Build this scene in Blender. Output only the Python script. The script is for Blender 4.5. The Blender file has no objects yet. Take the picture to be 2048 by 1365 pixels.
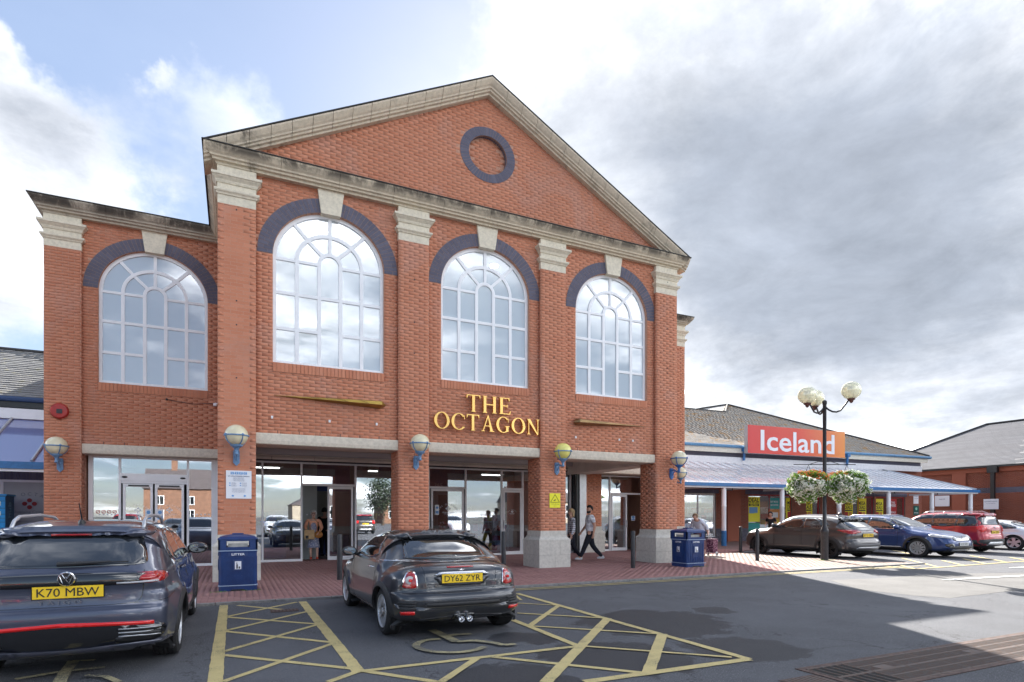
import bpy, math, random
import numpy as np
from mathutils import Vector, Matrix
from mathutils.bvhtree import BVHTree
from mathutils.geometry import delaunay_2d_cdt
random.seed(7)
R = math.radians
SC = bpy.context.scene
COL = SC.collection
# ------------------------------------------------------------------ camera, sky, sun, exposure
TH = R(25.4); CS, SN = math.cos(TH), math.sin(TH)
F = 1171.0; HZ = 1033.0; HC = 1.45
cam_d = bpy.data.cameras.new('camera'); cam = bpy.data.objects.new('camera', cam_d); COL.objects.link(cam)
cam.location = (0, 0, HC); cam.rotation_euler = (R(90), 0, -TH)
cam_d.sensor_width = 36; cam_d.lens = F*36/2048; cam_d.shift_y = (HZ-682.5)/2048; cam_d.clip_end = 3000; cam_d.clip_start = .05
SC.camera = cam
SC.render.resolution_x = 1024; SC.render.resolution_y = 682
SC.view_settings.view_transform = 'Standard'; SC.view_settings.look = 'None'
SC.view_settings.gamma = 1; SC.view_settings.use_curve_mapping = False
SC.view_settings.exposure = 3.1
SUN_AZ = math.atan2(.43, .90); SUN_EL = R(33)
sd = Vector((math.sin(SUN_AZ)*math.cos(SUN_EL), math.cos(SUN_AZ)*math.cos(SUN_EL), math.sin(SUN_EL)))
sun_d = bpy.data.lights.new('sun', 'SUN'); sun_d.energy = 2.0; sun_d.angle = R(.5); sun_d.color = (1, .95, .88)
sun = bpy.data.objects.new('sun', sun_d); COL.objects.link(sun); sun.rotation_euler = sd.to_track_quat('Z', 'Y').to_euler(); sun.location = (30, 60, 40)

class NT:
    def __init__(s, tree): s.t = tree; s.n = tree.nodes; s.l = tree.links
    def new(s, typ, **kw):
        n = s.n.new(typ)
        for k, v in kw.items():
            if k.startswith('i_'):
                key = k[2:]; key = int(key) if key.isdigit() else key.replace('_', ' ')
                inp = n.inputs[key]
                if hasattr(v, 'is_output') : s.l.new(v, inp)
                else: inp.default_value = v
            else: setattr(n, k, v)
        return n
    def math(s, op, a, b=None, c=None, clamp=False):
        n = s.n.new('ShaderNodeMath'); n.operation = op; n.use_clamp = clamp
        for i, v in enumerate((a, b, c)):
            if v is None: continue
            if hasattr(v, 'is_output'): s.l.new(v, n.inputs[i])
            else: n.inputs[i].default_value = v
        return n.outputs[0]
    def vm(s, op, a, b=None, out=0):
        n = s.n.new('ShaderNodeVectorMath'); n.operation = op
        for i, v in enumerate((a, b)):
            if v is None: continue
            if hasattr(v, 'is_output'): s.l.new(v, n.inputs[i])
            else: n.inputs[i].default_value = v
        return n.outputs[out]
    def mix(s, f, a, b, mode='MIX'):
        n = s.n.new('ShaderNodeMix'); n.data_type = 'RGBA'; n.blend_type = mode
        for i, v in ((0, f), (6, a), (7, b)):
            if hasattr(v, 'is_output'): s.l.new(v, n.inputs[i])
            else: n.inputs[i].default_value = v if i == 0 else (tuple(v)+(1,))[:4]
        return n.outputs[2]
    def noise(s, vec, scale, detail=4, rough=.55, out=0, dist=0):
        n = s.n.new('ShaderNodeTexNoise'); n.inputs['Scale'].default_value = scale
        n.inputs['Detail'].default_value = detail; n.inputs['Roughness'].default_value = rough; n.inputs['Distortion'].default_value = dist
        if vec is not None: s.l.new(vec, n.inputs['Vector'])
        return n.outputs[out]
    def sstep(s, v, lo, hi, a=0., b=1.):
        n = s.n.new('ShaderNodeMapRange'); n.interpolation_type = 'SMOOTHSTEP'
        n.inputs[1].default_value = lo; n.inputs[2].default_value = hi; n.inputs[3].default_value = a; n.inputs[4].default_value = b
        s.l.new(v, n.inputs[0]); return n.outputs[0]
    def ramp(s, v, stops):
        n = s.n.new('ShaderNodeValToRGB'); e = n.color_ramp.elements
        while len(e) < len(stops): e.new(.5)
        for i, (p, c) in enumerate(stops): e[i].position = p; e[i].color = tuple(c)+(1,)
        s.l.new(v, n.inputs[0]); return n.outputs[0]

def pixdir(px, py):
    l = (px-1024)/F; z = (HZ-py)/F
    v = Vector((l*CS+SN, CS-l*SN, z)); v.normalize(); return v

def make_world():
    w = bpy.data.worlds.new('World'); SC.world = w; w.use_nodes = True
    t = NT(w.node_tree); t.n.clear()
    sky = t.new('ShaderNodeTexSky', sky_type='NISHITA', sun_disc=False, sun_elevation=SUN_EL, sun_rotation=SUN_AZ, air_density=1.0, dust_density=.4, ozone_density=1.6)
    tc = t.new('ShaderNodeTexCoord'); d = tc.outputs['Generated']
    sep = t.new('ShaderNodeSeparateXYZ'); t.l.new(d, sep.inputs[0])
    zz = t.math('ADD', t.math('MAXIMUM', sep.outputs[2], 0.0), .16)
    comb = t.new('ShaderNodeCombineXYZ'); t.l.new(t.math('DIVIDE', sep.outputs[0], zz), comb.inputs[0]); t.l.new(t.math('DIVIDE', sep.outputs[1], zz), comb.inputs[1]); t.l.new(t.math('MULTIPLY', sep.outputs[2], 1.2), comb.inputs[2])
    P = comb.outputs[0]
    n1 = t.noise(P, .9, 9, .58, dist=.25); n2 = t.noise(P, 2.6, 8, .6, dist=.3); n3 = t.noise(P, .45, 5, .5)
    # cloud banks: (pixel direction, angular size, coverage, darkness)
    wv = t.vm('SUBTRACT', t.noise(d, 3.2, 7, .62, out=1), (.5,.5,.5)); sc_ = t.new('ShaderNodeVectorMath', operation='SCALE'); t.l.new(wv, sc_.inputs[0]); sc_.inputs['Scale'].default_value = .42; dw = t.vm('ADD', d, sc_.outputs[0])
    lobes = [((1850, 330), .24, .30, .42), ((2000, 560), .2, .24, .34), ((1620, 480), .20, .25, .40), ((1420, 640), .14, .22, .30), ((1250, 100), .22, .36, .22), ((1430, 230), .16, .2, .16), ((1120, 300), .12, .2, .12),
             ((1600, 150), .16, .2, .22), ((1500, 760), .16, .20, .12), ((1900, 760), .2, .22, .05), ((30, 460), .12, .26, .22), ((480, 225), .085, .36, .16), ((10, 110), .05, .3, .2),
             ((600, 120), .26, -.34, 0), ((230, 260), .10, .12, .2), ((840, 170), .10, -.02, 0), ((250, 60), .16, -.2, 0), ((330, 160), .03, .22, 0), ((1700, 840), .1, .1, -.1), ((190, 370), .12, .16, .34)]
    cov = None; dark = None
    for (pp, ang, ca, da) in lobes:
        c = pixdir(*pp)
        dist = t.vm('DISTANCE', dw, tuple(c), out=1)
        g = t.sstep(dist, 0.0, ang*1.9, 1., 0.)
        a = t.math('MULTIPLY', g, ca); cov = a if cov is None else t.math('ADD', cov, a)
        if da:
            b = t.math('MULTIPLY', g, da); dark = b if dark is None else t.math('ADD', dark, b)
    base = t.math('ADD', t.math('MULTIPLY', n1, .75), t.math('MULTIPLY', n2, .30))
    base = t.math('ADD', base, t.math('MULTIPLY', t.math('SUBTRACT', n3, .5), .35))
    c = t.math('ADD', base, cov)
    mask = t.sstep(c, .50, .76)
    # thickness makes bases grey
    thick = t.sstep(t.math('ADD', c, t.math('MULTIPLY', t.math('SUBTRACT', n2, .5), .5)), .62, 1.05)
    n4 = t.noise(P, 1.15, 9, .62, dist=.35)
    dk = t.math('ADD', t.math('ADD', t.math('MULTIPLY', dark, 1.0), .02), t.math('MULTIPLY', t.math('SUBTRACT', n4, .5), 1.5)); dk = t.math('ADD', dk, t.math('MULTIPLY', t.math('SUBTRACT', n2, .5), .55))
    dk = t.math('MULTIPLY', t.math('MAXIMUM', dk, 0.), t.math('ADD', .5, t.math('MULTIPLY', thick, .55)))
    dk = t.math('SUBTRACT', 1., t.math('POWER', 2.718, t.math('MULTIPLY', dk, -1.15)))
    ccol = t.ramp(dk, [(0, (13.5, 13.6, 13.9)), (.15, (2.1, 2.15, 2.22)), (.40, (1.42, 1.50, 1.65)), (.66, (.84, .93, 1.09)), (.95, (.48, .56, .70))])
    n6 = t.noise(P, 3.4, 9, .66, dist=.3); vr = t.math('ADD', .62, t.math('MULTIPLY', n6, .76)); vc = t.new('ShaderNodeCombineXYZ'); [t.l.new(vr, vc.inputs[i]) for i in range(3)]; ccol = t.mix(1., ccol, vc.outputs[0], 'MULTIPLY')
    skyc = t.mix(1.0, sky.outputs[0], (1.0, .98, .98), 'MULTIPLY')
    # thin veil of high cloud whitens the blue
    veil = t.sstep(t.noise(P, 1.3, 6, .6), .3, .8, .25, .6)
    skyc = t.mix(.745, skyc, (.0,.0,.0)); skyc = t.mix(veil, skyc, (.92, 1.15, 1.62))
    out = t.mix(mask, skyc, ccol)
    # below the horizon
    out = t.mix(t.sstep(sep.outputs[2], -.02, .0), (1.2, 1.2, 1.2), out)
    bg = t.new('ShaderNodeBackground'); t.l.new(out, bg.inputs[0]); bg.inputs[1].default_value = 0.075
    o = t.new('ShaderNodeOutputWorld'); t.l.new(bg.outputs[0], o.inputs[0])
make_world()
SC.render.engine = 'CYCLES'

# ------------------------------------------------------------------ helpers
def G(px, py, Z=0.):
    d = F*(HC-Z)/(py-HZ); l = (px-1024)/F*d
    return Vector((l*CS+d*SN, d*CS-l*SN, Z))
def WP(px, py, Y):
    t = (px-1024)/F; d = Y/(CS-t*SN); l = t*d
    return Vector((l*CS+d*SN, Y, HC+(HZ-py)/F*d))
def depth(p): return p[0]*SN+p[1]*CS

class MB:
    def __init__(s): s.v = []; s.f = []; s.m = []
    def add(s, vs, fs, mi=0):
        o = len(s.v); s.v.extend([tuple(v) for v in vs]); s.f.extend([tuple(i+o for i in f) for f in fs]); s.m.extend([mi]*len(fs)); return s
    def box(s, x0, y0, z0, x1, y1, z1, mi=0):
        return s.add([(x0,y0,z0),(x1,y0,z0),(x1,y1,z0),(x0,y1,z0),(x0,y0,z1),(x1,y0,z1),(x1,y1,z1),(x0,y1,z1)],
                     [(0,3,2,1),(4,5,6,7),(0,1,5,4),(1,2,6,5),(2,3,7,6),(3,0,4,7)], mi)
    def prism(s, poly, ax, a, b, mi=0):
        # poly of 2D points; ax: 'x' -> (y,z) extruded along x ; 'y' -> (x,z) ; 'z' -> (x,y)
        n = len(poly)
        def P(p, h): return (h, p[0], p[1]) if ax == 'x' else ((p[0], h, p[1]) if ax == 'y' else (p[0], p[1], h))
        vs = [P(p, a) for p in poly]+[P(p, b) for p in poly]
        fs = [tuple(range(n)), tuple(range(2*n-1, n-1, -1))]+[(i, i+n, (i+1) % n+n, (i+1) % n) for i in range(n)]
        ar = sum(poly[i][0]*poly[(i+1) % n][1]-poly[(i+1) % n][0]*poly[i][1] for i in range(n))
        flip = (ar > 0) != (b < a)
        if ax == 'y': flip = not flip
        if flip: fs = [tuple(reversed(f)) for f in fs]
        return s.add(vs, fs, mi)
    def tube(s, pts, r, n=8, mi=0, cap=True):
        pts = [Vector(p) for p in pts]; rs = r if isinstance(r, (list, tuple)) else [r]*len(pts)
        vs = []; up = None
        for i, p in enumerate(pts):
            t = (pts[min(i+1, len(pts)-1)]-pts[max(i-1, 0)]).normalized()
            if up is None: up = Vector((0,0,1)) if abs(t.z) < .9 else Vector((1,0,0))
            a = t.cross(up).normalized(); b = t.cross(a).normalized(); up = -b
            for k in range(n):
                an = 2*math.pi*k/n; vs.append(p+(a*math.cos(an)+b*math.sin(an))*rs[i])
        fs = [(i*n+k, i*n+(k+1) % n, (i+1)*n+(k+1) % n, (i+1)*n+k) for i in range(len(pts)-1) for k in range(n)]
        if cap: fs += [tuple(range(n-1, -1, -1)), tuple((len(pts)-1)*n+k for k in range(n))]
        return s.add(vs, fs, mi)
    def lathe(s, prof, c=(0,0,0), n=20, mi=0, sx=1., sy=1., axis='z', cap=True):
        vs = []
        for r, z in prof:
            for k in range(n):
                a = 2*math.pi*k/n; p = (r*math.cos(a)*sx, r*math.sin(a)*sy, z)
                if axis == 'x': p = (p[2], p[0], p[1])
                if axis == 'y': p = (p[0], p[2], p[1])
                vs.append((p[0]+c[0], p[1]+c[1], p[2]+c[2]))
        fs = [(i*n+k, i*n+(k+1) % n, (i+1)*n+(k+1) % n, (i+1)*n+k) for i in range(len(prof)-1) for k in range(n)]
        if cap and prof[0][0] > 1e-4: fs.append(tuple(range(n-1, -1, -1)))
        if cap and prof[-1][0] > 1e-4: fs.append(tuple((len(prof)-1)*n+k for k in range(n)))
        if axis == 'y': fs = [tuple(reversed(f)) for f in fs]
        return s.add(vs, fs, mi)
    def ball(s, c, rx, ry=None, rz=None, n=16, m=10, mi=0):
        ry = rx if ry is None else ry; rz = rx if rz is None else rz
        prof = [(max(1e-5, math.sin(math.pi*i/m)), -math.cos(math.pi*i/m)) for i in range(m+1)]
        vs = []
        for r, z in prof:
            for k in range(n):
                a = 2*math.pi*k/n; vs.append((c[0]+r*math.cos(a)*rx, c[1]+r*math.sin(a)*ry, c[2]+z*rz))
        fs = [(i*n+k, i*n+(k+1) % n, (i+1)*n+(k+1) % n, (i+1)*n+k) for i in range(m) for k in range(n)]
        return s.add(vs, fs, mi)
    def sweep(s, prof, path, n_out, mi=0, closed_prof=True):
        # prof: list of (out, z); path: list of points (x,y,z base); n_out: outward dir at each path point
        k = len(prof); vs = []
        for p, o in zip(path, n_out):
            for a, b in prof: vs.append((p[0]+o[0]*a, p[1]+o[1]*a, p[2]+b))
        fs = []
        for i in range(len(path)-1):
            for j in range(k if closed_prof else k-1):
                fs.append((i*k+j, i*k+(j+1) % k, (i+1)*k+(j+1) % k, (i+1)*k+j))
        if closed_prof: fs += [tuple(range(k-1, -1, -1)), tuple((len(path)-1)*k+j for j in range(k))]
        return s.add(vs, fs, mi)
    def xform(s, M):
        s.v = [tuple(M @ Vector(v)) for v in s.v]; return s
    def mesh(s, name, mats, smooth=False):
        me = bpy.data.meshes.new(name); me.from_pydata(s.v, [], s.f)
        mats = mats if isinstance(mats, (list, tuple)) else [mats]
        for m in mats: me.materials.append(m)
        if len(mats) > 1: me.polygons.foreach_set('material_index', s.m)
        if smooth:
            me.polygons.foreach_set('use_smooth', [True]*len(me.polygons))
            if smooth is not True and smooth < 180:
                me.set_sharp_from_angle(angle=R(smooth))
        me.update(); return me
    def build(s, name, mats, parent=None, smooth=False, **kw):
        return link(name, s.mesh(name, mats, smooth), parent, **kw)

def link(name, me, parent=None, kind=None, label=None):
    o = bpy.data.objects.new(name, me); COL.objects.link(o)
    if parent is not None: o.parent = parent
    if kind: o['kind'] = kind
    if label: o['label'] = label
    return o
def thing(name, label, cat, loc=(0,0,0), rz=0, group=None):
    o = bpy.data.objects.new(name, None); COL.objects.link(o); o.location = loc; o.rotation_euler = (0,0,rz); o.empty_display_size = .2
    o['label'] = label; o['category'] = cat
    if group: o['group'] = group
    return o
def tag(o, label, cat, group=None):
    o['label'] = label; o['category'] = cat
    if group: o['group'] = group
    return o
def copy_tree(o, parent=None):
    c = o.copy(); COL.objects.link(c)
    if parent is not None: c.parent = parent
    for ch in list(o.children): copy_tree(ch, c)
    return c

UNIT = None
def pieces(items, name, m, parent, limit=300, stuffname=None):
    """items: (origin, rotz, sx, sy, sz, tilt) boxes centred on origin; the ones showing largest are objects, the rest one stuff mesh"""
    global UNIT
    key = 'unit_'+name+m.name
    me = bpy.data.meshes.get(key)
    if me is None:
        b = MB().box(-.5,-.5,-.5,.5,.5,.5); me = b.mesh(key, m)
    def score(it):
        p = it[0]; d = depth(p)
        if d < .5: return -1
        px = 1024+F*(p[0]*CS-p[1]*SN)/d; py = HZ-F*(p[2]-HC)/d
        if not (-20 < px < 2068 and -20 < py < 1385): return -1
        return it[2]*max(it[3], it[4])/d/d
    items = sorted(items, key=score, reverse=True)
    big = [it for it in items[:limit] if score(it) > 0]; rest = items[len(big):]
    for it in big:
        o = bpy.data.objects.new(name, me); COL.objects.link(o); o.parent = parent
        o.location = it[0]; o.rotation_euler = (it[5], 0, it[1]); o.scale = (it[2], it[3], it[4])
    if rest:
        n = len(rest)
        P = np.array([tuple(it[0]) for it in rest]); rz = np.array([it[1] for it in rest]); S = np.array([it[2:5] for it in rest]); tl = np.array([it[5] for it in rest])
        c = np.array([(-.5,-.5,-.5),(.5,-.5,-.5),(.5,.5,-.5),(-.5,.5,-.5),(-.5,-.5,.5),(.5,-.5,.5),(.5,.5,.5),(-.5,.5,.5)])
        V = c[None]*S[:, None]
        ct, st = np.cos(tl)[:, None], np.sin(tl)[:, None]
        y = V[..., 1]*ct-V[..., 2]*st; z = V[..., 1]*st+V[..., 2]*ct; x = V[..., 0]
        cz, sz = np.cos(rz)[:, None], np.sin(rz)[:, None]
        V = np.stack([x*cz-y*sz, x*sz+y*cz, z], -1)+P[:, None]
        f = np.array([(0,3,2,1),(4,5,6,7),(0,1,5,4),(1,2,6,5),(2,3,7,6),(3,0,4,7)])
        Fc = (f[None]+(np.arange(n)*8)[:, None, None]).reshape(-1, 4)
        me2 = bpy.data.meshes.new(name+'_field')
        me2.vertices.add(n*8); me2.vertices.foreach_set('co', V.reshape(-1))
        me2.loops.add(len(Fc)*4); me2.loops.foreach_set('vertex_index', Fc.reshape(-1).astype(np.int32))
        me2.polygons.add(len(Fc)); me2.polygons.foreach_set('loop_start', np.arange(len(Fc), dtype=np.int32)*4)
        me2.polygons.foreach_set('loop_total', np.full(len(Fc), 4, dtype=np.int32))
        me2.materials.append(m); me2.update(calc_edges=True); me2.validate()
        link(stuffname or name, me2, parent, kind='stuff')

# ------------------------------------------------------------------ materials
MATS = {}
def mat(name, col, rough=.6, metal=0., noise=0., nscale=8., bump=0., bscale=60., spec=.5, coat=0., emit=0., island=0., col2=None, coords='Object', sheen=0, big=0.):
    if name in MATS: return MATS[name]
    m = bpy.data.materials.new(name); MATS[name] = m; m.use_nodes = True
    t = NT(m.node_tree); b = m.node_tree.nodes['Principled BSDF']
    b.inputs['Roughness'].default_value = rough; b.inputs['Metallic'].default_value = metal
    b.inputs['Specular IOR Level'].default_value = spec; b.inputs['Coat Weight'].default_value = coat; b.inputs['Coat Roughness'].default_value = .03
    geo = t.new('ShaderNodeNewGeometry'); tc = t.new('ShaderNodeTexCoord')
    vec = geo.outputs['Position'] if coords == 'World' else tc.outputs['Object']
    c = None
    base = tuple(col)+(1,)
    if noise > 0 or col2:
        n = t.noise(vec, nscale, 6, .6)
        c2 = col2 if col2 else tuple(min(1, x*(1-noise)) for x in col)
        c = t.mix(t.sstep(n, .35, .65), base, c2)
    if big > 0:
        n = t.noise(vec, nscale*.12, 4, .6)
        c = t.mix(t.sstep(n, .3, .7, 0, big), c if c is not None else base, tuple(x*.45 for x in col))
    if island > 0:
        oi = t.new('ShaderNodeObjectInfo')
        r = t.math('FRACT', t.math('ADD', geo.outputs['Random Per Island'], oi.outputs['Random']))
        k = t.math('ADD', 1-island, t.math('MULTIPLY', r, 2*island))
        cc = t.new('ShaderNodeCombineXYZ'); [t.l.new(k, cc.inputs[i]) for i in range(3)]
        c = t.mix(1., c if c is not None else base, cc.outputs[0], 'MULTIPLY')
    if c is not None: t.l.new(c, b.inputs['Base Color'])
    else: b.inputs['Base Color'].default_value = base
    if bump > 0:
        bn = t.new('ShaderNodeBump'); bn.inputs['Strength'].default_value = bump; bn.inputs['Distance'].default_value = .01
        t.l.new(t.noise(vec, bscale, 5, .6), bn.inputs['Height']); t.l.new(bn.outputs[0], b.inputs['Normal'])
    if emit > 0:
        b.inputs['Emission Color'].default_value = base; b.inputs['Emission Strength'].default_value = emit
    return m

def brick_mat(name, tones, big=.3, bloom=0.):
    m = bpy.data.materials.new(name); MATS[name] = m; m.use_nodes = True
    t = NT(m.node_tree); b = m.node_tree.nodes['Principled BSDF']; b.inputs['Roughness'].default_value = .85; b.inputs['Specular IOR Level'].default_value = .25
    geo = t.new('ShaderNodeNewGeometry'); oi = t.new('ShaderNodeObjectInfo'); pos = geo.outputs['Position']
    mean = [sum(c[k] for c in tones)/len(tones) for k in range(3)]; tones = [tuple(mean[k]+(c[k]-mean[k])*.42 for k in range(3)) for c in tones]
    r = t.math('FRACT', t.math('ADD', geo.outputs['Random Per Island'], oi.outputs['Random']))
    c = t.ramp(r, [(i/(len(tones)-1), c) for i, c in enumerate(tones)])
    n = t.noise(pos, 45, 5, .65); c = t.mix(t.sstep(n, .3, .75, 0, .12), c, tuple(x*.55 for x in tones[0]))
    n2 = t.noise(pos, .8, 5, .6); c = t.mix(t.sstep(n2, .42, .72, 0, big), c, tuple(x*.6 for x in tones[-1]))
    if bloom:
        n3 = t.noise(pos, .55, 6, .7, dist=.6); c = t.mix(t.sstep(n3, .5, .66, 0, bloom), c, (.52, .30, .24))
    t.l.new(c, b.inputs['Base Color'])
    bn = t.new('ShaderNodeBump'); bn.inputs['Strength'].default_value = .35; bn.inputs['Distance'].default_value = .006
    t.l.new(t.noise(pos, 120, 4, .7), bn.inputs['Height']); t.l.new(bn.outputs[0], b.inputs['Normal'])
    return m

M_brick = brick_mat('red_brick', [(.56,.215,.125), (.61,.26,.155), (.49,.17,.095), (.58,.235,.135), (.64,.29,.185), (.56,.22,.125)], .25, .4)
M_brick2 = brick_mat('brown_red_brick', [(.32,.10,.06), (.38,.135,.085), (.27,.085,.055), (.36,.12,.075)], .3)
M_blue = brick_mat('blue_engineering_brick', [(.11,.11,.15), (.15,.15,.20), (.095,.095,.13), (.19,.18,.23)], .2)
M_mortar = mat('mortar', (.58,.31,.215), .95, noise=.25, nscale=30, coords='World')
M_mortar_d = mat('mortar_grey', (.30,.25,.22), .95, noise=.3, nscale=30, coords='World')
M_mortar_b = mat('mortar_blue_brick', (.34,.22,.18), .95, noise=.3, nscale=30, coords='World')

def stone_mat(name, col, soot, zb=None):
    m = bpy.data.materials.new(name); MATS[name] = m; m.use_nodes = True
    t = NT(m.node_tree); b = m.node_tree.nodes['Principled BSDF']; b.inputs['Roughness'].default_value = .85; b.inputs['Specular IOR Level'].default_value = .2
    geo = t.new('ShaderNodeNewGeometry'); pos = geo.outputs['Position']
    mp = t.new('ShaderNodeMapping'); mp.inputs['Scale'].default_value = (1.1, 1.1, .35); t.l.new(pos, mp.inputs[0])
    n = t.noise(pos, 14, 7, .65); c = t.mix(t.sstep(n, .35, .7, 0, .5), col, tuple(x*.62 for x in col))
    n2 = t.noise(mp.outputs[0], 1.5, 8, .72, dist=.4); s = t.sstep(n2, .54, .74, 0, soot)
    if zb:
        sp_ = t.new('ShaderNodeSeparateXYZ'); t.l.new(pos, sp_.inputs[0]); hz_ = t.sstep(sp_.outputs[2], zb[0], zb[1]); s = t.math('MAXIMUM', s, t.math('MULTIPLY', t.math('MULTIPLY', hz_, t.sstep(n2, .36, .56)), zb[2]))
    c = t.mix(s, c, (.06,.052,.045))
    n3 = t.noise(pos, 60, 4, .7); c = t.mix(t.sstep(n3, .55, .75, 0, .3), c, (.18,.15,.12))
    t.l.new(c, b.inputs['Base Color'])
    bn = t.new('ShaderNodeBump'); bn.inputs['Strength'].default_value = .3; bn.inputs['Distance'].default_value = .01
    t.l.new(t.noise(pos, 70, 5, .7), bn.inputs['Height']); t.l.new(bn.outputs[0], b.inputs['Normal'])
    return m
M_cornice = stone_mat('weathered_stone', (.66,.57,.44), .8)
M_corn_h = stone_mat('sooty_stone', (.66,.57,.43), .7, (9.19, 9.36, .85))
M_corn_w = stone_mat('dark_sooty_stone', (.50,.44,.35), .9, (9.15, 9.30, .95))
M_stone = stone_mat('cream_stone', (.76,.69,.55), .08)
M_plinth = stone_mat('plinth_stone', (.60,.57,.51), .2)
M_lintel = stone_mat('lintel_stone', (.70,.63,.52), .05)
M_white = mat('white_frame', (.86,.87,.89), .35, noise=.06, nscale=3)
M_alu = mat('brushed_aluminium', (.55,.56,.58), .35, metal=.6, noise=.1)
M_black = mat('black_paint', (.02,.021,.024), .35, noise=.3, nscale=10)
M_dark = mat('dark_interior', (.05,.05,.055), .8)
M_ibeam = mat('soffit_panel', (.76,.69,.60), .8, noise=.12, nscale=2, coords='World')
M_lead = mat('roof_edge_lead', (.05,.048,.047), .7, noise=.4, nscale=12)
M_bluepaint = mat('blue_gutter_paint', (.03,.17,.42), .4, noise=.2, nscale=9, coords='World')

def petal_mat(name, col, f=.5, island=.2):
    m = mat(name, col, .7, island=island); t = NT(m.node_tree); b = m.node_tree.nodes['Principled BSDF']; o = m.node_tree.nodes['Material Output']
    tl = t.new('ShaderNodeBsdfTranslucent'); tl.inputs['Color'].default_value = tuple(col)+(1,); mx = t.new('ShaderNodeMixShader'); mx.inputs[0].default_value = f
    t.l.new(b.outputs[0], mx.inputs[1]); t.l.new(tl.outputs[0], mx.inputs[2]); t.l.new(mx.outputs[0], o.inputs[0]); return m
def glass_mat(name, tint=(.9,.95,1.), refl=.45, body=(0,0,0), bodyf=0., trans=False, rough=.004):
    m = bpy.data.materials.new(name); MATS[name] = m; m.use_nodes = True
    t = NT(m.node_tree); t.n.clear()
    gl = t.new('ShaderNodeBsdfGlossy'); gl.inputs['Roughness'].default_value = rough; gl.inputs['Color'].default_value = (.95,.97,1,1)
    geo = t.new('ShaderNodeNewGeometry')
    bn = t.new('ShaderNodeBump'); bn.inputs['Strength'].default_value = .03; bn.inputs['Distance'].default_value = .02
    t.l.new(t.noise(geo.outputs['Position'], .9, 2, .4), bn.inputs['Height']); t.l.new(bn.outputs[0], gl.inputs['Normal'])
    tr = t.new('ShaderNodeBsdfTransparent'); tr.inputs['Color'].default_value = tuple(tint)+(1,)
    base = tr.outputs[0]
    if bodyf > 0:
        df = t.new('ShaderNodeBsdfDiffuse'); df.inputs['Color'].default_value = tuple(body)+(1,)
        if trans:
            tl = t.new('ShaderNodeBsdfTranslucent'); tl.inputs['Color'].default_value = tuple(body)+(1,); ad = t.new('ShaderNodeMixShader'); ad.inputs[0].default_value = .2; t.l.new(df.outputs[0], ad.inputs[1]); t.l.new(tl.outputs[0], ad.inputs[2]); df = ad
        mx = t.new('ShaderNodeMixShader'); mx.inputs[0].default_value = bodyf; t.l.new(base, mx.inputs[1]); t.l.new(df.outputs[0], mx.inputs[2]); base = mx.outputs[0]
    fr = t.new('ShaderNodeLayerWeight'); fr.inputs['Blend'].default_value = .25
    fac = t.math('ADD', refl, t.math('MULTIPLY', fr.outputs['Fresnel'], .6), clamp=True)
    mx = t.new('ShaderNodeMixShader'); t.l.new(fac, mx.inputs[0]); t.l.new(base, mx.inputs[1]); t.l.new(gl.outputs[0], mx.inputs[2])
    o = t.new('ShaderNodeOutputMaterial'); t.l.new(mx.outputs[0], o.inputs[0]); return m
M_canopy_b = glass_mat('blue_canopy_sheet', tint=(.55,.6,.9), refl=.22, body=(.42,.48,.85), bodyf=.7, trans=True, rough=.05)
M_glass = glass_mat('shop_glass', refl=.32)
M_wglass = glass_mat('window_glass', refl=.20, body=(.70,.78,.81), bodyf=.66)
M_canopy = glass_mat('canopy_sheet', tint=(.9,.92,.95), refl=.34, body=(.95,.96,.98), bodyf=.9, trans=True, rough=.08)
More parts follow.
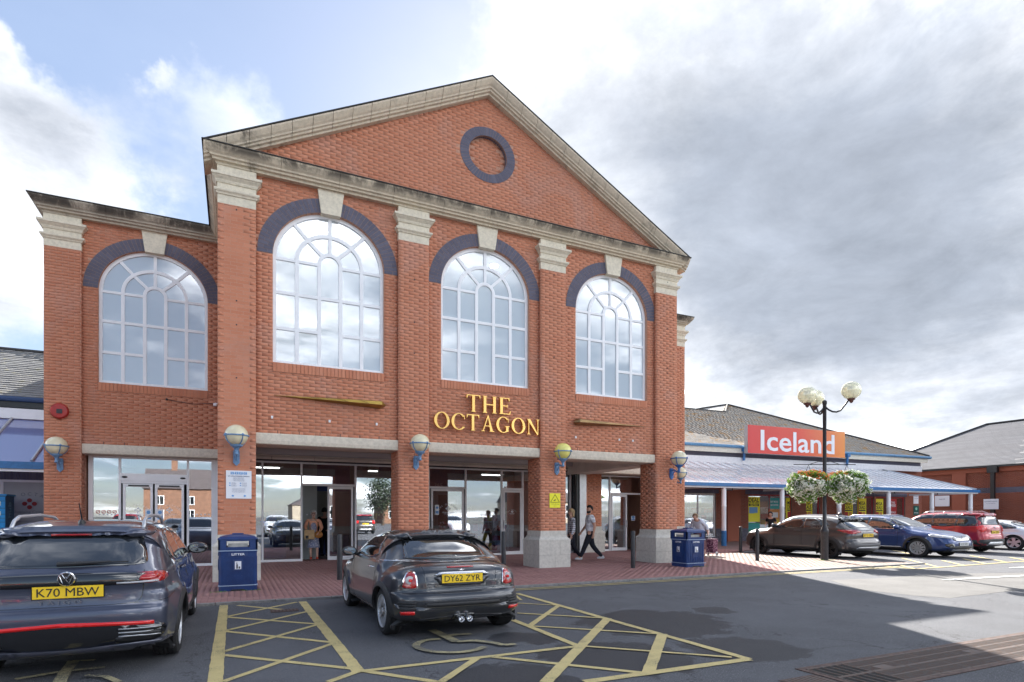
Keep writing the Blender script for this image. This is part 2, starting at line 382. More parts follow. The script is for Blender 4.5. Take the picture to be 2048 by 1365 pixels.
# ------------------------------------------------------------------ ground
def ground_mat(name, kind):
    m = bpy.data.materials.new(name); MATS[name] = m; m.use_nodes = True
    t = NT(m.node_tree); b = m.node_tree.nodes['Principled BSDF']
    geo = t.new('ShaderNodeNewGeometry'); pos = geo.outputs['Position']
    n1 = t.noise(pos, 38, 4, .75); n2 = t.noise(pos, 1.1, 6, .62); n3 = t.noise(pos, 75, 4, .8); n5 = t.noise(pos, .25, 4, .6)
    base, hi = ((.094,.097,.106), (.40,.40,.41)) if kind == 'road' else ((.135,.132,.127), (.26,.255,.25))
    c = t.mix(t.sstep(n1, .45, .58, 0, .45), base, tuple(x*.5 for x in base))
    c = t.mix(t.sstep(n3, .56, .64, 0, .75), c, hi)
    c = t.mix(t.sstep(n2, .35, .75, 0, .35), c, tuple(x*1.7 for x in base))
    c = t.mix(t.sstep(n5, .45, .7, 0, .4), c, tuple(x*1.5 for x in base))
    rough = None
    if kind == 'road':
        # fine cracks
        vo = t.new('ShaderNodeTexVoronoi'); vo.feature = 'DISTANCE_TO_EDGE'; vo.inputs['Scale'].default_value = .35; t.l.new(t.vm('ADD', pos, t.vm('SCALE', t.noise(pos, 2., 4, .6, out=1), None)), vo.inputs['Vector'])
        c = t.mix(t.sstep(vo.outputs[0], 0, .006, .55, 0), c, (.02,.02,.02))
        # damp patches round the hatched bay
        dist = None
        st = None
        for (x, y, r) in ((3.6,5.0,1.1),(2.2,4.6,.9),(5.2,6.4,1.5),(5.0,4.7,1.0),(6.7,6.8,.5),(3.1,6.2,.6)):
            dd = t.vm('DISTANCE', pos, (x, y, 0), out=1); g = t.sstep(dd, r*.3, r*1.3, 1, 0)
            st = g if st is None else t.math('MAXIMUM', st, g)
        w = t.sstep(t.math('ADD', t.math('MULTIPLY', st, .55), t.noise(pos, 1.4, 7, .65)), .86, .91)
        c = t.mix(t.math('MULTIPLY', w, .75), c, (.016,.017,.021))
        rough = t.math('SUBTRACT', .92, t.math('MULTIPLY', w, .25))
        t.l.new(rough, b.inputs['Roughness'])
    else: b.inputs['Roughness'].default_value = .9
    b.inputs['Specular IOR Level'].default_value = .35
    t.l.new(c, b.inputs['Base Color'])
    bn = t.new('ShaderNodeBump'); bn.inputs['Strength'].default_value = .7; bn.inputs['Distance'].default_value = .012
    t.l.new(t.math('ADD', n3, t.math('MULTIPLY', n1, .8)), bn.inputs['Height']); t.l.new(bn.outputs[0], b.inputs['Normal'])
    return m
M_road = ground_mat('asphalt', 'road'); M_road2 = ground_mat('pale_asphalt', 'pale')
def sheet(name, poly, z, m, kind='structure', parent=None):
    vs = [(p[0], p[1], z) for p in poly]; b = MB(); b.add(vs, [tuple(range(len(vs)))])
    o = b.build(name, m, parent)
    if sum(vs[i][0]*vs[(i+1) % len(vs)][1]-vs[(i+1) % len(vs)][0]*vs[i][1] for i in range(len(vs))) < 0: o.data.flip_normals()
    if parent is None: o['kind'] = kind
    return o
M_earth = mat('distant_ground', (.10,.10,.09), .95, noise=.4, nscale=.05, coords='World')
sheet('ground', [(-900,-900),(900,-900),(900,900),(-900,900)], -.02, M_earth)
sheet('road', [(-60,-60),(110,-60),(110,60),(-60,60)], 0, M_road)
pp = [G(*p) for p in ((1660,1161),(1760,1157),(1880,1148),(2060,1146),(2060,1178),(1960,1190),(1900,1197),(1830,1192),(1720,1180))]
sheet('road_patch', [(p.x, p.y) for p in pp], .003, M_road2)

# pavement: bed slab, pavers, kerb
KY = 10.78
M_bed = mat('paving_bed', (.22,.135,.12), .95, noise=.4, nscale=20, coords='World')
M_paver = brick_mat('red_paver', [(.33,.175,.16), (.37,.205,.19), (.29,.15,.14), (.40,.23,.21), (.34,.18,.17)], .45)
M_paver_p = brick_mat('pale_paver', [(.36,.28,.24), (.40,.32,.275), (.33,.25,.215)], .3)
M_kerb = mat('concrete_kerb', (.30,.29,.28), .9, noise=.35, nscale=15, bump=.4, coords='World', big=.4)
pave_out = [(-14,KY),(18.7,KY),(17.4,14.2),(17.7,17.2),(20.5,18.3),(50,17.1),(50,40),(-30,40),(-30,KY)]
pv = MB(); pv.prism(pave_out, 'z', -.01, .0295); pv_o = pv.build('pavement', M_bed); pv_o['kind'] = 'structure'
kerbs = []
x = -14
while x < 18.3:
    kerbs.append((Vector((x+.455, KY-.065, .012)), 0, .9, .125, .05, 0)); x += .915
a = Vector((18.7,KY,0)); 
pieces(kerbs, 'kerb_stone', M_kerb, pv_o, 60)
def inpoly(x, y, poly):
    c = False; n = len(poly)
    for i in range(n):
        x1, y1 = poly[i]; x2, y2 = poly[(i+1) % n]
        if (y1 > y) != (y2 > y) and x < (x2-x1)*(y-y1)/(y2-y1)+x1: c = not c
    return c
items = []; itemsp = []
pw, pl = .1, .2
ix = 0
rnd = random.Random(3)
xx = -7.0
while xx < 19.0:
    off = (ix % 2)*.1; y = KY+.005-off
    while y < 20.2:
        y0 = max(y, KY+.003); y1 = y+pl
        if y1-y0 > .05:
            cx, cy = xx+pw/2, (y0+y1)/2
            if inpoly(cx, cy, pave_out) and inpoly(cx+.05, y1, pave_out):
                pale = cx > 12.4 and cy < 15.6+.25*(cx-12.4) and (cx-12.4) > (cy-KY)*.25+1.2
                (itemsp if pale else items).append((Vector((cx, cy, .018+(0 if pale else rnd.uniform(-.0018, .0018)))), 0, pw-(.003 if pale else .006), y1-y0-(.003 if pale else .006), .03, 0))
        y += pl
    xx += pw; ix += 1
pieces(items, 'paver', M_paver, pv_o, 260)
pieces(itemsp, 'pale_paver', M_paver_p, pv_o, 40)

# painted markings
def paint_mat(name, col, wear=.5, thr=.58):
    m = bpy.data.materials.new(name); MATS[name] = m; m.use_nodes = True
    t = NT(m.node_tree); b = m.node_tree.nodes['Principled BSDF']; b.inputs['Roughness'].default_value = .8
    geo = t.new('ShaderNodeNewGeometry'); pos = geo.outputs['Position']
    n = t.noise(pos, 95, 4, .75); n2 = t.noise(pos, 3, 5, .6)
    w = t.math('ADD', t.math('MULTIPLY', n, .75), t.math('MULTIPLY', n2, .45))
    c = t.mix(t.sstep(w, thr, thr+.1, 0, 1), col, (.075,.075,.075))
    c = t.mix(t.sstep(t.noise(pos, 7, 5, .6), .4, .7, 0, .3), c, tuple(x*.7 for x in col))
    t.l.new(c, b.inputs['Base Color'])
    bn = t.new('ShaderNodeBump'); bn.inputs['Strength'].default_value = .6; bn.inputs['Distance'].default_value = .01
    t.l.new(t.noise(pos, 220, 2, .6), bn.inputs['Height']); t.l.new(bn.outputs[0], b.inputs['Normal'])
    return m
M_yel = paint_mat('yellow_road_paint', (.60,.49,.22), thr=.64); M_yelf = paint_mat('faded_yellow_paint', (.46,.40,.22), thr=.555)
M_whp = paint_mat('white_road_paint', (.75,.75,.73), thr=.64)
_mk = [0.004]
def strip(a, b, w, m, name='road_marking', z=None):
    a = Vector((a[0], a[1], 0)); b = Vector((b[0], b[1], 0)); d = (b-a); n = max(2, int(d.length/.12)); d.normalize(); s = Vector((-d.y, d.x, 0))*w/2
    _mk[0] += .00025; zz = z or _mk[0]
    vs = []; L = (b-a).length
    rr = random.Random(int(a.x*1000+b.y*77))
    for i in range(n+1):
        p = a+d*L*i/n; vs.append(p+s*(1+rr.uniform(-.07,.07))+Vector((0,0,zz))); vs.append(p-s*(1+rr.uniform(-.07,.07))+Vector((0,0,zz)))
    mb = MB(); mb.add(vs, [(2*i, 2*i+2, 2*i+3, 2*i+1) for i in range(n)])
    o = mb.build(name, m); o.data.flip_normals() if o.data.polygons[0].normal.z < 0 else None; o['kind'] = 'structure'; return o
def hz(x, y): return G(x/1.7356+380, y/1.7356+1150)
TW, NW = .125, .062
strip((-.15,10.62), (-.15,2.5), TW, M_yel); strip((1.05,10.5), (1.05,5.5), TW, M_yel)
strip((-1.9+.0,10.6), (-1.9-1.8,10.6), .01, M_yel)
for a, b in (((165,107),(325,122)),((130,148),(440,172)),((120,197),(505,237)),((118,280),(590,330)),((600,335),(860,374)),
             ((370,96),(130,146)),((410,128),(125,195)),((450,172),(118,268)),((505,237),(115,373)),((590,335),(480,374))):
    strip(hz(*a), hz(*b), .075, M_yel)
for a, b, w in (((1136,66),(1940,295),.10),((1940,295),(1370,374),.11),((1120,158),(1345,248),.09),((595,337),(1345,250),.085),((1050,287),(1590,345),.075),
             ((1450,153),(1235,376),.12),((1640,207),(1590,345),.12),((1280,108),(1175,182),.085),((1136,100),(1268,107),.05),((1136,135),(1435,152),.06),
             ((1185,180),(1640,208),.06),((1365,250),(1880,289),.06),((1000,290),(870,376),.08),((1120,66),(1150,90),.05)):
    strip(hz(*a), hz(*b), w, M_yel)
strip((4.3,10.44), (17.3,10.44), .06, M_yel); strip((4.3,10.26), (18.0,10.26), .06, M_yel)
def z2(x, y): return G(x/6.65+1740, y/6.65+1000)
for a, b in (((600,925),(2300,802)),((350,860),(600,925)),((430,780),(930,905)),((960,810),(1260,880)),((1240,790),(1540,855)),((1330,745),(1800,830)),((1860,770),(2100,812)),
             ((130,880),(560,922)),((0,900),(130,880)),((290,672),(520,720)),((2048,700),(2300,740))):
    strip(z2(*a), z2(*b), .1, M_yel)
strip(G(1890,1161), G(2080,1151), .16, M_whp); strip(G(2020,1137), G(2080,1134), .12, M_whp)
# wheelchair symbols
def catm2(P):
    out = []
    for i in range(len(P)-1):
        p0, p1, p2, p3 = P[max(i-1,0)], P[i], P[i+1], P[min(i+2,len(P)-1)]
        for k in range(4):
            t = k/4; out.append(tuple(.5*((2*b)+(-a+c)*t+(2*a-5*b+4*c-d)*t*t+(-a+3*b-3*c+d)*t**3) for a, b, c, d in zip(p0, p1, p2, p3)))
    return out+[P[-1]]
def symbol(ox, oy, m, s=1.):
    def P(a, b): return (ox+a*s, oy+b*s)
    pts = [P(.42*math.cos(R(t)), .50*math.sin(R(t))) for t in range(95, 330, 14)]
    for a, b in zip(pts[:-1], pts[1:]): strip(a, b, .10, m)
    for a, b in ((P(-.05,1.15),P(.02,.15)),(P(-.32,.72),P(.30,.74)),(P(.02,.15),P(.45,.12)),(P(.45,.12),P(.62,-.42)),(P(.62,-.42),P(.8,-.36))): strip(a, b, .10, m)
    strip(P(-.1,1.32), P(.1,1.32), .2, m)
def poly_sym(pts, f, w):
    P_ = [f(*p) for p in pts]
    for a, b in zip(P_[:-1], P_[1:]): strip(a, b, w, M_yelf)
poly_sym(catm2([(868,226),(815,232),(785,247),(800,262),(850,272),(920,275),(985,268),(1022,255)]), hz, .085)
poly_sym([(838,196),(880,215),(925,238)], hz, .12); poly_sym([(880,217),(975,210)], hz, .085); poly_sym([(925,238),(985,234),(1050,241),(1090,250),(1130,246)], hz, .085)
idp = lambda x, y: G(x, y)
poly_sym([(30,1364),(117,1349),(210,1339)], idp, .07); poly_sym([(143,1327),(190,1325)], idp, .06); poly_sym([(148,1326),(130,1350),(110,1385)], idp, .10); poly_sym([(170,1356),(210,1358),(240,1370)], idp, .06)

# drain channel with its grates
M_iron = mat('rusty_iron', (.12,.105,.10), .7, metal=.3, noise=.5, nscale=25, coords='World', col2=(.13,.085,.065))
M_ironr = mat('brown_iron_frame', (.12,.075,.062), .75, metal=.2, noise=.5, nscale=20, coords='World')
dr = thing('drainage_channel', 'long rusty slotted drainage grating let into the asphalt at the bottom right', 'drain')
MB().box(4.85, 3.16, .001, 11.5, 3.80, .002).build('channel_bed', mat('drain_dark', (.012,.011,.010), .9), dr)
MB().box(4.80, 3.80, .001, 11.5, 3.86, .008).box(4.80, 3.10, .001, 11.5, 3.16, .008).box(4.80, 3.16, .001, 4.86, 3.80, .008).build('channel_frame', M_ironr, dr)
g = 0; x = 4.88
while x < 9.6:
    wgrate = .48
    gb = MB(); coarse = g == 0
    nb = 5 if coarse else 16
    for r0, r1 in ((3.17, 3.47), (3.49, 3.79)):
        for i in range(nb+1):
            xb = x+i*wgrate/nb; gb.box(xb-.006, r0, .002, xb+.007, r1, .0085)
        for k in range(2 if coarse else 3):
            yb = r0+(r1-r0)*k/(1 if coarse else 2); gb.box(x, yb-.008, .002, x+wgrate+.007, yb+.008, .009)
    if not coarse and g % 3 == 1: gb.box(x+.15, 3.5, .002, x+.34, 3.6, .0095)
    gb.build('grate', M_iron, dr); x += .5; g += 1
dg = thing('gully_grate', 'small rusty square gully grate on the hatched strip near the kerb', 'drain', (G(569,1222).x, G(569,1222).y, 0))
MB().box(-.2,-.13,.001,.2,.13,.006).build('gully_frame', M_ironr, dg)
gb = MB()
for i in range(7): gb.box(-.17+i*.052, -.10, .005, -.145+i*.052, .10, .009)
gb.build('grate', M_iron, dg)
dg2 = thing('gully_cover', 'brown slotted iron cover at the bottom edge, left of the long grating', 'drain', (4.55,3.45,0))
MB().box(-.22,-.3,.001,.22,.2,.006).build('gully_frame', M_ironr, dg2)
gb = MB()
for i in range(8): gb.box(-.19+i*.05, -.27, .005, -.165+i*.05, .17, .0095)
gb.build('grate', M_iron, dg2)

# ------------------------------------------------------------------ main building
B = thing('shopping_centre', 'red brick shopping centre with stone pediment, blue brick arches and tall arched windows', 'building')
PF = 14.2; WF = 14.31; WG = 14.43       # pier front, wall front, window plane
PIERS = [(-.32,.44), (3.66,4.43), (7.62,8.41), (11.60,12.40)]
BAYS = [(.44,3.66), (4.43,7.62), (8.41,11.60)]
WCX = [2.06, 6.05, 10.07]; WA, WB_ = 1.265, 1.17; SPR = 7.40; SILL = 4.95
CX = 6.06
EAVE = 9.08; TIP = 9.39; APEX = 12.52
SL = (APEX-9.20)/(CX+.35)             # brick rake slope
wingF = 18.3; wingW = 18.41; wingG = 18.52
WPIERS = [(-4.31,-3.54), (15.62,16.38)]; WBAYS = [(-3.54,-.32), (12.40,15.62)]; WWX = [-1.93, 14.0]
bricks = []   # (centre, rz, sx, sy, sz, tilt)
BW, BH, JT = .252, .0755, .0085
def lay(u0, u1, z0, z1, to3, rz, keep=None, shift=0, proud=.0012, first=None):
    """running bond between u0..u1,z0..z1; to3(u)->(x,y) of wall face"""
    k0 = int(math.floor(z0/BH)); z = k0*BH
    k = k0
    while z < z1-.01:
        a, b = max(z, z0), min(z+BH, z1)
        if b-a > .025:
            st = u0-(BW/2 if (k+shift) % 2 else 0) if first is None else first-(BW/2 if (k+shift) % 2 else 0)
            u = st
            while u < u1-.005:
                p, q = max(u, u0), min(u+BW, u1)
                if q-p > .03 and (keep is None or keep(p, q, a, b)):
                    c = to3((p+q)/2); bricks.append((Vector((c[0], c[1], (a+b)/2)), rz, q-p-JT, .02, b-a-JT, 0))
                u += BW
        z += BH; k += 1
def front(Y, proud=.0012): return lambda u: (u, Y-proud+.01)
def side(X, s, proud=.0012): return lambda u: (X+s*(proud-.01), u)
back = MB()
def arch_hole(bay, cx, y, z0, z1, thick, cell=28):
    """wall slab of one bay with an arched opening, mortar coloured"""
    x0, x1 = bay
    back.box(x0, y, z0, cx-WA, y+thick, z1); back.box(cx+WA, y, z0, x1, y+thick, z1)
    back.box(cx-WA, y, z0, cx+WA, y+thick, SILL-.0)
    for i in range(cell):
        a = math.pi-math.pi*i/cell; b = math.pi-math.pi*(i+1)/cell
        xa, xb = cx+WA*math.cos(a), cx+WA*math.cos(b); za, zb = SPR+WB_*math.sin(a), SPR+WB_*math.sin(b)
        back.prism([(xa, za), (xb, zb), (xb, z1), (xa, z1)], 'y', y, y+thick)
def ring_keep(cx, bay, z_top=99, stone=None):
    def kf(p, q, a, b):
        m = 0
        for x in (p, q, (p+q)/2):
            for z in (a, b):
                if z > SPR-.002:
                    e = ((x-cx)/(WA+.17))**2+((z-SPR)/(WB_+.17))**2
                    if e < 1: return False
                elif abs(x-cx) < WA-.001 and z > SILL-.2 and z < SPR+.05 and z > SILL-.195: return False
        return True
    return kf
# bays: walls
for bay, cx in zip(BAYS, WCX):
    arch_hole(bay, cx, WF, 3.32, EAVE+.05, .5)
    # split rows around the window so bricks end at the jamb
    lay(bay[0], bay[1], 3.32, SILL-.225, front(WF), 0)
    lay(bay[0], cx-WA, SILL-.225, SPR-.01, front(WF), 0); lay(cx+WA, bay[1], SILL-.225, SPR-.01, front(WF), 0)
    lay(bay[0], bay[1], SPR, EAVE+.02, front(WF), 0, ring_keep(cx, bay))
for bay, cx in zip(WBAYS, WWX):
    arch_hole(bay, cx, wingW, 3.32, EAVE+.05, .5)
    lay(bay[0], bay[1], 3.32, SILL-.225, front(wingW), 0)
    lay(bay[0], cx-WA, SILL-.225, SPR-.01, front(wingW), 0); lay(cx+WA, bay[1], SILL-.225, SPR-.01, front(wingW), 0)
    lay(bay[0], bay[1], SPR, EAVE+.02, front(wingW), 0, ring_keep(cx, bay))
# piers
for i, (a, b) in enumerate(PIERS):
    back.box(a, PF, 1.0, b, WF+.5, 8.36); back.box(a, WF+.5, 1.0, b, 14.98, 3.1)
    lay(a, b, 1.04, 8.26, front(PF), 0)
    lay(PF, 14.98, 1.04, 3.12, side(a, -1), math.pi/2); lay(PF, 14.98, 1.04, 3.12, side(b, 1), math.pi/2)
    lay(PF, WF, 3.12, 8.26, side(a, -1), math.pi/2); lay(PF, WF, 3.12, 8.26, side(b, 1), math.pi/2)
# sides of the main block, and wing piers
back.box(-.32, WF+.5, 3.1, .1, 30, EAVE+.1); back.box(12.0, WF+.5, 3.1, 12.40, 30, EAVE+.1)
lay(WF, wingW, 3.32, 9.05, side(-.32, -1), math.pi/2); lay(WF, wingW, 3.32, 9.05, side(12.40, 1), math.pi/2)
for i, (a, b) in enumerate(WPIERS):
    back.box(a, wingF, 0, b, 19.1, 9.0)
    lay(a, b, .02 if i == 0 else 1.04, 8.26, front(wingF), 0)
    lay(wingF, wingW+.3, .02, 8.26, side(b if i == 0 else a, 1 if i == 0 else -1), math.pi/2)
back.box(-4.31, 19.1, 0, -4.0, 32, EAVE); back.box(16.0, 19.1, 0, 16.38, 32, EAVE)
lay(wingF, 24.5, .02, 9.0, side(-4.31, -1), math.pi/2); lay(wingF, 22., .02, 9.0, side(16.38, 1), math.pi/2)
# inner pier at the back of the colonnade and its left twin
for (a, b) in ((12.42,13.2),):
    back.box(a, 19.5, 1.0, b, 20.2, 3.6); lay(a, b, 1.04, 3.6, front(19.5), 0); lay(19.5, 20.2, 1.04, 3.6, side(a, -1), math.pi/2); lay(19.5, 20.2, 1.04, 3.6, side(b, 1), math.pi/2)
# gable
gpoly = [(-.1, EAVE+.28), (2*CX+.1, EAVE+.28), (CX, APEX+.1)]
def in_roundel(x, z, k=0): return ((x-6.09)/(.66))**2+((z-11.03)/(.61))**2 < 1
NSEG = 36
gz0 = EAVE+.28
# gable wall with round recess: strips
rx0, rx1 = 6.09-.55, 6.09+.55
def zr(x): return 9.20+SL*(x+.35) if x < CX else 9.20+SL*(2*CX+.35-x)
back.prism([(-.30, gz0), (rx0, gz0), (rx0, zr(rx0)+.1), (-.30, zr(-.30)+.1)], 'y', WF, WF+.4)
back.prism([(rx1, gz0), (2*CX+.30, gz0), (2*CX+.30, zr(2*CX+.30)+.1), (rx1, zr(rx1)+.1)], 'y', WF, WF+.4)
for i in range(NSEG):
    a = math.pi-math.pi*i/NSEG; b = math.pi-math.pi*(i+1)/NSEG
    xa, xb = 6.09+.55*math.cos(a), 6.09+.55*math.cos(b); sa, sb = .505*math.sin(a), .505*math.sin(b)
    back.prism([(xa, 11.03+sa), (xb, 11.03+sb), (xb, zr(xb)+.1), (xa, zr(xa)+.1)], 'y', WF, WF+.4)
    back.prism([(xa, gz0), (xb, gz0), (xb, 11.03-sb), (xa, 11.03-sa)], 'y', WF, WF+.4)
back.box(5.5, WF+.12, 10.4, 6.7, WF+.2, 11.7)
lay(-.6, 2*CX+.6, gz0, APEX, front(WF), 0, lambda p, q, a, b: b < 9.20+SL*(p+.35)+.16 and b < 9.20+SL*(2*CX+.35-q)+.16 and not any(in_roundel(x, z) for x in (p, q) for z in (a, b)) and not in_roundel((p+q)/2, (a+b)/2))
lay(5.5, 6.7, 10.5, 11.6, front(WF+.12), 0, lambda p, q, a, b: all(((x-6.09)/.60)**2+((z-11.03)/.55)**2 < 1 for x in (p, q) for z in (a, b)))
back.build('wall_core', M_mortar, B)
# soldier sills
sold = []
for cx, Y in list(zip(WCX, [WF]*3))+list(zip(WWX, [wingW]*2)):
    n = 30
    for i in range(n):
        x = cx-WA+(i+.5)*2*WA/n; sold.append((Vector((x, Y-.002, SILL-.112)), 0, 2*WA/n-.009, .045, .205, 0))
for (a, b), Y in list(zip(BAYS, [WF]*3))+list(zip(WBAYS, [wingW]*2)):
    pass
pieces(sold, 'sill_brick', M_brick, B, 150)
pieces(bricks, 'brick', M_brick, B, 300)
# voussoirs
def voussoirs(cx, cz, a_in, b_in, a_out, b_out, Y, t0, t1, n, rows, name='arch_brick', depthy=.08, reveal=0):
    for i in range(n):
        ta = t0+(t1-t0)*i/n; tb = t0+(t1-t0)*(i+1)/n; g_ = (tb-ta)*.06
        # alternate splitting of the ring in two rows like header/stretcher bond
        cuts = [(0, 1)] if rows == 1 else ([(0, .62), (.62, 1)] if i % 2 else [(0, .36), (.36, 1)])
        for c0, c1 in cuts:
            c0 += .012; c1 -= .012
            def P(t, k): return (cx+(a_in+(a_out-a_in)*k)*math.cos(t), cz+(b_in+(b_out-b_in)*k)*math.sin(t))
            m = MB(); m.prism([P(ta+g_, c0), P(tb-g_, c0), P(tb-g_, c1), P(ta+g_, c1)], 'y', Y-.012-random.uniform(0,.003), Y+depthy+(reveal if c0 < .05 else 0))
            m.build(name, M_blue, B)
def ringback(cx, cz, ai, bi, ao, bo, Y, t0, t1):
    n = 40; vback = MB()
    for i in range(n):
        ta = t0+(t1-t0)*i/n; tb = t0+(t1-t0)*(i+1)/n
        vback.prism([(cx+ai*math.cos(ta), cz+bi*math.sin(ta)), (cx+ai*math.cos(tb), cz+bi*math.sin(tb)), (cx+ao*math.cos(tb), cz+bo*math.sin(tb)), (cx+ao*math.cos(ta), cz+bo*math.sin(ta))], 'y', Y-.0075, Y+.04)
    vback.build('ring_mortar', M_mortar_b, B)
for cx, Y in list(zip(WCX, [WF]*3))+list(zip(WWX, [wingW]*2)):
    ringback(cx, SPR, WA, WB_, 1.60, 1.50, Y, 0, math.pi)
    n_half = 22 if cx > -2.5 and cx < 13 else 22
    if cx > 13: n_half = 10
    voussoirs(cx, SPR, WA+.003, WB_+.003, 1.595, 1.495, Y, math.pi, math.pi/2+.16, n_half, 2 if cx < 13 else 1, reveal=.03)
    voussoirs(cx, SPR, WA+.003, WB_+.003, 1.595, 1.495, Y, math.pi/2-.16, 0, n_half, 2 if cx < 13 else 1, reveal=.03)
ringback(6.09, 11.03, .545, .50, .79, .725, WF, 0, 2*math.pi)
voussoirs(6.09, 11.03, .545, .50, .79, .725, WF, 0, 2*math.pi, 56, 1, 'roundel_brick', .02, .12)
# keystones
for cx, Y in list(zip(WCX, [WF]*3))+list(zip(WWX, [wingW]*2)):
    m = MB(); m.prism([(cx-.22, SPR+WB_-.045), (cx+.22, SPR+WB_-.045), (cx+.31, 9.16), (cx-.31, 9.16)], 'y', Y-.075, Y+.14)
    m.build('keystone', M_stone, B)
# capitals
def capital(a, b, Y, yb, name='capital'):
    m = MB()
    def ring(z0, z1, o0, o1):
        A = [(a-o0, Y-o0, z0), (b+o0, Y-o0, z0), (b+o0, yb, z0), (a-o0, yb, z0), (a-o1, Y-o1, z1), (b+o1, Y-o1, z1), (b+o1, yb, z1), (a-o1, yb, z1)]
        m.add(A, [(0,3,2,1),(4,5,6,7),(0,1,5,4),(1,2,6,5),(2,3,7,6),(3,0,4,7)])
    for r in ((8.26,8.455,.004,.004),(8.455,8.475,.03,.03),(8.475,8.50,.035,.045),(8.50,8.525,.06,.075),(8.525,8.56,.075,.075),(8.56,8.70,.008,.008),(8.70,8.72,.03,.03),(8.72,8.76,.035,.05),(8.76,8.80,.05,.09),(8.80,8.83,.09,.11),(8.83,8.885,.125,.125),(8.885,8.9,.125,.03),(8.9,9.12,.01,.01)): ring(*r)
    return m.build(name, M_stone, B)
for a, b in PIERS: capital(a, b, PF, WF+.15)
for a, b in WPIERS: capital(a, b, wingF, wingF+.76)
# small stone band at side of wing where it meets
# plinths
def plinth(a, b, Y, yb):
    o = .10
    root = MB()
    z0, z1, z2_ = .02, .40, .76
    def blk(x0, y0, zz0, x1, y1, zz1): root.box(x0+.003, y0+.003, zz0+.003, x1-.003, y1-.003, zz1-.003)
    core = MB(); core.box(a-o+.012, Y-o+.012, .0, b+o-.012, yb+o-.012, .755); core.build('plinth_core', M_mortar_d, B)
    w = b-a+2*o; 
    for zz0, zz1, cut in ((z0, .38, .5), (.38, z2_, .66)):
        for x0, x1 in ((a-o, a-o+w*cut), (a-o+w*cut, b+o)):
            m = MB(); m.box(x0+.003, Y-o, zz0+.002, x1-.003, Y+.2, zz1-.003); m.build('plinth_block', M_plinth, B)
        dpt = yb+o-(Y+.2)
        for x0, x1 in ((a-o, a+.1), (b-.1, b+o)):
            m = MB(); m.box(x0, Y+.204, zz0+.002, x1, yb+o, zz1-.003); m.build('plinth_block', M_plinth, B)
    m = MB()
    prof = [(.10,.757),(.105,.79),(.09,.82),(.06,.845),(.035,.87),(.03,.90),(.02,.905)]
    for (o0, q0), (o1, q1) in zip(prof[:-1], prof[1:]):
        A = [(a-o0, Y-o0, q0), (b+o0, Y-o0, q0), (b+o0, yb+o0, q0), (a-o0, yb+o0, q0), (a-o1, Y-o1, q1), (b+o1, Y-o1, q1), (b+o1, yb+o1, q1), (a-o1, yb+o1, q1)]
        m.add(A, [(0,1,5,4),(1,2,6,5),(2,3,7,6),(3,0,4,7)])
    m.box(a-.015, Y-.015, .905, b+.015, yb+.015, 1.045)
    m.build('plinth_moulding', M_plinth, B)
for a, b in PIERS: plinth(a, b, PF, 14.98)
plinth(12.42, 13.2, 19.5, 20.2); plinth(*WPIERS[1], wingF, 19.1); 
# lintels
def lintel(x0, x1, Y, yb=None):
    yb = yb or Y+.4
    m = MB(); m.prism([(Y-.06, 3.16), (Y-.06, 3.30), (Y-.05, 3.325), (yb, 3.325), (yb, 3.07), (Y-.02, 3.07), (Y-.045, 3.085)], 'x', x0+.005, x1-.005)
    m.build('lintel', M_lintel, B)
for a, b in BAYS: lintel(a, b, WF, WF+.65)
for a, b in WBAYS: lintel(a, b, wingW, wingW+.5)
for X0, X1 in ((11.62, 12.38), (-.3, .4)):
    m = MB(); m.box(X0, 14.98, 3.07, X1, 19.5, 3.6); m.build('side_beam', M_ibeam, B)
# weep joints above lintels
wj = MB()
for a, b in BAYS+WBAYS:
    Y = WF if (a, b) in BAYS else wingW
    for k in range(1, 7): 
        x = a+(b-a)*k/7; wj.box(x-.006, Y-.006, 3.33, x+.006, Y+.01, 3.40)
wj.build('weep_joint', M_dark, B)
# cornices: profile (out, up)
CP = [(0,0),(.03,0),(.04,.045),(.10,.06),(.11,.10),(.15,.115),(.16,.15),(.20,.19),(.24,.25),(.262,.285),(.265,.325),(0,.33)]
def cornice_run(pts, outs, name='cornice_stone', seg=None, m=M_cornice):
    # split each straight run into stones
    for i in range(len(pts)-1):
        p, q = Vector(pts[i]), Vector(pts[i+1]); o0, o1 = Vector(outs[i]), Vector(outs[i+1]); L = (q-p).length
        n = max(1, round(L/(seg or .95)))
        for k in range(n):
            t0, t1 = k/n, (k+1)/n; e = .004/L
            if k > 0: t0 += e
            if k < n-1: t1 -= e
            def OO(t):
                # mitre only at run ends
                if t == 0: return o0
                if t == 1: return o1
                d = (q-p).normalized(); nrm = Vector((d.y, -d.x, 0)) if abs(d.z) < 1e-3 else Vector((0, -1, 0)); nrm.normalize(); return nrm
            mb = MB(); mb.sweep(CP, [p.lerp(q, t0), p.lerp(q, t1)], [OO(t0), OO(t1)])
            mb.build(name, m, B)
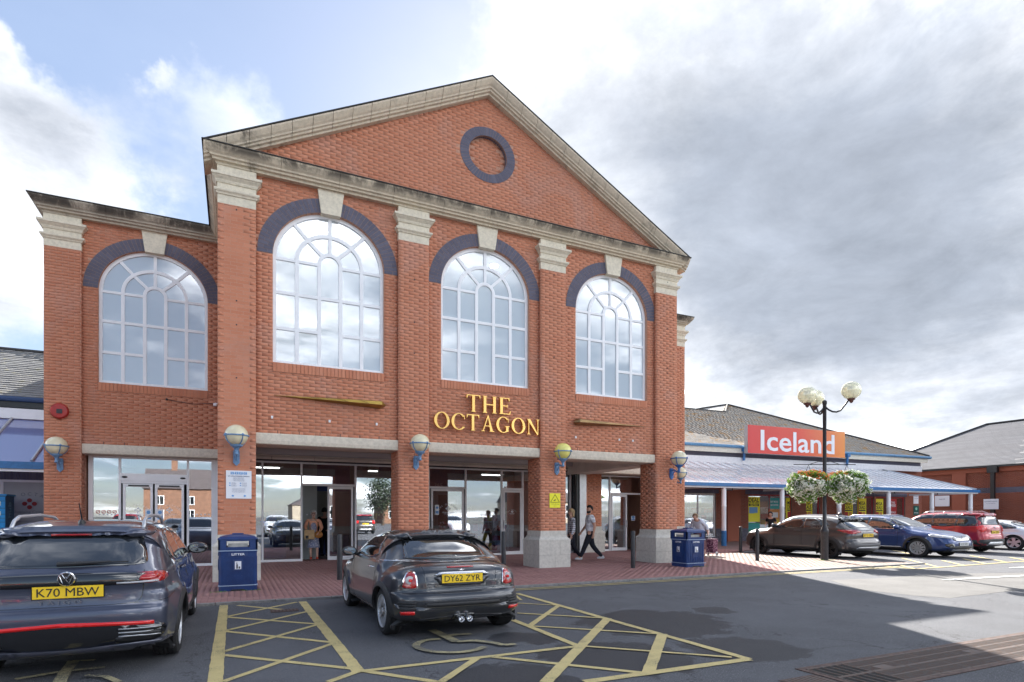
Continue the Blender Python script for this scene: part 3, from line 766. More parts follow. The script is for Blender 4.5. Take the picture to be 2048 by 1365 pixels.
# main: left side (coming forward), front, right side
cornice_run([(-.32,wingW-.0,EAVE-.0),(-.32,PF,EAVE),(2*CX+.28,PF,EAVE),(2*CX+.28,wingW,EAVE)], [(-1,0,0),(-1,-1,0),(1,-1,0),(1,0,0)], seg=1.3, m=M_corn_h)
cornice_run([(-4.31,24,EAVE),(-4.31,wingF,EAVE),(-.33,wingF,EAVE)], [(-1,0,0),(-1,-1,0),(0,-1,0)], seg=1.3, m=M_corn_w)
cornice_run([(12.41,wingF,EAVE),(16.38,wingF,EAVE),(16.38,24,EAVE)], [(0,-1,0),(1,-1,0),(1,0,0)], seg=1.3, m=M_corn_w)
cm = MB(); cm.box(-.3,PF+.005,EAVE+.01,2*CX+.27,WF+.3,EAVE+.31); cm.box(-4.3,wingF+.005,EAVE+.01,-.33,wingF+.6,EAVE+.31); cm.box(12.41,wingF+.005,EAVE+.01,16.37,wingF+.6,EAVE+.31); cm.build('cornice_bed', M_cornice, B)
# raking cornice
RP = [(o*1.0, u) for o, u in CP]
def rake(sgn):
    xe = CX-sgn*(CX+.32+.265)
    p = Vector((xe, PF, TIP-.33)); q = Vector((CX, PF, 12.87-.335))
    n = 15; d = (q-p)
    for k in range(n):
        a, b = p+d*(k/n+(.0007 if k else 0)), p+d*((k+1)/n-(.0007 if k < n-1 else 0))
        mb = MB(); prof = RP
        vs = []
        for c in (a, b):
            for o, u in prof: vs.append((c.x, c.y-o, c.z+u))
        K = len(prof)
        fs = [(j, (j+1) % K, K+(j+1) % K, K+j) for j in range(K)]+[tuple(range(K-1,-1,-1)), tuple(range(K, 2*K))]
        if sgn < 0: fs = [tuple(reversed(f)) for f in fs]
        mb.add(vs, fs); mb.build('raking_stone', M_cornice, B)
rake(1); rake(-1)
rk = MB()
for s in (1, -1):
    xe = CX-s*(CX+.585)
    rk.prism([(xe, TIP-.32), (CX, 12.53), (CX, 12.86), (xe, TIP)], 'y', PF+.004, WF+.45)
    rk.prism([(xe-.02*s, TIP+.002), (CX, 12.873), (CX, 12.90), (xe-.02*s, TIP+.03)], 'y', PF-.275, 30, 1)
    rk.prism([(xe, TIP-.04), (CX, 12.83), (CX, 12.86), (xe, TIP-.01)], 'y', WF+.45, 30, 1)
rk.box(-.6, PF-.29, TIP+.018, 2*CX+.6, PF-.0, TIP+.035, 1)
rk.box(-4.6, wingF-.28, TIP+.02, -.33, 24, TIP+.04, 1); rk.box(12.41, wingF-.28, TIP+.02, 16.65, 24, TIP+.04, 1)
rk.box(-.62, PF-.28, TIP+.019, -.5, 30, TIP+.036, 1); rk.box(2*CX+.5, PF-.28, TIP+.019, 2*CX+.62, 30, TIP+.036, 1)
rk.build('roof', [M_cornice, M_lead], B)
# solid body of the building behind (keeps daylight out)
bk = MB(); bk.box(-.1, 30, 0, 12.2, 30.3, 12); bk.box(-4.2, 31, 0, 16.2, 31.3, 9.2)
bk.build('rear_wall', M_brick2, B)
# bird spikes on ledges
sp = MB()
for i in range(230):
    x = -.4+i*.056
    sp.box(x, PF-.15+.05*(i % 2), TIP+.035, x+.002, PF-.148+.05*(i % 2), TIP+.11)
for a, b in PIERS:
    for i in range(10): sp.box(a-.1+i*(b-a+.2)/9, PF-.09, 8.89, a-.098+i*(b-a+.2)/9, PF-.088, 8.98)
sp.build('bird_spikes', mat('spike_steel', (.45,.40,.36), .4, metal=.7), B, kind='stuff')
# drill holes
dh = MB()
for (px, py) in ((473,420),(473,650),(473,756),(473,602),(829,645),(829,707),(829,803),(829,560),(1108,550),(1108,690),(1108,715),(1108,803),(1335,565),(1335,658),(1335,737),(1335,747)):
    p = WP(px, py, PF-.002); dh.box(p.x-.013, PF-.014, p.z-.013, p.x+.013, PF+.005, p.z+.013)
dh.build('fixing_holes', M_dark, B, kind='stuff')

# arched windows
def arched_window(cx, Y, idx):
    w = MB(); fr = []
    T = .045
    def arc(rx, rz, t, y0, y1, a0=0, a1=math.pi, n=24, cz=SPR):
        for i in range(n):
            ta = a0+(a1-a0)*i/n; tb = a0+(a1-a0)*(i+1)/n
            w.prism([(cx+rx*math.cos(ta), cz+rz*math.sin(ta)), (cx+rx*math.cos(tb), cz+rz*math.sin(tb)), (cx+(rx-t)*math.cos(tb), cz+(rz-t)*math.sin(tb)), (cx+(rx-t)*math.cos(ta), cz+(rz-t)*math.sin(ta))], 'y', y0, y1)
    y0, y1 = Y-.03, Y+.04
    arc(WA, WB_, .085, y0, y1)
    w.box(cx-WA, y0, SILL, cx-WA+.075, y1, SPR); w.box(cx+WA-.075, y0, SILL, cx+WA, y1, SPR)
    w.box(cx-WA+.075, y0, SILL, cx+WA-.075, y1, SILL+.07)
    root = w.build('window', M_white, B)
    w = MB()
    xm = [ -.74, -.245, .245, .74]
    ya, yb = Y-.024, Y+.03
    for x in xm: w.box(cx+x-.041, ya, SILL+.07, cx+x+.041, yb, SPR+.0)
    arc(.781, .71, .082, ya, yb); arc(.286, .28, .082, ya, yb)
    H = SPR-SILL-.07
    ys = [SILL+.07+H*.315, SILL+.07+H*.66]
    ha, hb = ya+.004, yb-.004
    cols = [(-WA+.075, -.772), (-.708, -.277), (-.213, .213), (.277, .708), (.772, WA-.075)]
    for ci, (a, b) in enumerate(cols):
        for k, z in enumerate(ys):
            if ci == 2 and k == 0: continue
            w.box(cx+a-.001, ha, z-.036, cx+b+.001, hb, z+.036)
        if ci != 2: w.box(cx+a-.001, ha, SPR-.066, cx+b+.001, hb, SPR+.0)
    for ang in (R(48), R(90), R(132)):
        for r0, r1, rz0, rz1 in ((.277,.708,.27,.636), (.772, WA-.075, .70, WB_-.075)):
            p = Vector((cx+r0*math.cos(ang), 0, SPR+rz0*math.sin(ang))); q = Vector((cx+r1*math.cos(ang), 0, SPR+rz1*math.sin(ang)))
            d = (q-p).normalized(); s = Vector((-d.z, 0, d.x))*.038
            w.prism([((p-d*.01+s).x, (p-d*.01+s).z), ((q+d*.01+s).x, (q+d*.01+s).z), ((q+d*.01-s).x, (q+d*.01-s).z), ((p-d*.01-s).x, (p-d*.01-s).z)], 'y', ha, hb)
    w.build('glazing_bar', M_white, root)
    rr = random.Random(idx)
    def pane(poly):
        m = MB(); n = len(poly); yy = Y+rr.uniform(.004,.008); tl = rr.uniform(-.004,.004); tz = rr.uniform(-.004, .004)
        ccx = sum(p[0] for p in poly)/n; ccz = sum(p[1] for p in poly)/n
        m.add([(p[0], yy+tl*(p[0]-ccx)+tz*(p[1]-ccz), p[1]) for p in poly], [tuple(range(n))]); o = m.build('pane', M_wglass, root)
        if o.data.polygons[0].normal.y > 0: o.data.flip_normals()
    for ci, (a, b) in enumerate(cols):
        zs = [SILL+.07]+[z for k, z in enumerate(ys) if not (ci == 2 and k == 0)]+[SPR-.055 if ci != 2 else SPR]
        for z0, z1 in zip(zs[:-1], zs[1:]): pane([(cx+a-.005, z0), (cx+b+.005, z0), (cx+b+.005, z1), (cx+a-.005, z1)])
    def sect(r0, q0, r1, q1, a0, a1):
        n = 10; P = [(cx+r0*math.cos(a0+(a1-a0)*i/n), SPR+q0*math.sin(a0+(a1-a0)*i/n)) for i in range(n+1)]; Q = [(cx+r1*math.cos(a0+(a1-a0)*i/n), SPR+q1*math.sin(a0+(a1-a0)*i/n)) for i in range(n, -1, -1)]; pane(P+Q)
    A = [0, R(48), R(90), R(132), math.pi]
    for a0, a1 in zip(A[:-1], A[1:]): sect(.25, .24, .73, .66, a0, a1); sect(.75, .68, WA-.06, WB_-.06, a0, a1)
    n = 12; pane([(cx+.22*math.cos(math.pi*i/n), SPR+.21*math.sin(math.pi*i/n)) for i in range(n+1)])
for i, (cx, Y) in enumerate(list(zip(WCX, [WG]*3))+list(zip(WWX, [wingG]*2))): arched_window(cx, Y, i)
# pale rooms behind the arched windows
M_room = mat('pale_room_wall', (.62,.66,.68), .9); M_lampw = mat('lit_lamp', (1,.97,.86), .5, emit=6.)
rm = MB()
rm.box(.4, 16.6, 3.7, 11.7, 16.7, 9.2); rm.box(-4.0, 20.4, 3.7, -.35, 20.5, 9.2); rm.box(12.45, 20.4, 3.7, 16, 20.5, 9.2)
rm.box(.1, 14.85, 3.62, 12, 19.6, 3.7); rm.box(.1, 14.85, 9.2, 12, 16.7, 9.3); rm.box(-4.0, 18.95, 3.62, -.35, 20.5, 3.7); rm.box(12.4, 18.95, 3.62, 16, 20.5, 3.7)
for cxx in (4.05, 8.0): rm.box(cxx-.05, 14.85, 3.7, cxx+.05, 16.6, 9.2)
rm.build('upper_room', M_room, B)
for (px, py) in ((640,463),(988,534)):
    p = WP(px, py, 15.6); m = MB(); m.lathe([(.12,0),(.13,.03),(.10,.05)], (p.x, p.y, p.z), 16); m.build('ceiling_lamp', M_lampw, B)
# ------------------------------------------------------------------ shopfronts under the arcade
GY = 19.6
M_tile = mat('dark_floor_tiles', (.10,.085,.08), .35, noise=.2, nscale=5, coords='World')
M_carp = mat('deep_blue_panel', (.012,.035,.15), .5)
M_grey = mat('grey_partition', (.42,.44,.42), .8, noise=.06, nscale=2)
M_strip = mat('lit_strip', (1,.96,.85), .5, emit=.8)
M_shelf = mat('white_shelf', (.6,.6,.6), .5)
def text_mesh(body, size, extr=0., bold=0., squeeze=1., align='CENTER', space=1.):
    cu = bpy.data.curves.new('t', 'FONT'); cu.body = body; cu.size = size; cu.extrude = extr; cu.offset = bold; cu.align_x = align; cu.space_character = space
    cu.resolution_u = 3
    o = bpy.data.objects.new('t', cu); me = bpy.data.meshes.new_from_object(o); bpy.data.objects.remove(o); bpy.data.curves.remove(cu)
    for v in me.vertices: v.co.x *= squeeze
    return me
def text(name, body, size, loc, m, parent=None, extr=.002, bold=0., squeeze=1., rz=0., align='CENTER', space=1., rx=math.pi/2, fit=None):
    me = text_mesh(body, size, extr, bold, 1, align, space)
    if fit:   # (width, height) box, centred
        xs = [v.co.x for v in me.vertices]; ys = [v.co.y for v in me.vertices]; w = max(xs)-min(xs); h = max(ys)-min(ys); cx = (max(xs)+min(xs))/2; cy = (max(ys)+min(ys))/2
        for v in me.vertices: v.co.x = (v.co.x-cx)*fit[0]/w; v.co.y = (v.co.y-cy)*fit[1]/h
    else:
        for v in me.vertices: v.co.x *= squeeze
    me.transform(Matrix.Rotation(rz, 4, 'Z') @ Matrix.Rotation(rx, 4, 'X')); me.materials.clear(); me.materials.append(m)
    o = link(name, me, parent); o.location = loc; return o

def shopfront(name, x0, x1, Y, ztop, mulls, doors, zt=2.42, sillz=.10, closed_all=True):
    """mulls: mullion x; doors: list of (xa, xb, leaf_a, leaf_b)"""
    fr = MB(); w = .055
    fr.box(x0, Y-.04, ztop-.05, x1, Y+.04, ztop)
    dr_spans = [(d[0], d[1]) for d in doors]
    edges = sorted(set([x0]+mulls+[x1]))
    for x in edges: fr.box(x-w/2, Y-.045, .025, x+w/2, Y+.045, ztop-.05)
    root = None
    panes = []
    for a, b in zip(edges[:-1], edges[1:]):
        isd = any(abs(a-d[0]) < .01 or (d[0]-.01 <= a and b <= d[1]+.01) for d in doors)
        if isd:
            fr.box(a+w/2, Y-.038, zt, b-w/2, Y+.038, zt+.07)
            panes.append((a, b, zt+.07, ztop-.05))
        else:
            fr.box(a+w/2, Y-.038, .025, b-w/2, Y+.038, sillz)
            panes.append((a, b, sillz, ztop-.05))
    root = fr.build(name, M_white, B)
    for a, b, z0, z1 in panes:
        m = MB(); m.box(a+w/2, Y-.004, z0, b-w/2, Y+.004, z1); m.build('pane', M_glass, root)
    for d in doors:
        for la, lb in d[2]:
            f = MB(); s = .06; yy = Y-.005
            f.box(la, yy-.03, .04, la+s, yy+.03, zt-.01); f.box(lb-s, yy-.03, .04, lb, yy+.03, zt-.01); f.box(la+s, yy-.03, zt-.09, lb-s, yy+.03, zt-.01); f.box(la+s, yy-.03, .04, lb-s, yy+.03, .16)
            dd = f.build('door', M_white, B)
            m = MB(); m.box(la+s, yy-.004, .16, lb-s, yy+.004, zt-.09); m.build('pane', M_glass, dd)
            m = MB(); hx = la+s/2 if (la+lb)/2 > (d[0]+d[1])/2 else lb-s/2
            m.box(hx-.02, yy-.07, 1.0, hx+.02, yy-.03, 1.3); m.build('handle', M_alu, dd)
    return root
X = lambda px, Y=GY: WP(px, 1000, Y).x
shopfront('shopfront', -.2, X(800), GY, 3.16, [X(525), X(603), X(711)], [(X(603), X(711), [(X(655), X(706))])])
shopfront('shopfront', X(800), 12.35, GY, 3.16, [X(857), X(931), X(1003), X(1045), X(1100), X(1140)], [(X(857), X(931), [(X(862), X(927))]), (X(1003), X(1045), [(X(1006), X(1043))])])
LY = 18.95
XL = lambda px: WP(px, 1000, LY).x
MB().box(-3.50, LY-.05, .02, XL(184), LY+.1, 3.07).box(XL(425), LY-.05, .02, XL(436), LY+.1, 3.07).build('white_post', M_white, B)
shopfront('shopfront', XL(184), XL(425), LY, 3.07, [XL(240), XL(376)], [(XL(240), XL(376), [(XL(246), XL(306)), (XL(310), XL(368))])], zt=2.35)
MB().box(XL(240), LY-.06, 2.42, XL(376), LY-.041, 2.62).build('door_header', M_white, B)
for px in (250, 366):
    m = MB(); m.ball((XL(px), LY-.07, 2.52), .07, .03, .028, 12, 6); m.build('door_sensor', M_black, B)
for a, b in ((250, 305), (312, 366)):
    m = MB(); m.box(XL(a)+.08, LY-.06, 2.27, XL(b)-.08, LY-.04, 2.31); m.build('door_closer', M_black, B)
RY = 19.95
XR = lambda px: WP(px, 1000, RY).x
shopfront('shopfront', 13.22, 15.6, RY, 3.12, [XR(1219)], [(XR(1219), 15.6, [(XR(1222), XR(1253))])], zt=2.35)
m = MB(); m.box(12.4, 19.3, 3.14, 15.7, 19.8, 3.62); m.build('lintel', M_lintel, B)
# ceiling panels and the fascia over the arcade shopfronts
fa = []
x = -.2
while x < 12.3:
    w_ = min(1.25, 12.35-x); m = MB(); m.box(x+.006, GY-.16, 3.30, x+w_-.006, GY+.1, 3.62); m.build('fascia_panel', M_ibeam, B)
    m = MB(); m.tube([(x+.008, GY-.18, 3.25), (x+w_-.008, GY-.18, 3.25)], .052, 10); m.build('fascia_roll', M_ibeam, B); x += w_
MB().box(-.2, GY-.10, 3.17, 12.35, GY+.1, 3.30).build('fascia_back', M_dark, B)
for i in range(10):
    for j in range(3):
        m = MB(); m.box(-.1+i*1.22+.005, 14.97+j*1.5+.005, 3.60, -.1+(i+1)*1.22-.005, 14.97+(j+1)*1.5-.005, 3.618); m.build('soffit_panel', M_ibeam, B)
# arcade end: inner jamb
MB().box(12.0, 19.2, .0, 12.3, 19.55, 3.3).build('steel_jamb', M_alu, B)
MB().box(11.9, 19.25, .0, 11.99, 19.5, 3.3).build('door_post', M_black, B)
# interior of the shops
it = MB(); it.box(-4.2, LY+.2, .0, 16, 29.9, .03)
it.build('shop_floor', M_tile, B)
it = MB(); it.box(-4.2, 27, .03, 16, 27.1, 3.5); it.box(3.9, 20, .03, 4.1, 27, 3.5); it.box(-.3, 19.9, .03, -.2, 27, 3.5); it.box(12.5, 20.3, .03, 12.6, 27, 3.5)
it.build('shop_wall', mat('shop_wall_paint', (.30,.31,.33), .8, noise=.2, nscale=1.), B)
MB().box(-4.2, LY+.15, 3.35, 16, 29.9, 3.5).build('shop_ceiling', mat('shop_ceiling_tiles', (.5,.5,.5), .9), B)
MB().box(2.05, 20.4, .03, 2.5, 20.5, 3.3).build('partition', M_grey, B)
m = MB(); m.box(2.5, 20.6, 2.3, 3.6, 20.7, 3.3); m.box(-.1, 21.4, .03, 1.6, 21.5, .8); m.box(2.6, 22.5, .03, 6.0, 22.6, .75); m.box(4.6, 20.5, 2.45, 7.9, 20.6, 3.2); m.box(7.1, 21.2, .03, 8.6, 21.3, .5); m.build('blue_panel', M_carp, B)
text('number_sign', '365', .23, (WP(874, 963, 20.45).x+.05, 20.44, 2.50), M_shelf, B)
for i in range(6):
    for j in range(1):
        m = MB(); xx_ = .6+i*1.9; yy_ = 24.4+j*2.2; m.box(xx_, yy_, 3.30, xx_+1.0, yy_+.07, 3.34); m.build('strip_light', M_strip, B)
# stock shelves with goods
goods = [mat('goods_%s' % n, c, .5) for n, c in (('red', (.45,.03,.03)), ('pink', (.6,.2,.25)), ('teal', (.08,.3,.3)), ('white', (.7,.7,.7)), ('yellow', (.7,.5,.06)), ('brown', (.25,.13,.07)), ('navy', (.03,.06,.2)))]
def shelf(x, y, w, h, rows, n, loc='in the shop', grp='stock shelves inside the shops', lab='stock shelf'):
    t = thing('stock_shelf', lab, 'shelf', (x, y, .03), 0, grp)
    m = MB(); m.box(-w/2, -.2, 0, -w/2+.03, .2, h); m.box(w/2-.03, -.2, 0, w/2, .2, h); m.box(-w/2, .18, 0, w/2, .2, h)
    for r in range(rows+1): m.box(-w/2, -.2, h*r/rows-.012+.012, w/2, .2, h*r/rows+.024)
    m.build('rack', M_shelf, t)
    st = MB(); rr = random.Random(x*7+y)
    for r in range(rows):
        for k in range(n):
            gx = -w/2+.06+(w-.12)*k/n; hh = (h/rows-.05)*rr.uniform(.5,.95); st.box(gx, -.17, h*r/rows+.03, gx+(w-.12)/n*.85, .1, h*r/rows+.03+hh, rr.randrange(7))
    st.build('stock', goods, t, kind='stuff'); return t
shelf(.9, 22.4, 1.5, 1.6, 4, 6, lab='stock shelf seen through the glass left of the woman in the doorway')
shelf(5.0, 22.2, 1.6, 1.7, 4, 7, lab='stock shelf seen through the glass right of the open door')
shelf(7.9, 21.6, 1.0, 1.75, 5, 4, lab='narrow stock shelf seen behind the middle glass right of the second pillar')
shelf(9.4, 22.0, 1.6, 1.6, 4, 7, lab='stock shelf seen beside the third pillar')
shelf(-2.6, 22.6, 1.4, 1.4, 4, 6, lab='stock shelf behind the closed double doors at the left')
# posters and decals on the glass
def panel_sign(name, label, cat, px0, py0, px1, py1, Y, m, th=.012, grp=None):
    a = WP(px0, py0, Y); b = WP(px1, py1, Y)
    cx = (a.x+b.x)/2; t = thing(name, label, cat, (cx, Y, (a.z+b.z)/2), 0, grp); w = b.x-a.x; h = a.z-b.z
    MB().box(-w/2, -th, -h/2, w/2, 0, h/2).build('board', m, t); return t, w, h
M_yelsign = mat('yellow_sign', (.85,.80,.02), .4); M_wsign = mat('white_sign_face', (.78,.80,.84), .4); M_navy = mat('navy_print', (.02,.05,.16), .5); M_lblue = mat('pale_blue_print', (.15,.35,.65), .5); M_bk = mat('black_print', (.015,.015,.015), .5)
M_redp = mat('red_print', (.5,.02,.02), .5)
t, w, h = panel_sign('parking_sign', 'white UKPC parking notice on the first tall pillar, above the litter bin', 'sign', 452, 941, 503, 998, PF-.008, M_wsign)
for i, ch in enumerate('UKPC'):
    x = (i-1.5)*.085
    MB().box(x-.036, -.016, h/2-.085, x+.036, -.0125, h/2-.03).build('letter_tile', M_lblue, t)
    text('letter', ch, .05, (x, -.018, h/2-.075), M_wsign, t, .001, .001)
text('lettering', 'NO UNAUTHORISED PARKING', .031, (0, -.0145, h/2-.135), M_navy, t, .001, .0006)
for k in range(4): text('lettering', 'PARKING CONDITIONS APPLY', .016, (0, -.0145, h/2-.165-.022*k), M_navy, t, .0006)
for k in range(4):
    MB().box(-.19+.21*(k % 2), -.0145, h/2-.29-.05*(k//2), -.165+.21*(k % 2), -.0125, h/2-.265-.05*(k//2)).build('symbol', M_lblue, t)
    for q in range(3): text('lettering', 'permit holders only', .012, (-.10+.21*(k % 2), -.0145, h/2-.27-.014*q-.05*(k//2)), M_navy, t, .0005)
for k in range(5): text('lettering', 'terms and conditions of parking on this private land', .0125, (0, -.0145, -.09-.02*k), M_navy, t, .0005)
for x in (-.12, .12): MB().ball((x, -.013, -h/2+.06), .025, .003, .02).build('roundel', M_lblue, t)
t, w, h = panel_sign('warning_sign', 'yellow camera warning sign on the third tall pillar', 'sign', 1099, 987, 1120, 1016, PF-.008, M_yelsign)
tw = w*.42
tri = MB()
P3 = [(0, h*.42), (-tw, -h*.12), (tw, -h*.12)]
for i in range(3):
    p, q = Vector((P3[i][0], -.017, P3[i][1])), Vector((P3[(i+1) % 3][0], -.017, P3[(i+1) % 3][1])); tri.tube([p, q], .006, 4)
tri.build('triangle', M_bk, t); MB().box(-.035,-.017,0,.03,-.0125,.025).xform(Matrix.Rotation(R(-20),4,'Y')).build('camera_symbol', M_bk, t)
text('lettering', 'CCTV IN OPERATION', .026, (0, -.0145, -h*.27), M_bk, t, .0006); text('lettering', 'UKPC Ltd', .022, (0, -.0145, -h*.40), M_bk, t, .0006)
# dots on glass + centre logos
dots = MB()
for Y, a, b in ((LY, 195, 236), (LY, 382, 422), (GY, 610, 620), (GY, 935, 998), (RY, 1199, 1216)):
    for k in range(int((b-a)/8)):
        p = WP(a+4+8*k, 0, Y); dots.lathe([(.0001, -.0085), (.022, -.0085), (.022, -.0075)], (p.x, Y, 1.5), 8, axis='y')
dots.build('glass_dots', M_wsign, B)
def centre_logo(x, Y, z, s, m, mr, parent, name='glass_logo', url=True):
    lg = MB()
    for dx, dz in ((0, .055), (0, -.055), (-.062, 0), (.062, 0)): lg.lathe([(.0001, -.002), (.033*s, -.002), (.033*s, 0)], (x+dx*s, Y, z+dz*s), 10, axis='y')
    lg.build('emblem', mr, parent)
    W_ = 'THE OCTAGON'
    for i, ch in enumerate(W_):
        if ch == ' ': continue
        a = R(64-12.8*i)
        me = text_mesh(ch, .075*s, .001, 0); me.transform(Matrix.Rotation(math.pi/2, 4, 'X')); me.transform(Matrix.Rotation(a, 4, 'Y')); me.materials.clear(); me.materials.append(m)
        o = link('logo_letter', me, parent); o.location = (x+math.sin(-a)*-1*.27*s*1.25*-1 if False else x-math.sin(a)*.34*s, Y, z-.17*s+math.cos(a)*.30*s)
        o.data.transform(Matrix.Rotation(-2*a, 4, 'Y'))
    text('logo_text', 'Shopping Centre', .062*s, (x, Y, z-.15*s), m, parent, .001)
    text('logo_text', 'BURTON UPON TRENT', .03*s, (x, Y, z-.20*s), m, parent, .001)
    if url: text('logo_text', 'www.theoctagoncentre.co.uk', .045*s, (x, Y, z-.29*s), m, parent, .001)
for px in (276, 339): centre_logo(XL(px), LY-.012, 1.62, .85, M_wsign, M_wsign, B, url=False)
centre_logo(X(896), GY-.02, 1.72, 1.0, M_wsign, M_wsign, B, url=False)
centre_logo(X(1024), GY-.02, 1.62, .5, M_wsign, M_wsign, B, url=False)
pst = thing('window_poster', 'dark poster with flowers behind the glass of the door right of the second pillar', 'poster', (X(896), GY+.05, 0))
MB().box(-.34, 0, .35, .34, .01, 2.2).build('sheet', mat('poster_black', (.02,.015,.015), .5), pst)
fl = MB(); rr = random.Random(5)
for i in range(150):
    x, z = rr.uniform(-.33,.33), rr.uniform(.4,1.25)**1.; r = rr.uniform(.02,.05); fl.lathe([(.0001,-.012),(r,-.008),(r*.8,-.001)], (x, 0, z), 6, rr.randrange(3), axis='y')
fl.build('flowers', [mat('poster_pink', (.6,.16,.17), .6), mat('poster_red', (.4,.03,.05), .6), mat('poster_pale', (.75,.6,.6), .6)], pst, kind='stuff')
def notice(px, py, Y, w, h, lab, m1=M_wsign):
    p = WP(px, py, Y); t = thing('door_notice', lab, 'notice', (p.x, Y-.008, p.z)); MB().box(-w/2, -.002, -h/2, w/2, 0, h/2).build('sheet', m1, t)
    MB().lathe([(.0001,-.004),(w*.33,-.004),(w*.33,-.002)], (0,0,h*.22), 14, axis='y').build('symbol', M_lblue, t); MB().box(-w*.4,-.004,-h*.4,w*.4,-.002,-h*.12).build('blue_band', M_lblue, t)
notice(297, 1030, LY-.04, .15, .3, 'small blue and white notice on the left leaf of the double doors at the left')
notice(320, 1030, LY-.04, .15, .3, 'small blue and white notice on the right leaf of the double doors at the left')
notice(874, 1020, GY-.05, .14, .34, 'blue and white notice on the glass door right of the second pillar')
notice(1266, 1037, RY+.3, .2, .2, 'square blue and white notice inside the right hand entrance')
sm = thing('window_sticker', 'row of four round red no-entry style stickers on the left glass pane', 'sticker', (XL(213), LY-.008, WP(213, 1024, LY).z))
for i in range(4):
    m = MB()
    for k in range(12):
        a, b = 2*math.pi*k/12, 2*math.pi*(k+1)/12; m.prism([(-.19+.125*i+.05*math.cos(a), .05*math.sin(a)), (-.19+.125*i+.05*math.cos(b), .05*math.sin(b)), (-.19+.125*i+.036*math.cos(b), .036*math.sin(b)), (-.19+.125*i+.036*math.cos(a), .036*math.sin(a))], 'y', -.002, 0)
    m.tube([(-.22+.125*i, -.002, -.03), (-.16+.125*i, -.002, .03)], .006, 4); m.build('roundel', M_redp, sm)
# inner door seen through the open right entrance
id_ = MB(); a, b = XR(1256), XR(1280); id_.box(a, 21.0, .03, a+.06, 21.06, 2.4); id_.box(b-.06, 21.0, .03, b, 21.06, 2.4); id_.box(a, 21.0, 2.3, b, 21.06, 2.4); id_.build('inner_door', M_white, B)

# ------------------------------------------------------------------ gold lettering
M_gold = mat('gold_letter', (.85,.52,.16), .22, metal=1., noise=.15, nscale=3); M_golds = mat('gold_letter_side', (.45,.22,.05), .4, metal=.8)
def serif_letter(ch):
    """strokes in a unit box 1 high; returns (list of polygons, width)"""
    T, th, s = .16, .055, .07
    def stem(x, t=T, z0=0, z1=1): return [[(x, z0), (x+t, z0), (x+t, z1), (x, z1)], [(x-s, z0), (x+t+s, z0), (x+t+s*.3, z0+.045), (x-s*.3, z0+.045)], [(x-s*.3, z1-.045), (x+t+s*.3, z1-.045), (x+t+s, z1), (x-s, z1)]]
    def arcp(cx, cz, rx, rz, wx, wz, a0, a1, n=22):
        out = []
        for i in range(n):
            a, b = R(a0+(a1-a0)*i/n), R(a0+(a1-a0)*(i+1)/n)
            out.append([(cx+rx*math.cos(a), cz+rz*math.sin(a)), (cx+rx*math.cos(b), cz+rz*math.sin(b)), (cx+(rx-wx)*math.cos(b), cz+(rz-wz)*math.sin(b)), (cx+(rx-wx)*math.cos(a), cz+(rz-wz)*math.sin(a))])
        return out
    if ch == 'T': return stem(.33)+[[(.0, .945), (.82, .945), (.82, 1), (.0, 1)], [(.0, .78), (.03, .78), (.08, .95), (.0, .95)], [(.79, .78), (.82, .78), (.82, .95), (.74, .95)]], .82
    if ch == 'H': return stem(.08)+stem(.66)+[[(.2, .47), (.7, .47), (.7, .53), (.2, .53)]], .90
    if ch == 'E': return stem(.08)+[[(.2, .945), (.66, .945), (.66, 1), (.2, 1)], [(.2, 0), (.7, 0), (.7, .055), (.2, .055)], [(.2, .48), (.52, .48), (.52, .53), (.2, .53)], [(.62, .8), (.66, .8), (.66, .95), (.58, .95)], [(.64, .05), (.7, .05), (.74, .22), (.7, .22)], [(.49, .4), (.52, .4), (.52, .61), (.49, .61)]], .74
    if ch == 'O': return arcp(.48, .5, .48, .52, .17, .05, 0, 360, 36), .96
    if ch == 'C': return arcp(.48, .5, .48, .52, .17, .05, 38, 322)+[[(.80, .66), (.84, .66), (.84, .93), (.80, .85)]], .86
    if ch == 'G': return arcp(.48, .5, .48, .52, .17, .05, 42, 308)+stem(.66, T, .06, .42)[:1]+[[(.58, .38), (.90, .38), (.90, .42), (.58, .42)], [(.78, .66), (.82, .66), (.82, .93), (.78, .85)]], .92
    if ch == 'A': return [[(.10, .0), (.16, .0), (.47, .88), (.44, 1.02)], [(.44, 1.02), (.62, .0), (.80, .0), (.50, 1.02)], [(.24, .32), (.64, .32), (.63, .37), (.26, .37)], [(.0, 0), (.26, 0), (.22, .045), (.05, .045)], [(.54, 0), (.9, 0), (.85, .045), (.6, .045)]], .9
    if ch == 'N': return [[(.12, 0), (.17, 0), (.17, .95), (.12, .95)], [(.77, 0), (.82, 0), (.82, 1), (.77, 1)], [(.02, 1), (.24, 1), (.82, .0), (.76, -.02)], [(.02, 0), (.27, 0), (.22, .045), (.07, .045)], [(.67, 1), (.92, 1), (.87, .955), (.72, .955)]], .94
osign = thing('gold_lettering', 'raised gold lettering THE OCTAGON on the brick wall under the middle arched window', 'sign', (6.05, WF, 4.0))
def word(s, x0, x1, z0, h):
    gap = .12; tot = sum(serif_letter(c)[1] for c in s)+gap*(len(s)-1); k = (x1-x0)/tot; x = x0
    for c in s:
        polys, w = serif_letter(c); m = MB()
        for i, p in enumerate(polys):
            P_ = [(x-6.05+a*k, z0-4.0+b*h) for a, b in p]; d = -.15-.0006*i
            m.prism(P_, 'y', d, -.06); 
        o = m.build('letter', M_gold, osign); x += (w+gap)*k
pa, pb = WP(932, 826, WF-.1), WP(1020, 826, WF-.1)
word('THE', WP(932,0,WF-.1).x, WP(1020,0,WF-.1).x, WP(975,827,WF-.1).z, .44)
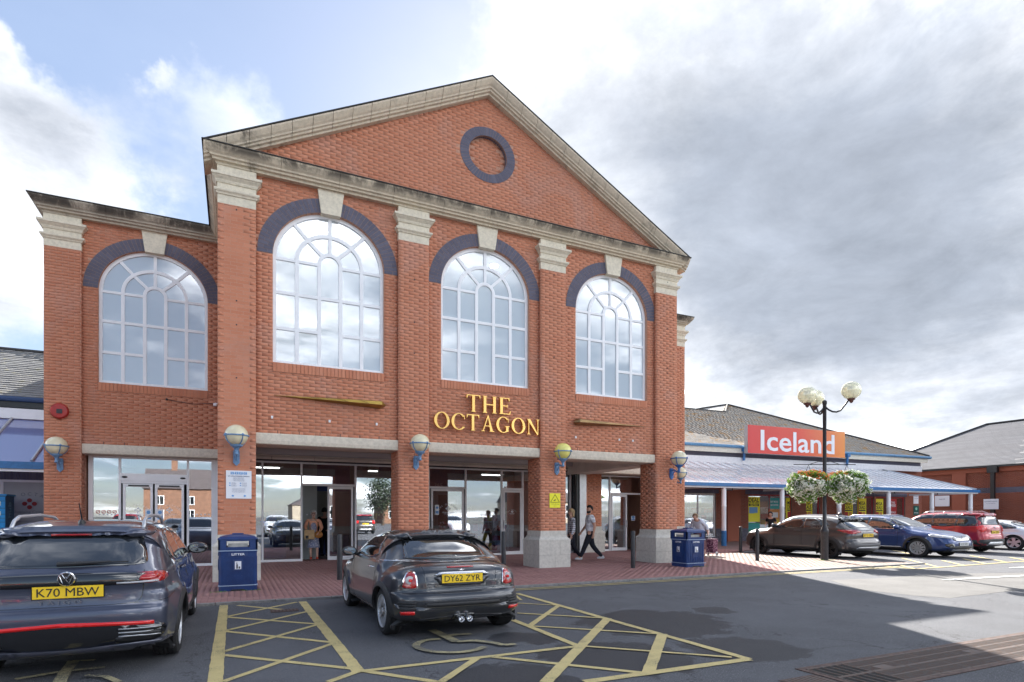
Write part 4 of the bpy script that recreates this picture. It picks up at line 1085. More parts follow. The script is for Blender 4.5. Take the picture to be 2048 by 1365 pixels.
word('OCTAGON', WP(867,0,WF-.1).x, WP(1078,0,WF-.1).x, WP(975,864,WF-.1).z, .415)
# golden wedge ornaments
M_fin = mat('brass_fin', (.42,.28,.07), .32, metal=.85, noise=.35, nscale=2, coords='World'); M_find = mat('bronze_fin', (.30,.20,.10), .35, metal=.85, noise=.3, nscale=3, coords='World')
def fin(label, x0, x1, z, big, flip, m):
    t = thing('wedge_ornament', label, 'ornament', ((x0+x1)/2, WF, z)); L = (x1-x0)/2; s = -1 if flip else 1
    tip = (-L*s, -.03, .02); A = [(L*.9*s, -.02, .10), (L*.9*s, -.02, -.10), (L*.9*s, -.26, .04), (L*.9*s, -.26, -.04), (L*s, -.12, -.03)]
    b = MB(); b.add([tip]+A, [(0,1,3),(0,3,4),(0,4,2),(0,2,1),(1,5,3),(3,5,4),(4,5,2),(2,5,1)]); 
    me = b.mesh('fin_body', m); link('fin_body', me, t)
    sm_ = MB()
    for k in (.35,.6,.8): 
        p = Vector(tip).lerp(Vector(A[2]), k); q = Vector(tip).lerp(Vector(A[3]), k+.08); sm_.tube([p+Vector((0,-.004,0)), q+Vector((0,-.004,0))], .004, 4)
    sm_.build('seam', M_find, t)
a, b = WP(541, 798, WF-.1), WP(774, 815, WF-.2); fin('long brass wedge pointing left on the wall under the left window of the main front', a.x, b.x, 4.17, 1, False, M_fin)
a, b = WP(1150, 798, WF-.2), WP(1298, 815, WF-.1); fin('bronze wedge pointing right on the wall under the right window of the main front', a.x, b.x, 4.14, 1, True, M_find)
# small white sensors, camera, alarm
pos = [(544,835,'leftmost of the three tiny white clips below the brass wedge'),(659,843,'middle one of the three tiny white clips below the brass wedge'),(753,849,'rightmost of the three tiny white clips below the brass wedge'),
       (1151,875,'leftmost of the three tiny white clips below the bronze wedge'),(1238,880,'middle one of the three tiny white clips below the bronze wedge'),(1265,882,'rightmost of the three tiny white clips below the bronze wedge')]
for px, py, lab in pos:
    p = WP(px, py, WF); o = MB().box(-.022,-.03,-.03,.022,0,.03).box(-.006,-.034,-.02,.006,-.03,.02).build('wall_clip', M_white); o.location = p; tag(o, lab, 'clip', 'small white clips on the brick front')
p = WP(428, 808, wingW); cc = thing('security_camera', 'small white camera at the right edge of the left wing wall, under its arched window', 'camera', (-.42, wingW, p.z))
MB().box(-.07,-.05,-.02,.0,0,.02).tube([(-.02,-.03,0),(-.05,-.14,-.05)], .015).build('bracket', M_white, cc); MB().box(-.10,-.24,-.09,-.02,-.08,-.02).build('body', M_white, cc)
cb = thing('wall_cable', 'thin dark cable drooping from the white camera along the left wing wall', 'cable', (-1.4, wingW, p.z))
MB().tube([(-.25,-.02,.02),(0,-.02,-.02),(.4,-.02,-.05),(.9,-.02,.0)], .008, 5).ball((-.25,-.03,.02),.03).build('flex', M_black, cb)
p = WP(120, 823, wingF); al = thing('alarm_siren', 'oval red alarm siren high on the left outer pillar', 'alarm', (p.x, wingF, p.z))
MB().lathe([(.19,0),(.20,-.05),(.17,-.10),(.0001,-.115)], (0,0,0), 24, sy=1., axis='y').build('cover', mat('red_siren', (.42,.025,.02), .4, noise=.2), al)
MB().box(-.05,-.125,-.07,.07,-.10,.04).build('badge', M_dark, al)

# ------------------------------------------------------------------ wall lamps
M_opal = mat('opal_globe', (.80,.73,.50), .25, noise=.12, nscale=6, coat=.5); M_opaly = mat('yellow_globe', (.86,.80,.22), .25, coat=.5, noise=.1, nscale=6); M_lampblue = mat('pale_blue_iron', (.16,.30,.50), .5, noise=.35, nscale=20); M_lampblue2 = mat('strong_blue_iron', (.04,.15,.42), .45, noise=.3, nscale=20)
def wall_lamp(px, py, Yw, label, opal=M_opal, blue=M_lampblue, r=.235, off=.36, sidex=.07):
    p = WP(px, py, Yw-off)
    t = thing('wall_lamp', label, 'lamp', (p.x, Yw, p.z), 0, 'globe lamps on the brick pillars')
    c = (0, -off, 0)
    gb = MB(); gb.ball(c, r, r, r*.96, 26, 18); gb.build('globe', opal, t, smooth=True)
    m = MB(); n = 26
    # equator band
    vs = []
    for k in range(n):
        a = 2*math.pi*k/n
        for dr, dz in ((.004,-.016),(.018,-.012),(.018,.012),(.004,.016)): vs.append((c[0]+(r+dr)*math.cos(a), c[1]+(r+dr)*math.sin(a), dz-.01))
    m.add(vs, [(4*k+j, 4*((k+1) % n)+j, 4*((k+1) % n)+(j+1) % 4, 4*k+(j+1) % 4) for k in range(n) for j in range(4)])
    for a in (R(-60), R(30), R(120), R(210)):
        pts = [(c[0]+(r+.008)*math.cos(a)*math.cos(e), c[1]+(r+.008)*math.sin(a)*math.cos(e), -(r+.008)*math.sin(e)*.96) for e in [R(x) for x in range(0, 66, 8)]]
        m.tube(pts, .013, 6); m.ball(pts[0], .028, .028, .03, 8, 6)
    m.build('cage', blue, t, smooth=40)
    m = MB(); m.lathe([(.105,-.20),(.125,-.215),(.12,-.235),(.09,-.245),(.085,-.26),(.055,-.275),(.05,-.30),(.035,-.315),(.035,-.38),(.045,-.39),(.045,-.41),(.03,-.42),(.0001,-.435)][::-1], c, 18)
    m.build('cup', blue, t, smooth=40)
    m = MB(); m.tube([(0,-off,-.36),(0,-off*.7,-.40),(0,-off*.4,-.33),(0,-.04,-.36)], .022, 8); m.tube([(0,-off*.5,-.37),(0,-.10,-.45),(0,-.04,-.52)], .015, 6)
    m.prism([(-.05,-.28),(.05,-.28),(.065,-.33),(.065,-.56),(0,-.63),(-.065,-.56),(-.065,-.33)], 'y', 0, -.045); m.prism([(-.03,-.31),(.03,-.31),(.04,-.34),(.04,-.54),(0,-.58),(-.04,-.54),(-.04,-.34)], 'y', -.045, -.06)
    m.build('bracket', blue, t, smooth=40)
wall_lamp(113, 892, wingF, 'cream globe wall lamp on the left outer pillar, under the red siren')
wall_lamp(473, 871, PF, 'cream globe wall lamp on the pillar above the UKPC parking notice')
wall_lamp(840, 887, PF, 'cream globe wall lamp on the second tall pillar, left of the gold lettering')
wall_lamp(1126, 903, PF, 'bright yellow globe wall lamp on the third tall pillar', M_opaly)
wall_lamp(1358, 917, PF, 'cream globe wall lamp with strong blue bracket on the right end pillar', M_opal, M_lampblue2)
wall_lamp(1361, 946, wingF-.1, 'smaller looking cream globe lamp just behind and below the one on the right end pillar', M_opal, M_lampblue)

# ------------------------------------------------------------------ litter bins and bollards
M_bin = mat('blue_bin_plastic', (.004,.028,.13), .35, noise=.3, nscale=6, col2=(.008,.04,.16)); M_binl = mat('bin_silver_line', (.35,.45,.6), .4)
def litter_bin(x, y, label):
    t = thing('litter_bin', label, 'bin', (x, y, .022), 0, 'blue litter bins on the paving')
    W, D, H = .335, .335, 1.10
    m = MB()
    def ringb(z0, z1, a, b, c=.035):
        def oc(w, z): return [(-w+c,-w,z),(w-c,-w,z),(w,-w+c,z),(w,w-c,z),(w-c,w,z),(-w+c,w,z),(-w,w-c,z),(-w,-w+c,z)]
        A = oc(a, z0)+oc(b, z1); m.add(A, [tuple(range(7,-1,-1)), tuple(range(8,16))]+[(i, (i+1) % 8, (i+1) % 8+8, i+8) for i in range(8)])
    ringb(.0,.10,W-.005,W-.005); ringb(.10,.74,W-.012,W-.006); ringb(.74,.80,W,W+.005)
    # ribs
    for s in range(4):
        for k in range(9):
            u = -.25+k*.0625
            if abs(u) < .12: zs = ((.13,.3),)
            else: zs = ((.13,.66),)
            for z0, z1 in zs:
                b = MB(); b.box(u-.010, -W-.001, z0, u+.010, -W+.02, z1); b.xform(Matrix.Rotation(s*math.pi/2, 4, 'Z')); m.v += [] ; m.add(b.v, b.f)
    m.build('body', M_bin, t)
    l = MB()
    for z in (.115,.775):
        l.box(-W-.006,-W-.006,z-.007,W+.006,W+.006,z+.007)
    l.build('silver_band', M_binl, t)
    # hood with openings on each side
    h = MB(); z0, z1, z2_ = .79, .985, 1.05
    for s in range(4):
        b = MB(); ww = W+.005
        b.box(-ww,-ww,z0,-.20,-ww+.03,z1+.0); b.box(.20,-ww,z0,ww,-ww+.03,z1); b.box(-.20,-ww,z0,.20,-ww+.03,z0+.055); b.box(-.20,-ww,z1-.03,.20,-ww+.03,z1)
        b.xform(Matrix.Rotation(s*math.pi/2, 4, 'Z')); h.add(b.v, b.f)
    def sq(w, z): return [(-w,-w,z),(w,-w,z),(w,w,z),(-w,w,z)]
    prof = [(W+.012,z1),(W+.012,z1+.02),(W-.04,z1+.055),(W-.14,z1+.08),(.10,z1+.095),(.10,z1+.115),(.04,z1+.118)]
    A = []
    for w, z in prof: A += sq(w, z)
    h.add(A, [(3,2,1,0)]+[(4*i+k, 4*i+(k+1) % 4, 4*i+4+(k+1) % 4, 4*i+4+k) for i in range(len(prof)-1) for k in range(4)]+[tuple(4*(len(prof)-1)+k for k in range(4))])
    h.build('hood', M_bin, t)
    MB().box(-W+.05,-W+.05,z0,W-.05,W-.05,z0+.04).box(-.17,-W+.06,z0+.04,.17,-W+.09,z0+.12).box(W-.09,-.17,z0+.04,W-.06,.17,z0+.12).box(-W+.06,-.17,z0+.04,-W+.09,.17,z0+.12).build('liner', mat('bin_liner', (.45,.44,.42), .6, noise=.3), t)
    for s, (dx, dy, rz) in enumerate(((0,-1,0),(-1,0,-math.pi/2))):
        M_ = Matrix.Rotation(rz, 4, 'Z')
        b = MB(); b.box(-.17,-W-.010,.675,.17,-W+.01,.735).xform(M_).build('label_plate', M_navy, t)
        me = text_mesh('LITTER', .055, .001, .0015, 1.35); me.transform(M_ @ Matrix.Translation((0,-W-.0125,.688)) @ Matrix.Rotation(math.pi/2, 4, 'X')); me.materials.clear(); me.materials.append(M_wsign); link('lettering', me, t)
        b = MB(); b.box(-.085,-W-.012,.40,.085,-W+.01,.60).xform(M_).build('symbol_frame', M_navy, t)
        b = MB(); b.box(-.055,-W-.015,.425,.055,-W-.010,.575).xform(M_).build('symbol_plate', M_wsign, t)
        b = MB(); b.box(-.03,-W-.017,.435,-.005,-W-.014,.52); b.box(-.03,-W-.017,.53,-.012,-W-.014,.55); b.box(.008,-W-.017,.435,.035,-W-.014,.475).xform(M_).build('symbol', M_bk, t)
    MB().prism([(-.16,.0),(.16,.0),(.10,.045),(-.10,.045)], 'y', -W-.004, -W+.01).build('base_notch', M_bk, t)
litter_bin(.07, 12.60, 'blue litter bin standing in front of the first tall pillar')
litter_bin(11.68, 12.92, 'blue litter bin standing in front of the right end pillar')
M_boll = mat('bollard_paint', (.015,.016,.02), .4, noise=.4, nscale=14, col2=(.03,.03,.035)); M_rust = mat('rust_foot', (.22,.10,.06), .8, noise=.4, nscale=30)
def bollard(x, y, label, h=1.03, r=.06):
    t = thing('bollard', label, 'bollard', (x, y, .02), 0, 'black bollards along the paving')
    MB().lathe([(r,.0),(r,h-.02),(r*.95,h-.005),(r*.8,h),(.0001,h)], n=18).build('post', M_boll, t, smooth=40)
    MB().lathe([(r+.05,0),(r+.03,.006),(r+.003,.012)], n=14).build('foot_collar', M_rust, t)
bollard(2.13, 13.45, 'black bollard between the parked black coupe and the open doorway')
bollard(6.45, 14.1, 'black bollard half hidden behind the roof of the black coupe')
bollard(9.86, 13.05, 'black bollard in front of the right hand shop entrance, left of the right end pillar')
bollard(15.06, 13.5, 'sunlit black bollard at the nose of the grey crossover, nearest the road')
bollard(17.95, 16.9, 'black bollard just left of the front wheel of the grey crossover')
bollard(3.95, 13.6, 'black bollard seen over the roof of the black coupe, against the shop glass')
# ------------------------------------------------------------------ frozen food store on the right
A_ = R(-3); UX, UY = math.cos(A_), math.sin(A_)
S = thing('store_building', 'brick supermarket with mossy tiled hip roof, glazed blue-edged canopy and posters in its windows', 'building')
OX, OY = 26.0, 24.75
def sw(u, v=0.): return (OX+u*UX-v*UY*1., OY+u*UY+v*UX)   # u along, v back
def sb(mb, u0, v0, z0, u1, v1, z1, mi=0):
    b = MB(); b.box(u0, v0, z0, u1, v1, z1); b.xform(Matrix.Translation((OX, OY, 0)) @ Matrix.Rotation(A_, 4, 'Z')); mb.add(b.v, b.f, mi); return mb
def spx(px):  # pixel x -> u on the wall plane
    t = (px-1024)/F; k = (t*CS+SN)/(CS-t*SN)   # X/Y
    # OX+u UX = k (OY+u UY)
    return (k*OY-OX)/(UX-k*UY)
def spz(px, py, v=0.):
    u = spx(px); p = sw(u, v); return HC+(HZ-py)/F*depth(p)
M_moss = brick_mat('mossy_tile', [(.30,.28,.25), (.36,.33,.29), (.25,.23,.21), (.33,.31,.28), (.40,.37,.32)], .3)
def moss(m, col, lo, hi, f):
    t = NT(m.node_tree); b = m.node_tree.nodes['Principled BSDF']; l = [x for x in m.node_tree.links if x.to_socket == b.inputs['Base Color']][0]; src = l.from_socket
    g = t.new('ShaderNodeNewGeometry'); c = t.mix(t.sstep(t.noise(g.outputs['Position'], 2.2, 9, .78, dist=.5), lo, hi, 0, f), src, col); t.l.new(c, b.inputs['Base Color'])
moss(M_moss, (.38,.20,.05), .52, .60, .9)
M_slate = brick_mat('grey_slate', [(.13,.13,.145), (.18,.18,.195), (.10,.105,.115), (.15,.145,.155)], .3)
M_slate2 = brick_mat('lichen_slate', [(.25,.25,.245), (.31,.31,.30), (.20,.20,.205), (.28,.275,.26)], .3); moss(M_slate2, (.30,.27,.12), .56, .62, .6)
M_under = mat('roof_felt', (.03,.03,.03), .9)
# wall with windows
U0, U1 = -9.5, spx(1845)-.1
WZ = 4.6
wins = []
def W_(pa, pb): return spx(pa), spx(pb)
WT, WBT = 2.72, .28
for a, b in ((1366,1432),(1497,1584),(1612,1640),(1690,1748),(1752,1810)): wins.append(W_(a, b))
wall = MB(); e = [U0]+[x for w in wins for x in w]+[U1]
for a, b in zip(e[0::2], e[1::2]): sb(wall, a, 0, 0, b, .3, WZ)
for a, b in wins: sb(wall, a, 0, 0, b, .3, WBT); sb(wall, a, 0, WT, b, .3, WZ)
sb(wall, U1-.3, .3, 0, U1, 14, WZ)
wall.build('wall_core', M_mortar_d, S)
bs = []; dk = []; sold = []
def layS(u0, u1, z0, z1, out):
    k = int(math.floor(z0/BH)); z = k*BH
    while z < z1-.01:
        u = u0-(BW/2 if k % 2 else 0)
        while u < u1-.01:
            p, q = max(u, u0), min(u+BW, u1)
            if q-p > .03 and z+BH > z0+.02:
                c = sw((p+q)/2, .004); out.append((Vector((c[0], c[1], z+BH/2)), A_, q-p-.01, .02, BH-.01, 0))
            u += BW
        z += BH; k += 1
for a, b in zip(e[0::2], e[1::2]): layS(a, b, .0, .72, dk); layS(a, b, .75, 4.5, bs)
for a, b in wins:
    layS(a, b, WT+.26, 4.5, bs); layS(a, b, 0, WBT-.02, dk)
    n = int((b-a+.5)/.085)
    for i in range(n): c = sw(a-.25+(i+.5)*.085, -.002); sold.append((Vector((c[0], c[1], WT+.13)), A_, .075, .03, .235, 0))
pieces(bs, 'brick', M_brick2, S, 120); pieces(dk, 'dark_brick', M_blue, S, 60); pieces(sold, 'lintel_brick', M_blue, S, 60)
M_redf = mat('red_window_frame', (.40,.025,.03), .4)
for i, (a, b) in enumerate(wins):
    f = MB(); w = .07; fm = M_white if i == 0 else M_redf
    sb(f, a, .08, WBT, a+w, .16, WT); sb(f, b-w, .08, WBT, b, .16, WT); sb(f, a+w, .08, WT-w, b-w, .16, WT); sb(f, a+w, .08, WBT, b-w, .16, WBT+w)
    if i in (0,): sb(f, (a+b)/2-.08, .08, WBT+w, (a+b)/2-.02, .16, WT-w)
    if i in (1,3,4): sb(f, (a+b)/2-.03, .08, WBT+w, (a+b)/2+.03, .16, WT-w)
    fo = f.build('window', fm, S); g = MB(); sb(g, a+w, .115, WBT+w, b-w, .12, WT-w); g.build('pane', M_glass, fo)
room = MB(); sb(room, U0, 6, 0, U1, 6.1, 3.2); room.build('store_back_wall', mat('store_wall', (.35,.22,.15), .8, noise=.5, nscale=1.5), S)
room = MB(); sb(room, U0, .3, 3.1, U1, 6, 3.2); sb(room, U0, .3, .0, U1, 6, .03); room.build('store_ceiling', mat('store_ceiling', (.45,.43,.4), .9), S)
st = MB()
for i in range(12):
    for v in (1.5, 3.4): sb(st, U0+1+i*2.2, v, 2.95, U0+2.3+i*2.2, v+.12, 3.0)
st.build('strip_lights', M_strip, S, kind='stuff')
rr = random.Random(8)
for i in range(7):
    u = spx(1372)+i*2.9; p = sw(u+.6, 2.4+.4*(i % 2)); t = thing('freezer_shelf', 'stocked shelf inside the supermarket, '+['first','second','third','fourth','fifth','sixth','last'][i]+' one from the left', 'shelf', (p[0], p[1], .03), A_, 'shelves inside the supermarket')
    MB().box(-.9,-.3,0,.9,.3,.1).box(-.9,.25,.1,.9,.3,2.0).build('rack', M_shelf, t)
    m = MB()
    for r in range(5):
        for k in range(9): m.box(-.88+k*.196, -.28, .12+r*.38, -.88+k*.196+.18, .2, .12+r*.38+rr.uniform(.18,.33), rr.randrange(7))
    m.build('stock', goods, t, kind='stuff')
# posters
M_py = mat('poster_yellow', (.90,.82,.03), .5); M_pt = mat('poster_teal', (.03,.35,.33), .5); M_pg = mat('poster_green', (.02,.28,.16), .5); M_po = mat('poster_orange', (.6,.25,.06), .5)
def poster(px0, py0, px1, py1, label, rows, m=M_py, grp='yellow offer posters in the supermarket windows', v=.10, items_=None):
    u0, u1 = spx(px0), spx(px1); z0, z1 = spz(px0, py1), spz(px0, py0); c = sw((u0+u1)/2, v-.01)
    t = thing('window_poster', label, 'poster', (c[0], c[1], (z0+z1)/2), A_, grp); w, h = u1-u0, z1-z0
    MB().box(-w/2, -.004, -h/2, w/2, .004, h/2).build('sheet', m, t)
    for (s, fz, fh, fw, mm) in rows: text('lettering', s, .2, (0, -.008, fz*h), mm, t, .001, .004, fit=(fw*w, fh*h))
    for (x0, z0_, x1, z1_, mm) in (items_ or []): MB().box(x0*w, -.008, z0_*h, x1*w, -.004, z1_*h).build('picture', mm, t)
    return t
poster(1498,994,1522,1044,'yellow poster reading DEAL OF THE WEEK HALF PRICE in the supermarket window', [('DEAL', .37, .15, .86, M_bk), ('OF THE WEEK', .255, .055, .84, M_bk)], items_=[(-.42,.13,.42,.21,M_bk),(-.4,-.16,.30,.09,M_lblue),(.02,-.36,.44,-.14,M_py)])
text('lettering', 'HALF PRICE', .2, (0,-.010,.17*(spz(1498,994)-spz(1498,1044))), M_py, bpy.context.scene.objects[-1].parent if False else [o for o in bpy.data.objects if o.name.startswith('window_poster')][-1], .001, .004, fit=(.55, .09))
poster(1540,996,1562,1018,'teal poster at the top of the supermarket window', [('BUY MORE', .15, .18, .7, M_wsign), ('SAVE MORE', -.15, .18, .7, M_wsign)], M_pt, None)
poster(1540,1019,1566,1060,'food picture poster under the teal poster', [], M_po, None, items_=[(-.3,.1,.2,.35,goods[3]),(-.1,-.3,.4,.0,goods[4]),(-.4,-.2,-.1,.05,goods[5])])
mega = [('MEGA', .30, .15, .8, M_bk), ('DEALS', .13, .15, .8, M_bk)]
its = [(-.38,-.30,-.02,-.05,goods[0]),(.05,-.32,.36,-.06,M_po),(-.42,-.02,.42,.03,M_bk)]
poster(1575,996,1594,1046,'yellow MEGA DEALS poster just right of the second white canopy post', mega, items_=its)
poster(1606,996,1627,1046,'yellow MEGA DEALS poster left of the third white canopy post', mega, items_=its)
poster(1690,997,1708,1046,'leftmost of the three yellow MEGA DEALS posters right of the flower baskets', mega, items_=its)
poster(1718,997,1735,1046,'middle one of the three yellow MEGA DEALS posters right of the flower baskets', mega, items_=its)
poster(1752,998,1769,1046,'rightmost of the three yellow MEGA DEALS posters right of the flower baskets', mega, items_=its)
poster(1781,998,1796,1052,'red WEEK 3 for £5 poster beside the fourth white canopy post', [('THIS', .36, .08, .5, M_wsign), ('WEEK', .25, .1, .8, M_wsign), ('DEALS', .0, .08, .7, M_wsign), ('£5', -.3, .18, .6, M_wsign)], M_redf, None)
poster(1497,1046,1522,1090,'green poster at the bottom of the supermarket window under the DEAL poster', [], M_pg, None, items_=[(-.5,.2,.5,.45,M_pt)])
u = spx(1375)
for a, b, w_ in ((1374,1397,'left'),(1401,1424,'right')): poster(a, 995, b, 1006, w_+' one of two yellow price banners at the top of the white framed supermarket window', [('2 FOR £5', 0, .6, .8, M_bk)], M_py, 'yellow price banners', v=.9)
# roof: eave line at z 5.44
EZ = 5.44; ov = -.45
def plane_pt(u, v, z): c = sw(u, v); return Vector((c[0], c[1], z))
ue = spx(1845); PT = math.tan(R(26))
Mw = Matrix.Translation((OX, OY, 0)) @ Matrix.Rotation(A_, 4, 'Z')
hh = MB()
apx = ue-9.0; apz = EZ+9.0*PT; lowu = U0-4; lz_v = 6.9
hh.add([(lowu, ov, EZ-.03), (ue, ov, EZ-.03), (ue, 20, EZ-.03), (lowu, 20, EZ-.03), (apx, ov+9., apz-.05), (lowu, ov+lz_v, EZ+lz_v*PT-.05), (apx-2.1, ov+lz_v, EZ+lz_v*PT-.05), (apx-5, ov+9, EZ+7*PT)],
       [(0,1,4,6,5), (1,2,4), (6,4,7), (5,6,7,3)], 0)
hh.xform(Mw); hh.build('roof_deck', M_under, S)
tiles = []
tw_, th_ = .30, .21
pitch = math.atan(PT); nrow = int(9.0/math.cos(pitch)/th_)
for r in range(nrow):
    sdist = (r+.5)*th_; v = ov+sdist*math.cos(pitch); z = EZ+sdist*math.sin(pitch)
    if z > apz-.02: break
    uend = ue-sdist*math.cos(pitch); ust = lowu if (v-ov) < lz_v else apx-2.1+(v-ov-lz_v)
    uu = ust-rr.uniform(0, tw_)
    while uu < uend-.1:
        if uu+tw_ > -7:
            q = min(uu+tw_, uend)
            c = sw((uu+q)/2, v); tiles.append((Vector((c[0], c[1], z+.012+rr.uniform(-.002,.003))), A_, q-uu-.0015, th_+.05, .018, pitch-.10))
        uu += tw_
pieces(tiles, 'roof_tile', M_moss, S, 300)
# hip facet facing left under the peak, plus ridges
hf = MB(); hf.add([Mw @ Vector(p) for p in ((apx-2.1, ov+lz_v, EZ+lz_v*PT), (apx, ov+9, apz+.02), (apx-5.5, ov+9.5, EZ+lz_v*PT+.05))], [(0,1,2)]); hf.build('roof_facet', mat('pale_roof_facet', (.50,.48,.45), .7, noise=.3, nscale=20, coords='World'), S)
rd = MB()
for a, b in (((lowu, ov+lz_v, EZ+lz_v*PT+.02), (apx-2.1, ov+lz_v, EZ+lz_v*PT+.02)), ((apx-2.1, ov+lz_v, EZ+lz_v*PT+.02), (apx, ov+9, apz+.05)), ((apx, ov+9, apz+.05), (ue, ov, EZ+.05)), ((apx-5.2, ov+9.2, EZ+lz_v*PT+.1), (apx, ov+9, apz+.05))):
    rd.tube([Mw @ Vector(a), Mw @ Vector(b)], .07, 6)
rd.build('ridge_tiles', M_lead, S)
g = MB(); g.tube([Mw @ Vector((lowu, ov-.03, EZ-.07)), Mw @ Vector((ue+.1, ov-.03, EZ-.07))], .085, 10); g.tube([Mw @ Vector((ue+.1, ov-.03, EZ-.07)), Mw @ Vector((ue+.1, 12, EZ-.07))], .085, 10); g.build('gutter', mat('faded_blue_gutter', (.10,.26,.45), .5, noise=.2), S)
g = MB(); sb(g, U0, ov+.05, EZ-.42, ue-.1, ov+.1, EZ-.14); g.build('fascia_board', mat('cream_fascia', (.70,.66,.56), .6, noise=.1), S)
g = MB(); sb(g, U0, -.1, 4.55, ue-.35, .0, EZ-.3); g.build('upper_band', M_blue, S)
g = MB(); sb(g, U0, -.35, 4.42, ue-.6, -.1, 4.78); g.build('flashing_board', mat('white_board', (.72,.72,.74), .5, noise=.1), S)
# canopy
CZ0, CZ1 = 2.98, 4.42; CV = -4.05
uc1 = spx(1845)+.6
# end of canopy measured on the gutter line
def upx(px, v):
    t = (px-1024)/F; k = (t*CS+SN)/(CS-t*SN); o = sw(0, v); return (k*o[1]-o[0])/(UX-k*UY)
ucE = upx(1953, CV)
cs = MB(); nb = 44
u_a = -8.6; hipb = ucE-3.1
step = .62
u = u_a
sheets = 0
while u < ucE-.05:
    ub = min(u+step, ucE)
    # top of each bay limited by the hip
    def vt(x): return -.35 if x < hipb else -.35+(x-hipb)/(ucE-hipb)*(CV+.35)
    p = [Vector((u, CV, CZ0+.06)), Vector((ub, CV, CZ0+.06))]
    def zt_(x): return CZ0+.06+(CZ1-CZ0-.06)*((vt(x)-CV)/(-.35-CV))
    p += [Vector((ub, vt(ub), zt_(ub))), Vector((u, vt(u), zt_(u)))]
    m = MB(); m.add([Mw @ q for q in p], [(0,1,2,3)]) if vt(ub) > CV+.05 else m.add([Mw @ q for q in (p[0], p[1], p[3])], [(0,1,2)])
    m.build('canopy_sheet', M_canopy, S)
    m = MB(); m.tube([Mw @ (p[0]+Vector((0,-.02,.03))), Mw @ (p[3]+Vector((0,.02,.03)))], .02, 4); m.build('canopy_bar', M_white, S)
    u = ub
g = MB(); sb(g, u_a, CV-.14, CZ0-.10, ucE+.12, CV+.02, CZ0+.06); g.build('canopy_gutter', M_bluepaint, S)
g = MB(); sb(g, u_a, CV-.06, CZ0-.17, ucE+.05, CV+.06, CZ0-.102); sb(g, ucE-.02, CV+.06, CZ0-.17, ucE+.08, 0, CZ0-.05); g.build('canopy_rail', M_white, S)
g = MB(); g.tube([Mw @ Vector((hipb, -.35, CZ1+.03)), Mw @ Vector((ucE, CV, CZ0+.1))], .05, 6); g.build('canopy_hip_bar', M_alu, S)
g = MB()
for uu in np.arange(u_a+1, ucE-2.5, 3.1): sb(g, uu-.04, CV+.2, CZ0-.1, uu+.04, -.3, CZ0+.0)
g.build('canopy_beams', M_white, S, kind='stuff')
for px, gx in ((1447.7, 0), (1564, 0), (1678, 0), (1777, 0), (1863.5, 0), (1941, 0)):
    uu = upx(px, CV+.1); m = MB(); q = Mw @ Vector((uu, CV+.1, 0))
    m.lathe([(.125,.02),(.125,.75),(.11,.76)], (q.x, q.y, 0), 14, 1); m.lathe([(.11,.76),(.11,1.9),(.12,1.92),(.12,1.96),(.11,1.98),(.11,CZ0-.17)], (q.x, q.y, 0), 14, 0)
    m.build('canopy_post', [M_white, M_bluepaint], S, smooth=40)
    m = MB(); m.tube([(q.x+.15, q.y, CZ0-.28), (q.x+.55, q.y, CZ0-.28), (q.x+.55, q.y, CZ0-.05)], .02, 6); m.build('canopy_pipe', M_black, S)
for px in (1469, 1676): 
    uu = spx(px); g = MB(); sb(g, uu-.05, -.16, .0, uu+.05, -.05, 3.0); g.build('downpipe', M_bluepaint, S)
for px in (1476, 1681):
    uu = spx(px); q = Mw @ Vector((uu, ov-.05, 0)); g = MB(); g.tube([(q.x, q.y, EZ-.1), (q.x, q.y+.05, 4.6)], .07, 8); g.box(q.x-.13, q.y-.1, 5.12, q.x+.13, q.y+.1, 5.3); g.build('rainwater_head', M_bluepaint, S)
# pilaster near the first downpipe
g = MB(); sb(g, spx(1449), -.25, .0, spx(1475), 0, 4.4); g.build('pilaster', M_brick2, S)
# store sign
sv = -.9
sx0, sx1 = upx(1496, sv), upx(1690, sv)
def sgz(px, py): u = upx(px, sv); p = sw(u, sv); return HC+(HZ-py)/F*depth(p)
z0, z1 = sgz(1494, 906), sgz(1494, 849.5)
c = sw((sx0+sx1)/2, sv); t = thing('store_sign', 'red to orange illuminated Iceland shop sign box above the canopy', 'sign', (c[0], c[1], (z0+z1)/2), A_)
w, h = sx1-sx0, z1-z0
msn = mat('sign_face', (.70,.05,.08), .35); 
nt = NT(msn.node_tree); tcn = nt.new('ShaderNodeTexCoord'); sp_ = nt.new('ShaderNodeSeparateXYZ'); nt.l.new(tcn.outputs['Object'], sp_.inputs[0])
mr_ = nt.new('ShaderNodeMapRange'); mr_.inputs[1].default_value = -w/2; mr_.inputs[2].default_value = w/2; nt.l.new(sp_.outputs[0], mr_.inputs[0])
cr = nt.ramp(mr_.outputs[0], [(0, (.62,.035,.035)), (.5, (.68,.06,.03)), (.78, (.72,.17,.05)), (1, (.80,.27,.05))]); nt.l.new(cr, msn.node_tree.nodes['Principled BSDF'].inputs['Base Color'])
MB().box(-w/2, -.0, -h/2, w/2, .02, h/2).build('panel', msn, t); MB().box(-w/2+.0, .021, -h/2, w/2, .28, h/2).build('sign_box', M_alu, t)
text('lettering', 'Iceland', 1, (0, -.008, -.03), M_wsign, t, .012, .012, fit=(w*.76, h*.74))
